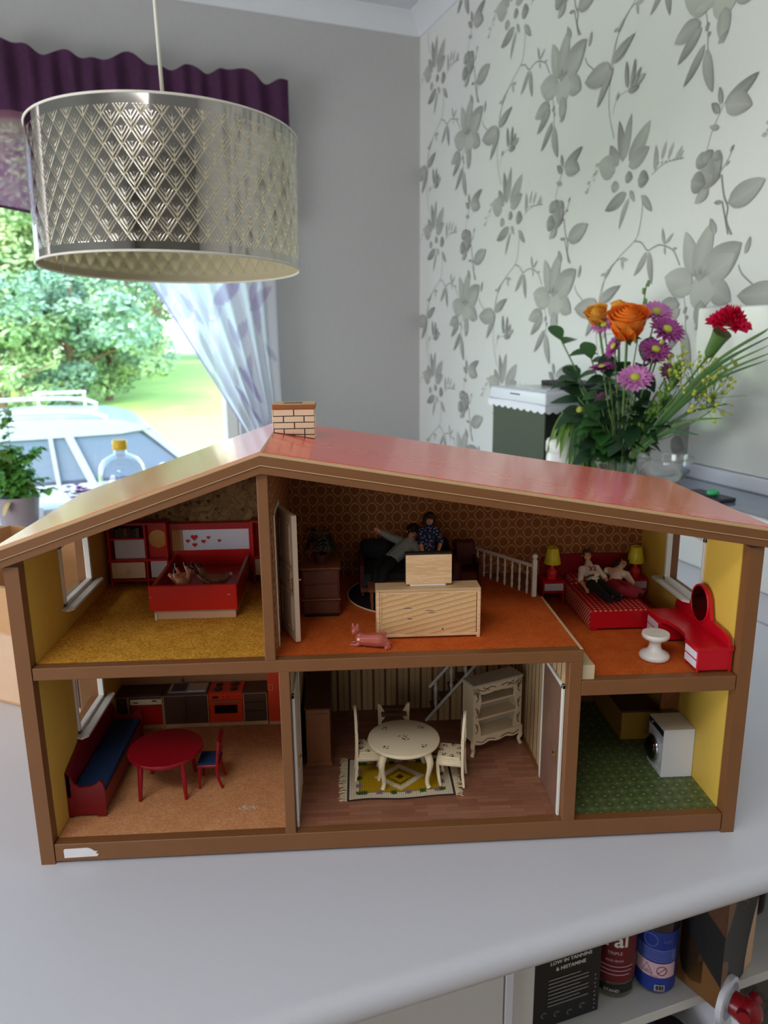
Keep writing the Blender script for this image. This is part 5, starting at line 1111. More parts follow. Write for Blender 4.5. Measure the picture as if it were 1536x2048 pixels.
# ------------------------------------------------------------------ pendant lamp: polished drum shade with etched diamonds
LC = V((-.01149, .88036, .63172)); LR, LH = .2424, .2357; LN = V((.0109, .0388, 1)).normalized()
def lampmat(inner):
    m, N = custom('shade_inside' if inner else 'shade_metal', .3, .5)
    uv = N.n('ShaderNodeUVMap').outputs[0]; u, v, _ = N.sep(uv)       # u counts diamonds round the drum, v from bottom to top in diamond heights
    a, b_ = N.m_('ADD', u, v), N.m_('SUBTRACT', u, v)
    fa, fb = N.m_('FRACT', a), N.m_('FRACT', b_)                       # inside each diamond: 0..1 along both edges
    e = N.m_('MINIMUM', fa, N.m_('SUBTRACT', 1, fb))                   # distance from the two lower edges
    e2 = N.m_('MINIMUM', N.m_('SUBTRACT', 1, fa), fb)
    inb = N.m_('MULTIPLY', N.step(v, .32, .36), N.step(v, 4.92, 4.86))
    if inner:
        N.b.inputs['Roughness'].default_value = .55; d = N.step(e, .10, .0); c = N.mix(N.m_('MULTIPLY', d, inb), lin((252, 244, 216)), lin((128, 106, 78))); N.col(c)
        t = N.n('ShaderNodeBsdfTranslucent'); t.inputs[0].default_value = (*lin((240, 226, 180)), 1); x = N.n('ShaderNodeMixShader'); x.inputs[0].default_value = .7
        N.l(N.b.outputs[0], x.inputs[1]); N.l(t.outputs[0], x.inputs[2]); N.l(x.outputs[0], N.out.inputs[0]); return
    ln = N.step(N.m_('SINE', N.m_('MULTIPLY', e, 34)), .0, .7); fade = N.step(N.m_('ADD', fa, N.m_('SUBTRACT', 1, fb)), 1.55, .15)
    rib = N.step(N.m_('ABSOLUTE', N.m_('SUBTRACT', fa, N.m_('SUBTRACT', 1, fb))), .05, .02)
    eng = N.m_('MULTIPLY', N.m_('MULTIPLY', N.m_('MAXIMUM', ln, rib), fade), inb)
    N.b.inputs['Metallic'].default_value = 1; N.col(N.mix(eng, lin((172, 168, 162)), lin((248, 238, 210))))
    N.l(N.m_('MULTIPLY_ADD', eng, .4, .07), N.b.inputs['Roughness']); N.bump(eng, .35, .0015)
    tr = N.n('ShaderNodeBsdfTransparent'); x = N.n('ShaderNodeMixShader'); N.l(N.m_('MULTIPLY', eng, .75), x.inputs[0]); N.l(N.b.outputs[0], x.inputs[1]); N.l(tr.outputs[0], x.inputs[2]); N.l(x.outputs[0], N.out.inputs[0])
lampmat(False); lampmat(True)
mat('cord_white', (222, 220, 206), .5, .03)
def lamp():
    t = thing('pendant_lamp', 'drum pendant lamp with mirror-like shade of etched diamond scales', 'lamp', LC)
    Mx = Matrix.Translation(LC) @ LN.to_track_quat('Z', 'Y').to_matrix().to_4x4()
    nd, nv = 48, 5.3
    def drum(name, r, m, z0, z1, flip):
        n, k = 160, 8; bm = B(); uv = bm.loops.layers.uv.new('UVMap'); R = [[bm.verts.new(Mx @ V((r*cos(2*pi*i/n), r*sin(2*pi*i/n), z0+(z1-z0)*j/k))) for i in range(n)] for j in range(k+1)]
        for j in range(k):
            for i in range(n):
                f = bm.faces.new((R[j][i], R[j][(i+1) % n], R[j+1][(i+1) % n], R[j+1][i]))
                for l, (a, c) in zip(f.loops, ((i, j), (i+1, j), (i+1, j+1), (i, j+1))): l[uv].uv = (a/n*nd, c/k*nv)
        return obj(name, bm, m, t, 180)
    drum('shade', LR, 'shade_metal', 0, LH, 0); drum('shade_lining', LR-.0015, 'shade_inside', .001, LH-.001, 1)
    for z in (0, LH):
        b = B(); tube(b, [Mx @ V((LR*cos(2*pi*i/96), LR*sin(2*pi*i/96), z)) for i in range(97)], .0022, 6, False); obj('rim_ring', b, 'cord_white', t, 180)
    top = Mx @ V((0, 0, LH-.02)); b = B()
    for i in range(3): a = 2*pi*i/3+.4; tube(b, [top, Mx @ V((LR*.995*cos(a), LR*.995*sin(a), LH-.012))], .0022, 6)
    obj('spider_frame', b, 'cord_white', t)
    b = B(); lathe(b, [(.020, -.055), (.020, .012), (.008, .020), (0, .021)], top, 20); obj('lamp_holder', b, 'white_plastic', t, 40)
    b = B(); lathe(b, [(.0, -.145), (.022, -.138), (.030, -.115), (.028, -.09), (.014, -.06), (.013, -.05)], top, 20); obj('bulb', b, 'white_plastic', t, 60)
    b = B(); tube(b, [Mx @ V((LR-.004, .0, LH)), Mx @ V((LR-.004, 0, 0))], .0009, 4); obj('shade_seam', b, 'cord_white', t)
    b = B(); tube(b, [top+V((0, 0, .01)), V((top.x-.006, top.y, (top.z+HC)/2)), V((top.x-.012, top.y, HC-.045))], .0036, 8); obj('cord', b, 'cord_white', t, 180)
    b = B(); lathe(b, [(.0045, -.06), (.045, -.03), (.05, -.009), (0, -.009)], (top.x-.012, top.y, HC), 24); obj('ceiling_cup', b, 'white_plastic', t, 50)
lamp()

# ------------------------------------------------------------------ window board: plants, jug
mat('leaf_mid', (96, 156, 66), .5, .25, 60); mat('pot_grey', (150, 138, 142), .55, .06); mat('soil', (60, 44, 34), .9, .3, 200)
def leafmesh(bm, p, d, up, L, W, droop=.2, n=5, lobes=0):
    d = V(d).normalized(); s = d.cross(V(up)).normalized(); up = s.cross(d); p = V(p); prev = None
    for i in range(n+1):
        t = i/n; c = p+d*L*t-V((0, 0, 1))*droop*L*t*t; w_ = W*.5*(sin(pi*min(1, t*.96+.02))**.8)
        if lobes and i % 2: w_ *= 1+lobes
        r = (bm.verts.new(c-s*w_+up*w_*.25), bm.verts.new(c), bm.verts.new(c+s*w_+up*w_*.25))
        if prev: bm.faces.new((prev[0], prev[1], r[1], r[0])); bm.faces.new((prev[1], prev[2], r[2], r[1]))
        prev = r
def potplant():
    c = wn(1.757, .14); c.z = 0; t = thing('potted_plant', 'leafy green plant in a grey pot on the windowsill', 'plant', c+V((0, 0, -.216)))
    b = B(); lathe(b, [(.058, -.2158), (.062, -.205), (.078, -.082), (.080, -.074), (.073, -.074), (.071, -.088), (0, -.088)], c, 40); obj('pot', b, 'pot_grey', t, 40)
    b = B(); lathe(b, [(.071, -.089), (0, -.080)], c, 24); obj('soil', b, 'soil', t, 60)
    r = random.Random(11)
    for k in range(26):
        a = r.uniform(0, 2*pi); H_ = r.uniform(.06, .20) if k > 3 else r.uniform(.25, .33); R_ = r.uniform(.02, .11); 
        if k == 0: a, H_, R_ = 2.2, .33, .02
        if k == 1: a, H_, R_ = .1, .19, .10
        if k == 2: a, H_, R_ = -.3, .04, .14
        tip = c+V((cos(a)*R_, sin(a)*R_*.8, -.085+H_)); sp = spline([c+V((cos(a)*.02, sin(a)*.02, -.085)), c+V((cos(a)*R_*.4, sin(a)*R_*.4, -.085+H_*.65)), tip], 6)
        b = B(); tube(b, sp, .0013, 5); st_ = obj('stem', b, 'stem_green', t, 180)
        b = B()
        for i in range(3, len(sp)):
            for q in range(2 if i < len(sp)-1 else 3):
                an = r.uniform(0, 2*pi); dd = V((cos(an), sin(an), r.uniform(-.3, .5))); leafmesh(b, sp[i], dd, (0, 0, 1), r.uniform(.026, .05), r.uniform(.018, .030), .5, 6, .5)
        obj('leaf', b, 'leaf_mid' if k % 3 else 'leaf_light', st_, 0)
    b = B()
    for k in range(3): leafmesh(b, c+V((r.uniform(.0, .03), -.07+r.uniform(-.01, .01), -.085)), (r.uniform(-.6, .6), -1, .1), (0, 0, 1), .04, .02, 1.2)
    mat('leaf_dry', (206, 178, 120), .7, .2); obj('dry_leaf', b, 'leaf_dry', t, 0)
potplant()
obj('small_box', wbox(B(), 1.600, 1.672, .055, .13, -.2155, -.143, .003), 'bluewhite', None, 35, label='small pale box between the grey pot and the purple flowers on the windowsill', cat='box')
def purple():
    c = wn(1.545, .12); c.z = 0; t = thing('potted_flower', 'purple potted flowers on the windowsill behind the dollhouse roof', 'plant', c+V((0, 0, -.216))); r = random.Random(6)
    b = B(); lathe(b, [(.036, -.2158), (.048, -.15), (.045, -.15), (0, -.156)], c, 24); obj('pot', b, 'white_plastic', t, 40); mat('petal_purple', (150, 40, 150), .6, .25, 200)
    for k in range(16):
        p = c+V((r.uniform(-.05, .055), r.uniform(-.045, .045), r.uniform(-.112, -.062))); b = B(); tube(b, [c+V((0, 0, -.155)), p], .001, 4); s_ = obj('stem', b, 'stem_green', t, 180)
        b = B()
        for q in range(6): leafmesh(b, p, (cos(q*1.05), sin(q*1.05), .5), (0, 0, 1), .018, .013, .1, 3)
        obj('bloom', b, 'petal_purple', s_, 0)
    b = B()
    for k in range(18): leafmesh(b, c+V((0, 0, -.15)), (r.uniform(-1, 1), r.uniform(-1, 1), .3), (0, 0, 1), .06, .026, .5)
    obj('leaf', b, 'leaf', t, 0)
purple()
def jug():
    c = wn(1.372, .12); c.z = 0; t = thing('glass_jug', 'big round-shouldered glass jug with yellow cap on the windowsill', 'jug', c+V((0, 0, -.216)))
    P = [(.086, -.2155), (.092, -.205), (.0935, -.06), (.092, -.02), (.084, .012), (.068, .036), (.046, .050), (.029, .056), (.024, .060), (.024, .080)]; b = B(); loft(b, [[c+V((cos(2*pi*k/40)*r, sin(2*pi*k/40)*r, z)) for k in range(40)] for r, z in P], False); lathe(b, [(.086, -.2155), (0, -.2154)], c, 40); obj('body', b, 'glass_pale', t, 60)
    b = B(); lathe(b, [(.0275, .072), (.0285, .074), (.0285, .108), (.026, .111), (0, .111)], c, 28); mat('cap_yellow', (222, 178, 30), .4, .05); obj('cap', b, 'cap_yellow', t, 40)
    b = B(); lathe(b, [(.089, -.15), (.0925, -.149), (.0925, -.08), (.089, -.079)], c, 40, False); obj('label', b, 'bluewhite', t, 60)
jug()

# ------------------------------------------------------------------ the low sideboard on the papered wall and what stands on it
t = thing('sideboard', 'long white low sideboard against the flowered wallpaper', 'sideboard', fl(1.7, .155, -Z0))
obj('top', fbox(B(), .78, 2.75, .002, .302, -.022, 0, .003, 2), 'counter', t); 
for i in range(4): d = obj('door', fbox(B(), .80+i*.487, 1.283+i*.487, .285, .297, -.82, -.026, .002), 'cabinet_white', t)
obj('body', fbox(B(), .79, 2.74, .004, .285, -.86, -.022), 'cabinet_white', t); obj('plinth', fbox(B(), .80, 2.73, .03, .26, -Z0, -.86), 'cabinet_white', t)
def coffee():
    t = thing('coffee_machine', 'white and dark coffee machine on a lace cloth, black grille on top, near the corner', 'coffee machine', fl(1.43, .185, 0))
    mat('machine_front', (66, 72, 54), .38, .05, spec=.2); mat('machine_white', (226, 230, 236), .3, .02); mat('lace', (236, 238, 244), .8, .05)
    obj('body', fbox(B(), 1.275, 1.580, .085, .272, .0005, .306, .004, 2), 'black', t); obj('front_panel', fbox(B(), 1.278, 1.577, .2715, .2755, .004, .304, .002), 'machine_front', t)
    b = fbox(B(), 1.268, 1.586, .078, .282, .316, .350, .006, 3); l = obj('lid', b, 'machine_white', t, 60)
    b = B(); fbox(b, 1.395, 1.450, .2815, .2835, .335, .3385, .0005); obj('latch', b, 'hotplate', l)
    obj('top_tray', fbox(B(), 1.34, 1.50, .12, .24, .3500, .3545, .002), 'white_plastic', l)
    obj('slot', fbox(B(), 1.455, 1.56, .225, .262, .3501, .3530, .001), 'bluewhite', l)
    g = obj('grille', fbox(B(), 1.40, 1.63, .085, .185, .3502, .362, .002), 'black', t)
    for i in range(18): obj('slat', fbox(B(), 1.405+i*.0122, 1.411+i*.0122, .088, .188, .3620, .3720, .0008), 'hotplate', g)
    # scalloped lace edge hanging out under the lid
    b = B(); N_ = 60
    def edge(P):
        for i in range(N_):
            u0, u1 = i/N_, (i+1)/N_; f = lambda u: .316-.016-.007*abs(sin(u*pi*9))
            quad(b, P(u0, .3165), P(u1, .3165), P(u1, f(u1)), P(u0, f(u0)))
    edge(lambda u, z: fl(1.262+.330*u, .285, z)); edge(lambda u, z: fl(1.592, .285-.215*u, z)); box_ = fbox(b, 1.262, 1.592, .07, .285, .3135, .3165); obj('lace_cloth', b, 'lace', t, 0)
coffee()
t = thing('jar', 'white lidded jar with thin red line in front of the coffee machine', 'jar', fl(1.642, .250, 0)); c = fl(1.642, .250)
b = B(); lathe(b, [(.046, .0005), (.049, .004), (.049, .196), (.047, .200), (0, .200)], c, 36); obj('body', b, 'white_plastic', t, 40)
b = B(); lathe(b, [(.050, .200), (.051, .203), (.051, .226), (.047, .234), (.036, .237), (0, .237)], c, 36); obj('lid', b, 'white_plastic', t, 50)
b = B(); lathe(b, [(.0492, .170), (.0496, .1705), (.0496, .1725), (.0492, .173)], c, 36, False); obj('red_line', b, 'red', t, 60)
# white appliance with a glossy top and its lid raised against the wall
t = thing('cooker', 'white cooker with glossy blue-grey glass top and tall white lid raised behind', 'cooker', fl(2.05, .1, 0))
obj('body', fbox(B(), 1.80, 2.42, .004, .186, .0005, .138, .003), 'white_plastic', t); mat('glass_top', (120, 134, 150), .08, .03, coat=.5); obj('top_edge', fbox(B(), 1.795, 2.425, .002, .192, .138, .1475, .002), 'white_plastic', t)
obj('glass_top', fbox(B(), 1.800, 2.420, .012, .180, .1475, .1500, .001), 'glass_top', t); obj('hinge_rail', fbox(B(), 1.822, 2.42, .003, .024, .1500, .1850, .003), 'bluewhite', t)
mat('lid_white', (226, 228, 224), .16, .01, coat=.4); b = fbox(B(), 1.826, 2.42, .004, .016, .186, .580, .003); 
for v in b.verts:
    if v.co.z > .5: v.co.z -= .02+(.0)*0
obj('lid', b, 'lid_white', t)
t = thing('tray', 'small dark tray holding something green on the glossy top', 'tray', fl(2.06, .15, .15))
obj('dish', fbox(B(), 2.005, 2.115, .128, .172, .1502, .1590, .002), 'hotplate', t); b = B(); ball(b, fl(2.075, .155, .1655), (.014, .011, .008), 12); mat('green_thing', (70, 190, 120), .4, .1); obj('sponge', b, 'green_thing', t, 180)
# vase and glass bowl
VC = fl(1.866, .247); 
def vase():
    t = thing('vase', 'clear glass vase with flared rim holding the bouquet', 'vase', VC)
    P = [(.044, .0006), (.048, .004), (.050, .06), (.047, .12), (.046, .165), (.050, .195), (.062, .212), (.074, .2175), (.0725, .2175), (.060, .210), (.048, .194), (.044, .165), (.045, .12), (.047, .06), (.045, .010), (0, .010)]; b = B()
    loft(b, [[VC+V((cos(2*pi*k/40)*r, sin(2*pi*k/40)*r, z)) for k in range(40)] for r, z in P], False); lathe(b, [(.044, .0006), (0, .0006)], VC, 40); obj('body', b, 'glass', t, 60)
    b = B(); lathe(b, [(.0445, .011), (.0440, .12), (.0425, .15), (0, .15)], VC, 32); obj('water', b, glassmat('water', (.90, .94, .88), .05), t, 60)
vase()
def bowl():
    c = fl(2.035, .258); t = thing('glass_bowl', 'clear glass coupe bowl on a stem in front of the bouquet', 'bowl', c)
    P = [(.010, .150), (.012, .172), (.024, .190), (.042, .200), (.054, .212), (.058, .228), (.0575, .240), (.0590, .246), (.0575, .2455), (.0560, .240), (.0562, .228), (.052, .214), (.040, .203), (.022, .194), (0, .192)]; b = B()
    loft(b, [[c+V((cos(2*pi*k/40)*r, sin(2*pi*k/40)*r, z)) for k in range(40)] for r, z in P], False); obj('bowl', b, 'glass', t, 60)
    b = B(); lathe(b, [(.036, .0006), (.036, .004), (.010, .010), (.006, .02), (.006, .13), (.010, .151)], c, 28); obj('stem', b, 'glass', t, 60)
bowl()
# ------------------------------------------------------------------ the bouquet
def at(s, o, z): return fl(s, o, z)
def stem(t, tip, bend=0., r=.0022, m='stem_green', base=None):
    q = random.Random(int(abs(tip.x*9999)))
    b0 = base or VC+V((q.uniform(-.018, .018), q.uniform(-.018, .018), q.uniform(.013, .05))); mid = VC+V((0, 0, .19))+(tip-VC-V((0, 0, .19)))*.28+V((q.uniform(-.012, .012), q.uniform(-.012, .012), 0))
    sp = spline([b0, mid, mid.lerp(tip, .5)+V((0, 0, bend)), tip], 6); b = B(); tube(b, sp, r, 6); return obj('stem', b, m, t, 180), sp
TOCAM = (CL-V((0, 0, Z0))-VC).normalized()
def petal(bm, c, out, up, L, W, curl, cup, n=5):        # a curved petal standing off the flower's axis
    out, up = V(out).normalized(), V(up).normalized(); s = out.cross(up).normalized(); prev = None
    for i in range(n+1):
        t_ = i/n; p = c+out*(L*(cup*t_+curl*t_*t_))+up*(L*t_*(1-.35*curl*t_)); w_ = W*.5*(.35+.65*sin(pi*min(1, t_*.72+.10)))
        if i == n: w_ *= .55
        r = [bm.verts.new(p+s*w_*k+out*(-abs(k)*abs(k)*w_*.45)) for k in (-1, -.5, 0, .5, 1)]
        if prev:
            for k in range(4): bm.faces.new((prev[k], prev[k+1], r[k+1], r[k]))
        prev = r
def rose(tip, R, m, ax, label, nlay=5):
    t = thing('rose', label, 'rose', VC+V((0, 0, .012))); s_, sp = stem(t, tip, 0, .0030); ax = V(ax).normalized(); a, c_ = frame(ax)
    b = B(); k = 0
    for ly in range(nlay):
        f = ly/(nlay-1); npet = 3+ly
        for i in range(npet):
            k += 1; an = 2*pi*i/npet+ly*.7; o = a*cos(an)+c_*sin(an); petal(b, tip-ax*R*(.62)+o*R*.12*f, o, ax, R*(1.62-.22*f), R*(.95+.6*f), -.20+.20*f*f, .30+.36*f)
    obj('bloom', b, m, t, 180)
    b = B()
    for i in range(5): an = 2*pi*i/5; o = a*cos(an)+c_*sin(an); leafmesh(b, tip-ax*R*.62, o*.8+ax*.3, ax, R*.75, R*.3, .3)
    obj('sepal', b, 'leaf', t, 0)
    r = random.Random(k)
    for i in (4, 8, 11): b = B(); leafmesh(b, sp[i], (r.uniform(-1, 1), r.uniform(-1, .3), .4), (0, 0, 1), .07, .040, .3, 6); obj('leaf', b, 'leaf', t, 180)
def rosemat(name, c1, c2):
    m, N = custom(name, .55, .3); N.col(N.mix(N.noise(30, None, 2), lin(c1), lin(c2))); N.b.inputs['Subsurface Weight'].default_value = .0
rosemat('rose_orange', (255, 112, 14), (255, 160, 60)); rosemat('rose_yellow', (250, 160, 40), (250, 200, 90)); rosemat('mum_pink', (192, 104, 178), (224, 150, 206)); rosemat('mum_purple', (148, 48, 128), (178, 84, 156)); rosemat('carnation_red', (214, 8, 60), (244, 30, 84))
rose(at(1.898, .27, .515), .046, 'rose_orange', TOCAM*.5+V((.0, 0, .75)), 'large bright orange rose at the front of the bouquet', 6)
rose(at(1.683, .20, .541), .030, 'rose_yellow', TOCAM*.6+V((-.3, 0, .8)), 'small yellow-orange rose at the left of the bouquet'); rose(at(1.725, .17, .560), .021, 'rose_yellow', TOCAM*.2+V((0, 0, 1)), 'small orange rose just above and behind the big orange rose', 4)
def mum(tip, R, m, ax, label, eye=True):
    t = thing('chrysanthemum', label, 'flower', VC+V((0, 0, .012))); stem(t, tip, 0, .0018); ax = V(ax).normalized(); a, c_ = frame(ax); b = B(); r = random.Random(int(R*1e5)+len(label))
    for ly, (np_, L, tilt) in enumerate(((17, 1.0, .12), (15, .85, .34), (11, .6, .62))):
        for i in range(np_):
            an = 2*pi*(i+.5*(ly % 2))/np_+r.uniform(-.08, .08); o = a*cos(an)+c_*sin(an); leafmesh(b, tip+o*R*.16, o+ax*(tilt+r.uniform(-.06, .06)), ax, R*L*.86, R*.27, .06, 4)
    obj('petals', b, m, t, 0)
    b = B(); Q = ax.to_track_quat('Z', 'Y').to_matrix().to_4x4(); ball(b, tip+ax*R*.10, (R*.26, R*.26, R*.16), 12, Q); obj('eye', b, 'yellowgreen', t, 180)
    b = B(); cyl(b, tip-ax*R*.32, tip, R*.10, R*.30, 10); obj('calyx', b, 'stem_green', t, 60)
Zu = V((0, 0, 1)); RT = UY*-1
for s, o, z, R, m, ax, lb in ((1.891, .19, .547, .040, 'mum_pink', Zu+TOCAM*.5+RT*.5, 'pale pink chrysanthemum above right of the orange rose'), (1.955, .21, .508, .042, 'mum_purple', Zu+RT*.9+TOCAM*.2, 'purple chrysanthemum right of the orange rose, tilted right'), (1.698, .19, .522, .034, 'mum_pink', TOCAM+RT*-.5+Zu*.5, 'pale pink chrysanthemum between the small orange rose and the big rose'),
   (1.800, .23, .472, .032, 'mum_purple', RT*-.6+TOCAM*.7, 'purple chrysanthemum below left of the orange rose'), (1.972, .25, .466, .038, 'mum_purple', Zu+RT*.6+TOCAM*.4, 'purple chrysanthemum below right of the orange rose'), (1.800, .26, .422, .036, 'mum_purple', Zu+RT*-.3+TOCAM*.5, 'magenta chrysanthemum at the middle left of the bouquet, under the leaves'),
   (1.975, .30, .408, .041, 'mum_pink', TOCAM*.75+Zu*.65, 'open pink chrysanthemum with greenish eye at the bouquet front'), (1.972, .21, .418, .026, 'mum_purple', Zu*.6+RT+TOCAM*.2, 'small dark purple chrysanthemum right of the open pink one'), (1.785, .25, .345, .026, 'mum_pink', RT*-1+TOCAM*.5+Zu*.2, 'small pink chrysanthemum low on the left of the bouquet'), (1.930, .22, .445, .026, 'mum_purple', TOCAM*.5+Zu, 'dark purple chrysanthemum hidden behind the open pink one')):
    mum(at(s, o, z), R, m, ax, lb)
def carnation():
    tip = at(2.143, .22, .521); t = thing('carnation', 'crimson carnation standing off to the right of the bouquet', 'flower', VC+V((0, 0, .012))); ax = (Zu*.93+RT*.25+TOCAM*.1).normalized(); b0 = at(2.095, .22, .455)
    stem(t, b0, .0, .0022); a, c_ = frame(ax); r = random.Random(5); b = B()
    for ly in range(5):
        n = 54; rings = []
        for j in range(5):
            row = []
            for i in range(n):
                an = 2*pi*i/n+ly*.3; o = a*cos(an)+c_*sin(an); f = j/4; rr_ = .040*(1-.17*ly)*(.2+.8*f**.8)*(1+.10*f*sin(an*9+ly*2)); h = .004+.006*ly+f*(.012+.003*ly)*(1-f*.35)+f*.0055*sin(an*(11+2*ly)+ly)+r.uniform(-.001, .001)*f; row.append(b.verts.new(tip+o*rr_*(1+ .06*(i % 2)*f)+ax*(h-.014)))
            rings.append(row)
        for p, q in zip(rings, rings[1:]):
            for i in range(n): b.faces.new((p[i], p[(i+1) % n], q[(i+1) % n], q[i]))
    obj('petals', b, 'carnation_red', t, 180)
    b = B(); lathe(b, [(.0055, 0), (.0105, .008), (.0125, .022), (.0150, .042), (.019, .058)], b0, 14, True, tip-b0); obj('calyx', b, 'stem_green', t, 60)
    b = B(); leafmesh(b, b0-Zu*.02, RT*.6+Zu*.8, Zu, .06, .005, .05); obj('leaf', b, 'stem_green', t, 0)
carnation()
def blades():
    r = random.Random(3); tips = [(2.235, .20, .515), (2.240, .20, .500), (2.232, .19, .468), (2.236, .21, .452), (2.226, .20, .478), (2.135, .20, .362), (2.140, .21, .335), (2.090, .22, .296), (2.205, .20, .486), (2.200, .18, .505)]
    for i, (s, o, z) in enumerate(tips):
        tip = at(s, o, z); od = ('first', 'third', 'sixth', 'seventh', 'fifth', 'eighth', 'ninth', 'lowest', 'fourth', 'second')[i]; t = thing('grass_blade', 'arching green grass blade on the right of the bouquet, its tip %s from the top' % od if od != 'lowest' else 'short arching green grass blade, the lowest on the right of the bouquet', 'grass blade', VC+V((0, 0, .012)), 'grass blades in the bouquet'); hi = .045 if i < 5 or i > 7 else .035
        p0 = VC+V((r.uniform(-.015, .015), r.uniform(-.015, .015), .03)); p1 = VC+RT*.03+V((0, 0, .20)); p2 = p1.lerp(tip, .55)+V((0, 0, hi)); sp = spline([p0, p1, p2, tip], 9); b = B(); prev = None
        for k, p in enumerate(sp):
            f = k/(len(sp)-1); w_ = .0042*(1-f**3)+.0006; d = (sp[min(k+1, len(sp)-1)]-sp[max(k-1, 0)]).normalized(); sd = d.cross(TOCAM).normalized(); row = [b.verts.new(p-sd*w_), b.verts.new(p+TOCAM*w_*.4), b.verts.new(p+sd*w_)]
            if prev: b.faces.new((prev[0], prev[1], row[1], row[0])); b.faces.new((prev[1], prev[2], row[2], row[1]))
            prev = row
        obj('blade', b, 'leaf' if i % 2 else 'stem_green', t, 180)
blades()
def sprays():
    r = random.Random(9)
    for j, (s, o, z, n, lb) in enumerate(((2.06, .20, .405, 60, 'airy yellow-green filler spray under the carnation'), (2.105, .21, .390, 56, 'airy yellow-green filler spray with yellow florets at the right'), (2.00, .21, .425, 40, 'thin green filler spray behind the open pink flower'))):
        tip = at(s, o, z); t = thing('filler_spray', lb, 'filler flower', VC+V((0, 0, .012))); stem(t, tip-V((0, 0, .045)), 0, .0014); b = B(); f = B()
        for i in range(n):
            p = tip+V((r.gauss(0, .026), r.gauss(0, .02), r.gauss(0, .026))); q = tip-V((0, 0, .045))+V((r.uniform(-.01, .01), 0, r.uniform(0, .03))); tube(b, [q, p], .0005, 3); ball(f, p, r.uniform(.0022, .0050), 6)
        obj('twigs', b, 'stem_green', t, 60); obj('florets', f, 'yellowgreen', t, 180, kind='stuff')
    tip = at(2.004, .21, .43); t = thing('green_catkin', 'tall narrow yellow-green catkin in the right of the bouquet', 'filler flower', VC+V((0, 0, .012))); s_, sp = stem(t, tip, 0, .0035, 'leaf_light'); b = B()
    for i in range(120): k = r.randint(6, len(sp)-1); ball(b, sp[k]+V((r.uniform(-.008, .008), r.uniform(-.008, .008), r.uniform(-.012, .012))), (.004, .004, .006), 5)
    obj('catkin', b, 'leaf_light', t, 180)
    tip = at(1.864, .20, .612); t = thing('bud_twig', 'green twig of small buds rising above the bouquet', 'twig', VC+V((0, 0, .012))); s_, sp = stem(t, tip, 0, .0014); b = B()
    for k in range(len(sp)-6, len(sp)): ball(b, sp[k]+V((.004*(-1)**k, 0, 0)), (.004, .004, .008), 6)
    obj('bud', b, 'leaf_light', t, 180)
sprays()
def greenery():
    r = random.Random(21)
    L = [((1.552, .22, .486), 'broad pointed leaf branch sticking out at the upper left of the bouquet', 'leaf', 7, .085, .040), ((1.665, .24, .385), 'dark leaf branch at the middle left of the bouquet', 'leaf_dark', 9, .080, .046), ((1.69, .25, .345), 'dark green leaf branch low at the left of the bouquet', 'leaf_dark', 9, .085, .048), ((1.80, .24, .40), 'dark leaf branch in the heart of the bouquet', 'leaf_dark', 12, .075, .046), ((1.90, .22, .44), 'dark leaf branch behind the orange rose', 'leaf_dark', 12, .07, .042), ((1.93, .25, .33), 'dark leaf branch at the bottom right of the bouquet', 'leaf_dark', 12, .07, .042), ((1.84, .29, .30), 'bluish green leaf branch over the vase rim', 'leaf', 12, .065, .042), ((1.68, .21, .44), 'curled green leaf branch left of the purple flowers', 'leaf', 7, .075, .042), ((1.95, .19, .37), 'fine-leaved green branch at the right of the bouquet', 'leaf', 16, .05, .014), ((1.98, .24, .30), 'fine-leaved green branch low at the right of the vase', 'leaf_dark', 16, .05, .014)]
    for q, lb, m, n, ll, lw in L:
        tip = at(*q); t = thing('leaf_branch', lb, 'leaf branch', VC+V((0, 0, .012))); s_, sp = stem(t, tip, .01, .002); b = None; k0 = len(sp)//3
        for i in range(n):
            p = sp[min(len(sp)-1, k0+(len(sp)-k0)*i//n)]; out = (tip-VC); out.z = 0; out = out.normalized() if out.length > .01 else RT; an = r.uniform(-1.6, 1.6); d = Matrix.Rotation(an, 3, 'Z') @ out; d = d+TOCAM*r.uniform(0, .8)+Zu*r.uniform(-.3, .5)
            b = B(); leafmesh(b, p, d, Zu+TOCAM*.6, ll*r.uniform(.75, 1.1), lw*r.uniform(.8, 1.1), r.uniform(.1, .6), 6); obj('leaf', b, m, t, 180)
        b = B(); leafmesh(b, tip, (tip-sp[-3]), Zu+TOCAM*.6, ll, lw, .2, 6); obj('leaf', b, m, t, 180)
    for j, (s, z) in enumerate(((1.66, .31), (1.70, .30), (1.73, .32))):
        tip = at(s, .27, z); t = thing('drooping_stem', ('drooping stem with limp pale green leaves at the far left of the vase', 'drooping stem with limp leaves beside the yellow bud', 'drooping stem with yellow bud and limp leaves left of the vase')[j], 'flower', VC+V((0, 0, .012))); s_, sp = stem(t, tip, .05, .0022)
        b = B()
        for i in range(12): p = sp[len(sp)-1-(i % 7)]; leafmesh(b, p, (r.uniform(-.4, .4), r.uniform(-.5, .1), -.6), TOCAM, r.uniform(.07, .12), .013, .5, 6)
        obj('leaf', b, 'leaf_light' if j < 2 else 'leaf', t, 180)
        if j == 2: b = B(); ball(b, tip-V((0, 0, .015)), (.012, .012, .022), 10); obj('bud', b, 'yellowgreen', t, 180)
greenery()
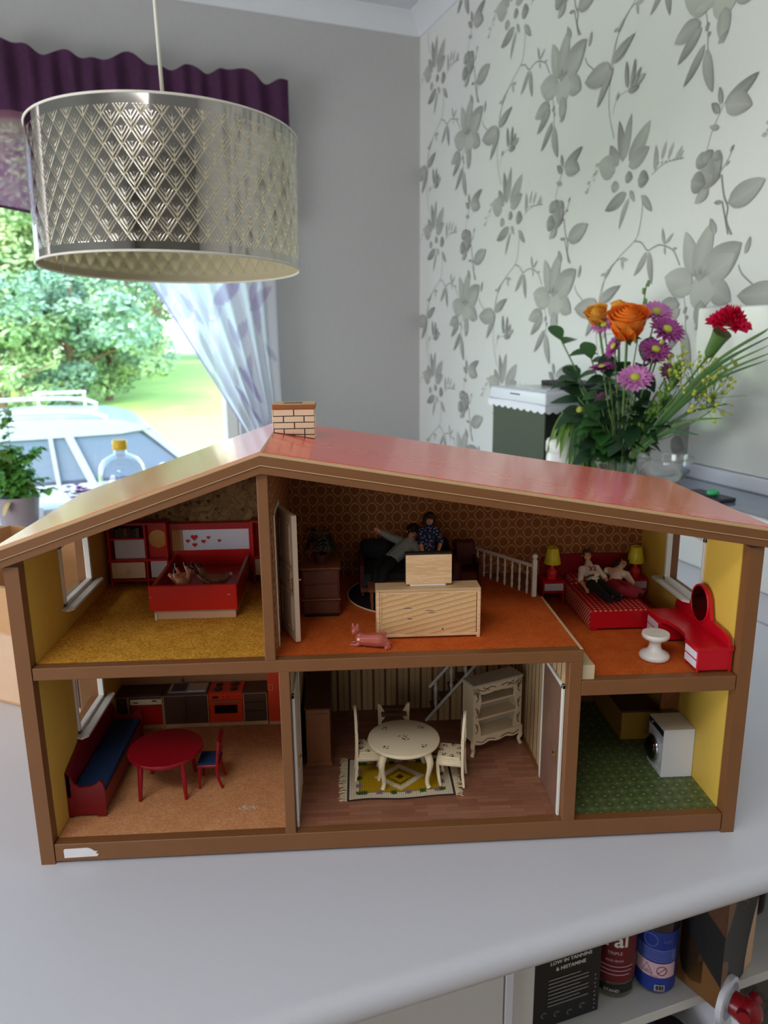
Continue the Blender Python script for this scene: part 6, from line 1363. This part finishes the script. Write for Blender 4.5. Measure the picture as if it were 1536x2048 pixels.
# ------------------------------------------------------------------ cardboard box and cloth on the counter
def carton():
    t = thing('cardboard_box', 'open brown cardboard box on the counter left of the dollhouse', 'box', (-.12, .42, 0)); Pc = V((-.055, .2875, 0)); dx = V((-.8955, .445, 0)); dy = V((.445, .8955, 0)); M_ = Matrix(((dx.x, dy.x, 0, Pc.x), (dx.y, dy.y, 0, Pc.y), (0, 0, 1, 0), (0, 0, 0, 1))); L, W_, H_, th = .40, .26, .176, .004
    def P_(n, x0, x1, y0, y1, z0, z1, m='card'): return obj(n, box(B(), x0, x1, y0, y1, z0, z1, 0, 1, M_), m, t, 0)
    P_('bottom', 0, L, 0, W_, .0005, .004); P_('front_wall', 0, L, 0, th, .004, H_, 'card_pale'); P_('back_wall', 0, L, W_-th, W_, .004, H_); P_('side_wall', 0, th, th, W_-th, .004, H_); P_('side_wall', L-th, L, th, W_-th, .004, H_)
    P_('front_flap', .002, L-.002, -.0065, -.0025, .112, H_+.002); b = B(); box(b, -.075, 0, .01, W_-.01, H_-.004, H_, 0, 1, M_); obj('side_flap', b, 'card', t, 0); b = B(); box(b, L, L+.07, .01, W_-.01, H_-.004, H_, 0, 1, M_); obj('side_flap', b, 'card', t, 0)
    P_('corner_seam', -.0006, .0012, -.0006, .0012, .02, H_, 'walnut')
carton()
def cloth():
    c = rm(1.02, .56, 0); b = B(); cl = b.verts.layers.float_color.new('print'); rows = []; n = 40
    for j in range(n+1):
        row = []
        for i in range(n+1):
            u, v = i/n-.5, j/n-.5; e = max(abs(u), abs(v))*2; hgt = .105*(1-e**3)*(.75+.18*sin(u*9+v*4)+.1*sin(v*13-u*3)); p = c+UX*(u*.17+.010*sin(v*9))+UY*(v*.17+.008*sin(u*11)); p.z = .0015+max(0, hgt)
            vt = b.verts.new(p); k = sin(u*17+v*7)*sin(v*15-u*5); vt[cl] = (*lin((84, 92, 140) if k > .55 else (40, 48, 60) if k < -.75 else (212, 222, 242)), 1); row.append(vt)
        rows.append(row)
    for a, d in zip(rows, rows[1:]):
        for i in range(n): b.faces.new((a[i], a[i+1], d[i+1], d[i]))
    attrmat('cloth_print', .85, .1); obj('kitchen_cloth', b, 'cloth_print', None, 180, c, 'crumpled pale blue cloth with navy print on the counter right of the dollhouse', 'cloth')
cloth()

# ------------------------------------------------------------------ bottles and boxes on the shelf under the counter
SH = SHZ+.0005
mat('label_white', (226, 226, 222), .6, 0); mat('label_grey', (150, 150, 150), .6, 0); mat('label_wine', (104, 18, 26), .5, .1); mat('label_blue', (28, 56, 150), .5, .08); mat('label_mid', (96, 112, 190), .5, .05); mat('label_pink', (226, 190, 206), .5, .03); mat('box_black', (26, 26, 28), .5, .1); mat('kraft_gold', (124, 84, 38), .5, .1, 90); mat('wine_gold', (140, 110, 50), .3, 0)
exr, ezr = UX, V((0, 0, 1))
t = thing('wine_box', 'black wine box with white print at the left end of the shelf', 'wine box', rm(.632, .085, SH))
obj('carton', rbox(B(), .573, .694, .030, .145, SH, -.12, .002), 'box_black', t); b = B(); o = rm(.640, .0293)
for s_, z, sz in (('LOW IN TANNINS', -.349, .0082), ('& HISTAMINE', -.3605, .0082)): textput(b, s_, sz, o+V((.002, 0, z)), exr, ezr, .0002)
obj('lettering', b, 'label_white', t, 0); b = B()
for k in range(8): box(b, 0, 1, 0, 1, 0, 1, 0, 1, Matrix.Translation(rm(.607, .0292, -.3755-k*.0062)) @ Matrix.Rotation(A, 4, 'Z') @ Matrix.Diagonal((.066 if k % 3 else .052, .0003, .0016, 1)))
for k, (u, z) in enumerate(((.601, -.432), (.622, -.436), (.643, -.440), (.664, -.436))):
    for i in range(7): a = .6+i*.6; box(b, 0, 1, 0, 1, 0, 1, 0, 1, Matrix.Translation(rm(u+.004*cos(a), .0292, z+.004*sin(a))) @ Matrix.Rotation(A, 4, 'Z') @ Matrix.Diagonal((.0014, .0003, .0014, 1)))
for k in range(9): box(b, 0, 1, 0, 1, 0, 1, 0, 1, Matrix.Translation(rm(.683+.001*(k % 2), .0292, -.390-k*.0072)) @ Matrix.Rotation(A, 4, 'Z') @ Matrix.Diagonal((.0022, .0003, .0022, 1)))
obj('small_print', b, 'label_grey', t, 0)
def bottle(name, label, u, v, r, m, H_, liquid=None):
    c = rm(u, v); t = thing(name, label, 'bottle', c+V((0, 0, SH))); z = SH
    b = B(); lathe(b, [(r*.86, z), (r*.98, z+.004), (r, z+.012), (r, z+H_*.62), (r*.92, z+H_*.70), (r*.6, z+H_*.78), (r*.42, z+H_*.84), (r*.40, z+H_)], c, 36); obj('glass', b, m, t, 50)
    return t, c
def band(t, c, r, z0, z1, m, name='label', a0=0, a1=2*pi, n=40):
    b = B(); full = abs(a1-a0-2*pi) < 1e-3; P_ = []
    for z in (z0, z1): P_.append([b.verts.new(c+V((cos(a0+(a1-a0)*k/n)*r, sin(a0+(a1-a0)*k/n)*r, z))) for k in range(n if full else n+1)])
    L = len(P_[0])
    for k in range(L if full else L-1): b.faces.new((P_[0][k], P_[0][(k+1) % L], P_[1][(k+1) % L], P_[1][k]))
    return obj(name, b, m, t, 180)
t, c = bottle('wine_bottle', 'clear bottle with dark red label and white letters between black box and water bottle', .741, .066, .0335, 'glass_green', .32)
FA = atan2((CL-c).y, (CL-c).x); band(t, c, .0338, -.424, -.325, 'label_wine', 'label', FA-1.25, FA+1.25); b = B()
textwrap(b, 'ral', .034, c, .0342, FA+.15, -.3620, .0006); obj('lettering', b, 'label_white', t, 0); b = B(); textwrap(b, 'TRIPLE', .0075, c, .0342, FA+.1, -.3755); textwrap(b, 'AND RICH', .0055, c, .0342, FA+.1, -.3880)
obj('small_lettering', b, 'label_pink', t, 0); b = B()
for k in range(4): band_z = -.3950-k*.0075; 
for z, a_ in ((-.3960, .95), (-.4030, .9), (-.4100, .8)): 
    P0 = [c+V((cos(FA-a_+2*a_*k/20)*.0343, sin(FA-a_+2*a_*k/20)*.0343, z)) for k in range(21)]; tube(b, P0, .0005, 4)
obj('print_lines', b, 'label_pink', t, 0); lb2 = band(t, c, .0339, -.4450+.003, -.4280+.0, 'box_black', 'neck_band', FA-1.1, FA+1.1)
b = B(); textwrap(b, 'STAND', .0070, c, .0343, FA+.05, -.4405); obj('lower_lettering', b, 'label_white', t, 0)
t, c = bottle('water_bottle', 'clear plastic bottle with blue label and pink warning band beside the wine carton', .804, .046, .0290, 'glass_pale', .27)
FA = atan2((CL-c).y, (CL-c).x); r = .0293; band(t, c, r, -.4480, -.3450, 'label_blue', 'label'); band(t, c, r+.0002, -.3955, -.3750, 'label_mid', 'text_band', FA-1.1, FA+1.1); band(t, c, r+.0002, -.4230, -.3985, 'label_pink', 'warning_band', FA-1.1, FA+1.1)
b = B(); 
for k in range(5):
    z = -.3785-k*.0034; tube(b, [c+V((cos(FA-.8+1.6*q/16)*(r+.0004), sin(FA-.8+1.6*q/16)*(r+.0004), z)) for q in range(17)], .0005, 4)
obj('print_lines', b, 'label_blue', t, 0)
b = B(); pw = lambda a, z: c+V((cos(FA+a)*(r+.0005), sin(FA+a)*(r+.0005), z))
tube(b, [pw(-.62, -.4180), pw(-.40, -.4020), pw(-.10, -.4180), pw(-.36, -.4180), pw(-.62, -.4180)], .0006, 4); tube(b, [pw(.34+.24*cos(q*.3), -.4105+.0075*sin(q*.3)) for q in range(22)], .0006, 4); tube(b, [pw(.18, -.4150), pw(.52, -.4060)], .0006, 4)
textwrap(b, '18+', .0055, c, r+.0005, FA-.36, -.4165); textwrap(b, 'GASFRI', .0035, c, r+.0005, FA, -.4222); obj('warning_signs', b, 'label_wine', t, 0)
b = B(); tube(b, [pw(-.30+.34*cos(q*.3), -.3600+.0105*sin(q*.3)) for q in range(22)], .0009, 5); obj('round_emblem', b, 'label_mid', t, 180); b = B(); textwrap(b, 'Lim', .0090, c, r+.0005, FA+.55, -.3620); obj('lettering', b, 'label_mid', t, 0)
bc = band(t, c, r+.0002, -.4460, -.4360, 'label_white', 'barcode', FA+.05, FA+.55); b = B()
for k in range(9): a_ = .09+k*.048; tube(b, [pw(a_, -.4445), pw(a_, -.4368)], .00035+.0002*(k % 3), 4)
obj('barcode_bars', b, 'black', bc, 0)
# bag-in-box standing with a corner to the front
t = thing('wine_carton', 'black and gold bag-in-box wine carton with red and white tap', 'wine carton', rm(.875, .03, SH)); cu, cv = .8550, -.030
dL = V((-.2, .98, 0)); dR = V((.907, .42, 0)); W1 = lambda p: UX*p.x+UY*p.y+V((0, 0, p.z)); K = V((cu, cv, 0)); zt = -.13
b = B(); pts = [K, K+dR*.125, K+dR*.125+dL*.080, K+dL*.080]; lo = [b.verts.new(W1(V((p.x, p.y, SH)))) for p in pts]; hi = [b.verts.new(W1(V((p.x, p.y, zt)))) for p in pts]; b.faces.new(lo); b.faces.new(hi)
for k in range(4): b.faces.new((lo[k], lo[(k+1) % 4], hi[(k+1) % 4], hi[k]))
obj('carton', b, 'box_black', t, 0)
def faceR(pts, m, n): b = B(); b.faces.new([b.verts.new(W1(K+dR*a-dL*.0004+V((0, 0, z)))) for a, z in pts]); return obj(n, b, m, t, 0)
def faceL(pts, m, n): b = B(); b.faces.new([b.verts.new(W1(K+dL*a-dR*.0004+V((0, 0, z)))) for a, z in pts]); return obj(n, b, m, t, 0)
faceR([(0, -.330), (.012, -.322), (.026, -.300), (.036, -.270), (.040, -.23), (.0, -.23)], 'kraft_gold', 'gold_curve'); faceR([(0, SH+.0005), (.010, SH+.012), (.020, SH+.035), (.024, SH+.060), (.020, SH+.072), (0, SH+.086)], 'kraft_gold', 'gold_curve'); faceR([(.125, -.335), (.113, -.36), (.100, -.395), (.094, -.430), (.094, SH+.001), (.125, SH+.001)], 'card_pale', 'gold_curve')
faceL([(0, SH+.0005), (.080, SH+.0005), (.080, -.33), (.075, -.35), (.030, -.392), (0, -.415)], 'kraft_gold', 'gold_panel'); faceL([(.030, SH+.022), (.048, SH+.014), (.064, SH+.022), (.070, SH+.045), (.070, -.35), (.060, -.325), (.048, -.32), (.038, -.335), (.030, -.36)], 'box_black', 'bottle_picture'); faceL([(0, -.33), (.03, -.31), (.05, -.27), (0, -.25)], 'walnut', 'gold_curve')
b = B(); pc = W1(K+dR*.062-dL*.0008+V((0, 0, -.31))); tube(b, [pc+UX*.006*cos(q*.3)+Zu*.006*sin(q*.3) for q in range(22)], .0006, 4); obj('round_seal', b, 'wine_gold', t, 180)
nF = (UX*dR.y-UY*dR.x).normalized(); tc = W1(K+dR*.022+V((0, 0, -.447))); b = B(); lathe(b, [(.034, 0), (.034, .008), (.028, .010), (.026, .004), (.012, .004), (.012, .018), (0, .018)], tc, 28, True, nF); obj('tap_collar', b, 'bluewhite', t, 40)
b = B(); cyl(b, tc+nF*.012, tc+nF*.034, .017, .018, 18); ball(b, tc+nF*.034, (.020, .020, .020), 14); e_ = nF.cross(Zu).normalized()
for q in (-1, 1): cyl(b, tc+nF*.028, tc+nF*.036+e_*q*.026+Zu*.008, .010, .009, 12)
mat('tap_red', (140, 12, 26), .3, .05); obj('tap', b, 'tap_red', t, 50); b = B(); cyl(b, tc+nF*.026-Zu*.012, tc+nF*.030-Zu*.040, .015, .016, 18); obj('spout', b, 'bluewhite', t, 50)
t, c = bottle('dark_bottle', 'black bottle with cream label behind the wine carton', 1.052, .125, .034, 'black_gloss', .31); FA = atan2((CL-c).y, (CL-c).x); band(t, c, .0344, -.405, -.250, 'cream', 'label', FA-1.3, FA+1.3); b = B(); tx = B(); textwrap(tx, 'RESERVA', .012, c, .0348, FA, -.300); tx.free(); 
for k in range(6): ball(b, c+V((cos(FA-.25+.08*(k % 3))*.0345, sin(FA-.25+.08*(k % 3))*.0345, -.300-k*.014)), (.0022, .0022, .0028), 6)
obj('label_marks', b, 'black', t, 180)
mat('carton_grey', (74, 72, 66), .7, .1, 60); t = thing('carton', 'dark grey carton with black letters under the shelf at the right', 'carton', rm(1.03, .15, -.7815)); obj('body', rbox(B(), .938, 1.135, .020, .30, -.7815, -.480, .003), 'carton_grey', t)
b = B(); ex_ = (UX*.62-Zu*.78).normalized(); ez_ = (UX*.78+Zu*.62).normalized(); textput(b, 'NICO', .038, rm(.972, .0193, -.533), ex_, ez_, .001); obj('lettering', b, 'black', t, 0)
for j, (u0, v0, m, lb) in enumerate(((.800, .03, 'navy_glass', 'dark blue bottle lying on the lower shelf'), (.850, .02, 'black_gloss', 'dark glass bottle lying on the lower shelf beside the blue one'))):
    if m not in MATS: mat(m, (26, 44, 86), .15, .05)
    t = thing('lying_bottle', lb, 'bottle', rm(u0, v0+.1, -.7815)); b = B(); base = rm(u0-.03, .02, -.530 if j == 0 else -.545); lathe(b, [(.012, -.25), (.013, -.20), (.034, -.14), (.037, -.10), (.037, .0), (.030, .012), (0, .010)], base, 24, True, V((.15, -.35, .93))); obj('glass', b, m, t, 50)
    b = B(); lathe(b, [(.0374, -.07), (.0374, -.068)], base, 24, False, V((.15, -.35, .93))); obj('label_edge', b, 'label_white', t, 60)

# ------------------------------------------------------------------ the garden
mat('lawn', (158, 190, 96), .9, .25, 1.2); GZ = -1.7
def lawn():
    b = B(); n = 30; rows = []
    for j in range(n+1):
        row = []
        for i in range(n+1):
            x, y = -34+60*i/n, 3.6+52*(j/n)**1.6; z = GZ+min(1, max(0, (y-8)/22))**1.3*1.25+.06*sin(x*.7)*sin(y*.5); row.append(b.verts.new((x, y+x*.3, z)))
        rows.append(row)
    for a, d in zip(rows, rows[1:]):
        for i in range(n): b.faces.new((a[i], a[i+1], d[i+1], d[i]))
    N_ = NT(MATS['lawn']); return obj('lawn', b, 'lawn', None, 180, (0, 20, GZ), kind='structure')
lawn()
def gz(x, y): y = y-x*.3; return GZ+min(1, max(0, (y-8)/22))**1.3*1.25
def leafcolor(name, c1, c2, c3):
    m, N = custom(name, .6, .2); f = N.noise(.9, None, 3); g = N.noise(14, None, 2); N.col(N.mix(N.step(g, .35, .65), N.mix(N.step(f, .35, .65), lin(c1), lin(c2)), lin(c3)))
leafcolor('tree_a', (136, 170, 116), (182, 206, 142), (112, 146, 100)); leafcolor('tree_b', (168, 192, 128), (222, 226, 158), (132, 166, 112)); leafcolor('tree_c', (112, 150, 124), (158, 190, 160), (98, 132, 106)); mat('bark', (110, 90, 74), .9, .3, 20); mat('blossom', (250, 250, 246), .7, 0)
def tree(label, loc, H_, R_, m, seed, n=3800, bloom=0, low=.2):
    r = random.Random(seed); t = thing('tree', label, 'tree', loc, 'trees behind the lawn'); L0 = V(loc)
    b = B(); tube(b, [L0-V((0, 0, .1)), L0+V((.1, 0, H_*.35)), L0+V((-.05, .1, H_*.75))], [R_*.07, R_*.05, R_*.02], 8)
    for k in range(5): a = k*1.3; tube(b, [L0+V((0, 0, H_*(.25+.08*k))), L0+V((cos(a)*R_*.7, sin(a)*R_*.7, H_*(.45+.09*k)))], [R_*.018, R_*.008], 5)
    obj('trunk', b, 'bark', t, 60); cs = [(V((r.gauss(0, .42), r.gauss(0, .42), r.uniform(low, .95))), r.uniform(.16, .34)) for _ in range(26)]
    def cards(n, sz):
        vs, fs = [], []
        for i in range(n):
            c, q = r.choice(cs); d = V((r.gauss(0, 1), r.gauss(0, 1), r.gauss(0, 1))).normalized()*q*r.uniform(.6, 1.0); p = L0+V(((c.x+d.x)*R_, (c.y+d.y)*R_, (c.z+d.z*.45)*H_)); a = V((r.gauss(0, 1), r.gauss(0, 1), r.gauss(0, .6))).normalized(); e = a.orthogonal().normalized(); s = sz*r.uniform(.6, 1.3); k = len(vs)
            vs += [p-a*s, p+e*s*.5, p+a*s, p-e*s*.5]; fs.append((k, k+1, k+2, k+3))
        bm = B(); me = bpy.data.meshes.new('x'); me.from_pydata([v[:] for v in vs], [], fs); bm.from_mesh(me); bpy.data.meshes.remove(me); return bm
    obj('crown', cards(int(n*2.4), .060*R_**.5), m, t, 0, kind='stuff')
    if bloom: obj('blossoms', cards(bloom*3, .06), 'blossom', t, 0, kind='stuff')
def spot(px, d):     # a bearing from the house's x axis and a distance out in the garden
    a = yaw+math.atan((px-768)/FPX); p = V((CL.x+sin(a)*d, CL.y+cos(a)*d, 0)); p.z = gz(p.x, p.y); return p
for px, d, H_, R_, m, sd, bl, lb in ((-40, 24, 7.5, 3.2, 'tree_b', 1, 0, 'sunlit yellow-green tree at the left edge of the window'), (60, 22, 6.5, 2.6, 'tree_a', 2, 0, 'leafy green tree behind the white car'), (150, 20, 3.4, 2.3, 'tree_c', 3, 0, 'dark rounded bush behind the metal frame'), (175, 23, 7.0, 2.6, 'tree_c', 4, 900, 'tree covered in white blossom in the middle of the window'), (250, 25, 7.5, 2.8, 'tree_a', 5, 600, 'green tree with white blossom right of the middle'), (330, 32, 9, 3.4, 'tree_b', 6, 300, 'pale green tree by the curtain edge'), (10, 19, 2.6, 1.8, 'tree_a', 7, 0, 'low green bush left behind the car'),
    (-160, 26, 9, 3.6, 'tree_a', 8, 0, 'tall tree left of the window view'), (420, 36, 10, 4, 'tree_a', 9, 0, 'far tree behind the curtain'), (520, 38, 10, 4, 'tree_b', 10, 0, 'farther tree behind the sheer curtain'), (110, 36, 12, 4.6, 'tree_b', 12, 0, 'tall bright tree far behind the blossom'), (260, 40, 12, 4.6, 'tree_a', 13, 0, 'tall green tree at the back of the garden'), (-60, 38, 13, 5, 'tree_a', 14, 0, 'tall tree at the back left of the garden'), (225, 21, 2.8, 1.7, 'tree_a', 15, 0, 'green shrub at the lawn edge')):
    tree(lb, spot(px, d), H_, R_, m, sd, 4200 if R_ > 2 else 2600, bl, .12 if H_ < 4 else .2)
def metal_frame():
    a, c = V((-4.753, 12.395, 0)), V((-4.07, 12.64, 0)); t = thing('metal_frame', 'grey metal frame standing on the lawn beyond the car', 'frame', (a+c)/2+V((0, 0, gz(-4.4, 12.5)))); mat('galvanised', (190, 200, 206), .4, .05, metal=.5); zt = -.40
    for p, n in ((a, 'post'), (c, 'post')): b = B(); tube(b, [V((p.x, p.y, gz(p.x, p.y)-.05)), V((p.x, p.y, zt))], .022, 8); obj(n, b, 'galvanised', t, 60)
    for z in (zt, -1.05): b = B(); tube(b, [V((a.x-.06, a.y-.02, z)), V((c.x+.03, c.y, z))], .028, 8); obj('cross_bar', b, 'galvanised', t, 60)
    b = B()
    for k in range(8): p = a.lerp(c, (k+.5)/8); tube(b, [V((p.x, p.y, -1.05)), V((p.x, p.y, -.72))], .008, 5)
    obj('grid_bar', b, 'galvanised', t, 60)
metal_frame()
def car():
    O = V((-1.669, 6.057, GZ)); M_ = Matrix.Translation(O) @ Matrix.Rotation(rad(20), 4, 'Z'); mat('car_white', (150, 158, 170), .25, .01, coat=.5); mat('car_glass', (96, 112, 134), .08, .03); mat('tyre', (30, 30, 32), .7, .1); mat('grey_trim', (176, 182, 190), .35, .03)
    t = thing('car', 'white estate car with roof rails parked outside the window', 'car', O+V((0, .8, 0)))
    def P_(n, b, m, sm=35, par=None): bmesh.ops.transform(b, matrix=M_, verts=b.verts); return obj(n, b, m, par or t, sm)
    z = lambda q: q-GZ                                    # heights given over the counter top
    W_ = 1.70
    b = B(); prism(b, [(-2.9, z(-1.42)), (-2.95, z(-.95)), (-2.85, z(-.76)), (.45, z(-.74)), (1.25, z(-.82)), (1.6, z(-.95)), (1.66, z(-1.42))], 'y', 0, W_); bmesh.ops.bevel(b, geom=list(b.edges), offset=.05, segments=2, affect='EDGES'); P_('body', b, 'car_white', 50)
    b = B(); prism(b, [(-2.82, z(-.755)), (-2.45, z(-.36)), (-2.2, z(-.27)), (-.6, z(-.20)), (.0, z(-.235)), (.22, z(-.30)), (.72, z(-.735))], 'y', .06, W_-.06); bmesh.ops.bevel(b, geom=list(b.edges), offset=.03, segments=2, affect='EDGES'); P_('cabin', b, 'car_glass', 50)
    b = B(); prism(b, [(-2.5, z(-.37)), (-2.2, z(-.245)), (-.6, z(-.175)), (.05, z(-.205)), (.30, z(-.275)), (.34, z(-.31)), (.05, z(-.325)), (-.6, z(-.335)), (-2.2, z(-.345))], 'y', .04, W_-.04); bmesh.ops.bevel(b, geom=list(b.edges), offset=.02, segments=2, affect='EDGES'); P_('roof', b, 'car_white', 60)
    for y in (.05, W_-.05):
        b = B(); s = .02
        for x0, z0, x1, z1, w_ in ((-2.45, -.36, -2.85, -.76, .10), (-1.55, -.34, -1.62, -.76, .06), (-.53, -.33, -.50, -.76, .035), (-.38, -.33, -.22, -.76, .07), (.27, -.30, .74, -.75, .07)): prism(b, [(x0-w_*.5, z(z0)), (x0+w_*.5, z(z0)), (x1+w_*.5, z(z1)), (x1-w_*.5, z(z1))], 'y', y-.022, y+.022)
        P_('pillars', b, 'car_white'); b = B(); tube(b, spline([(-2.15, y+.06, z(-.22)), (-2.0, y+.06, z(-.15)), (-.9, y+.06, z(-.115)), (-.25, y+.06, z(-.130)), (-.05, y+.06, z(-.19))], 5), .022, 8); P_('roof_rail', b, 'grey_trim', 60)
        b = B(); box(b, -2.8, .74, y-.012, y+.012, z(-.765), z(-.745)); P_('window_strip', b, 'grey_trim')
    for x in (-2.0, .85):
        for y in (.02, W_-.22): b = B(); cyl(b, (x, y, .31), (x, y+.2, .31), .31, .31, 24); P_('wheel', b, 'tyre', 40)
    b = B(); ball(b, (.38, -.06, z(-.66)), (.06, .10, .07), 12); P_('wing_mirror', b, 'car_white', 180)
car()
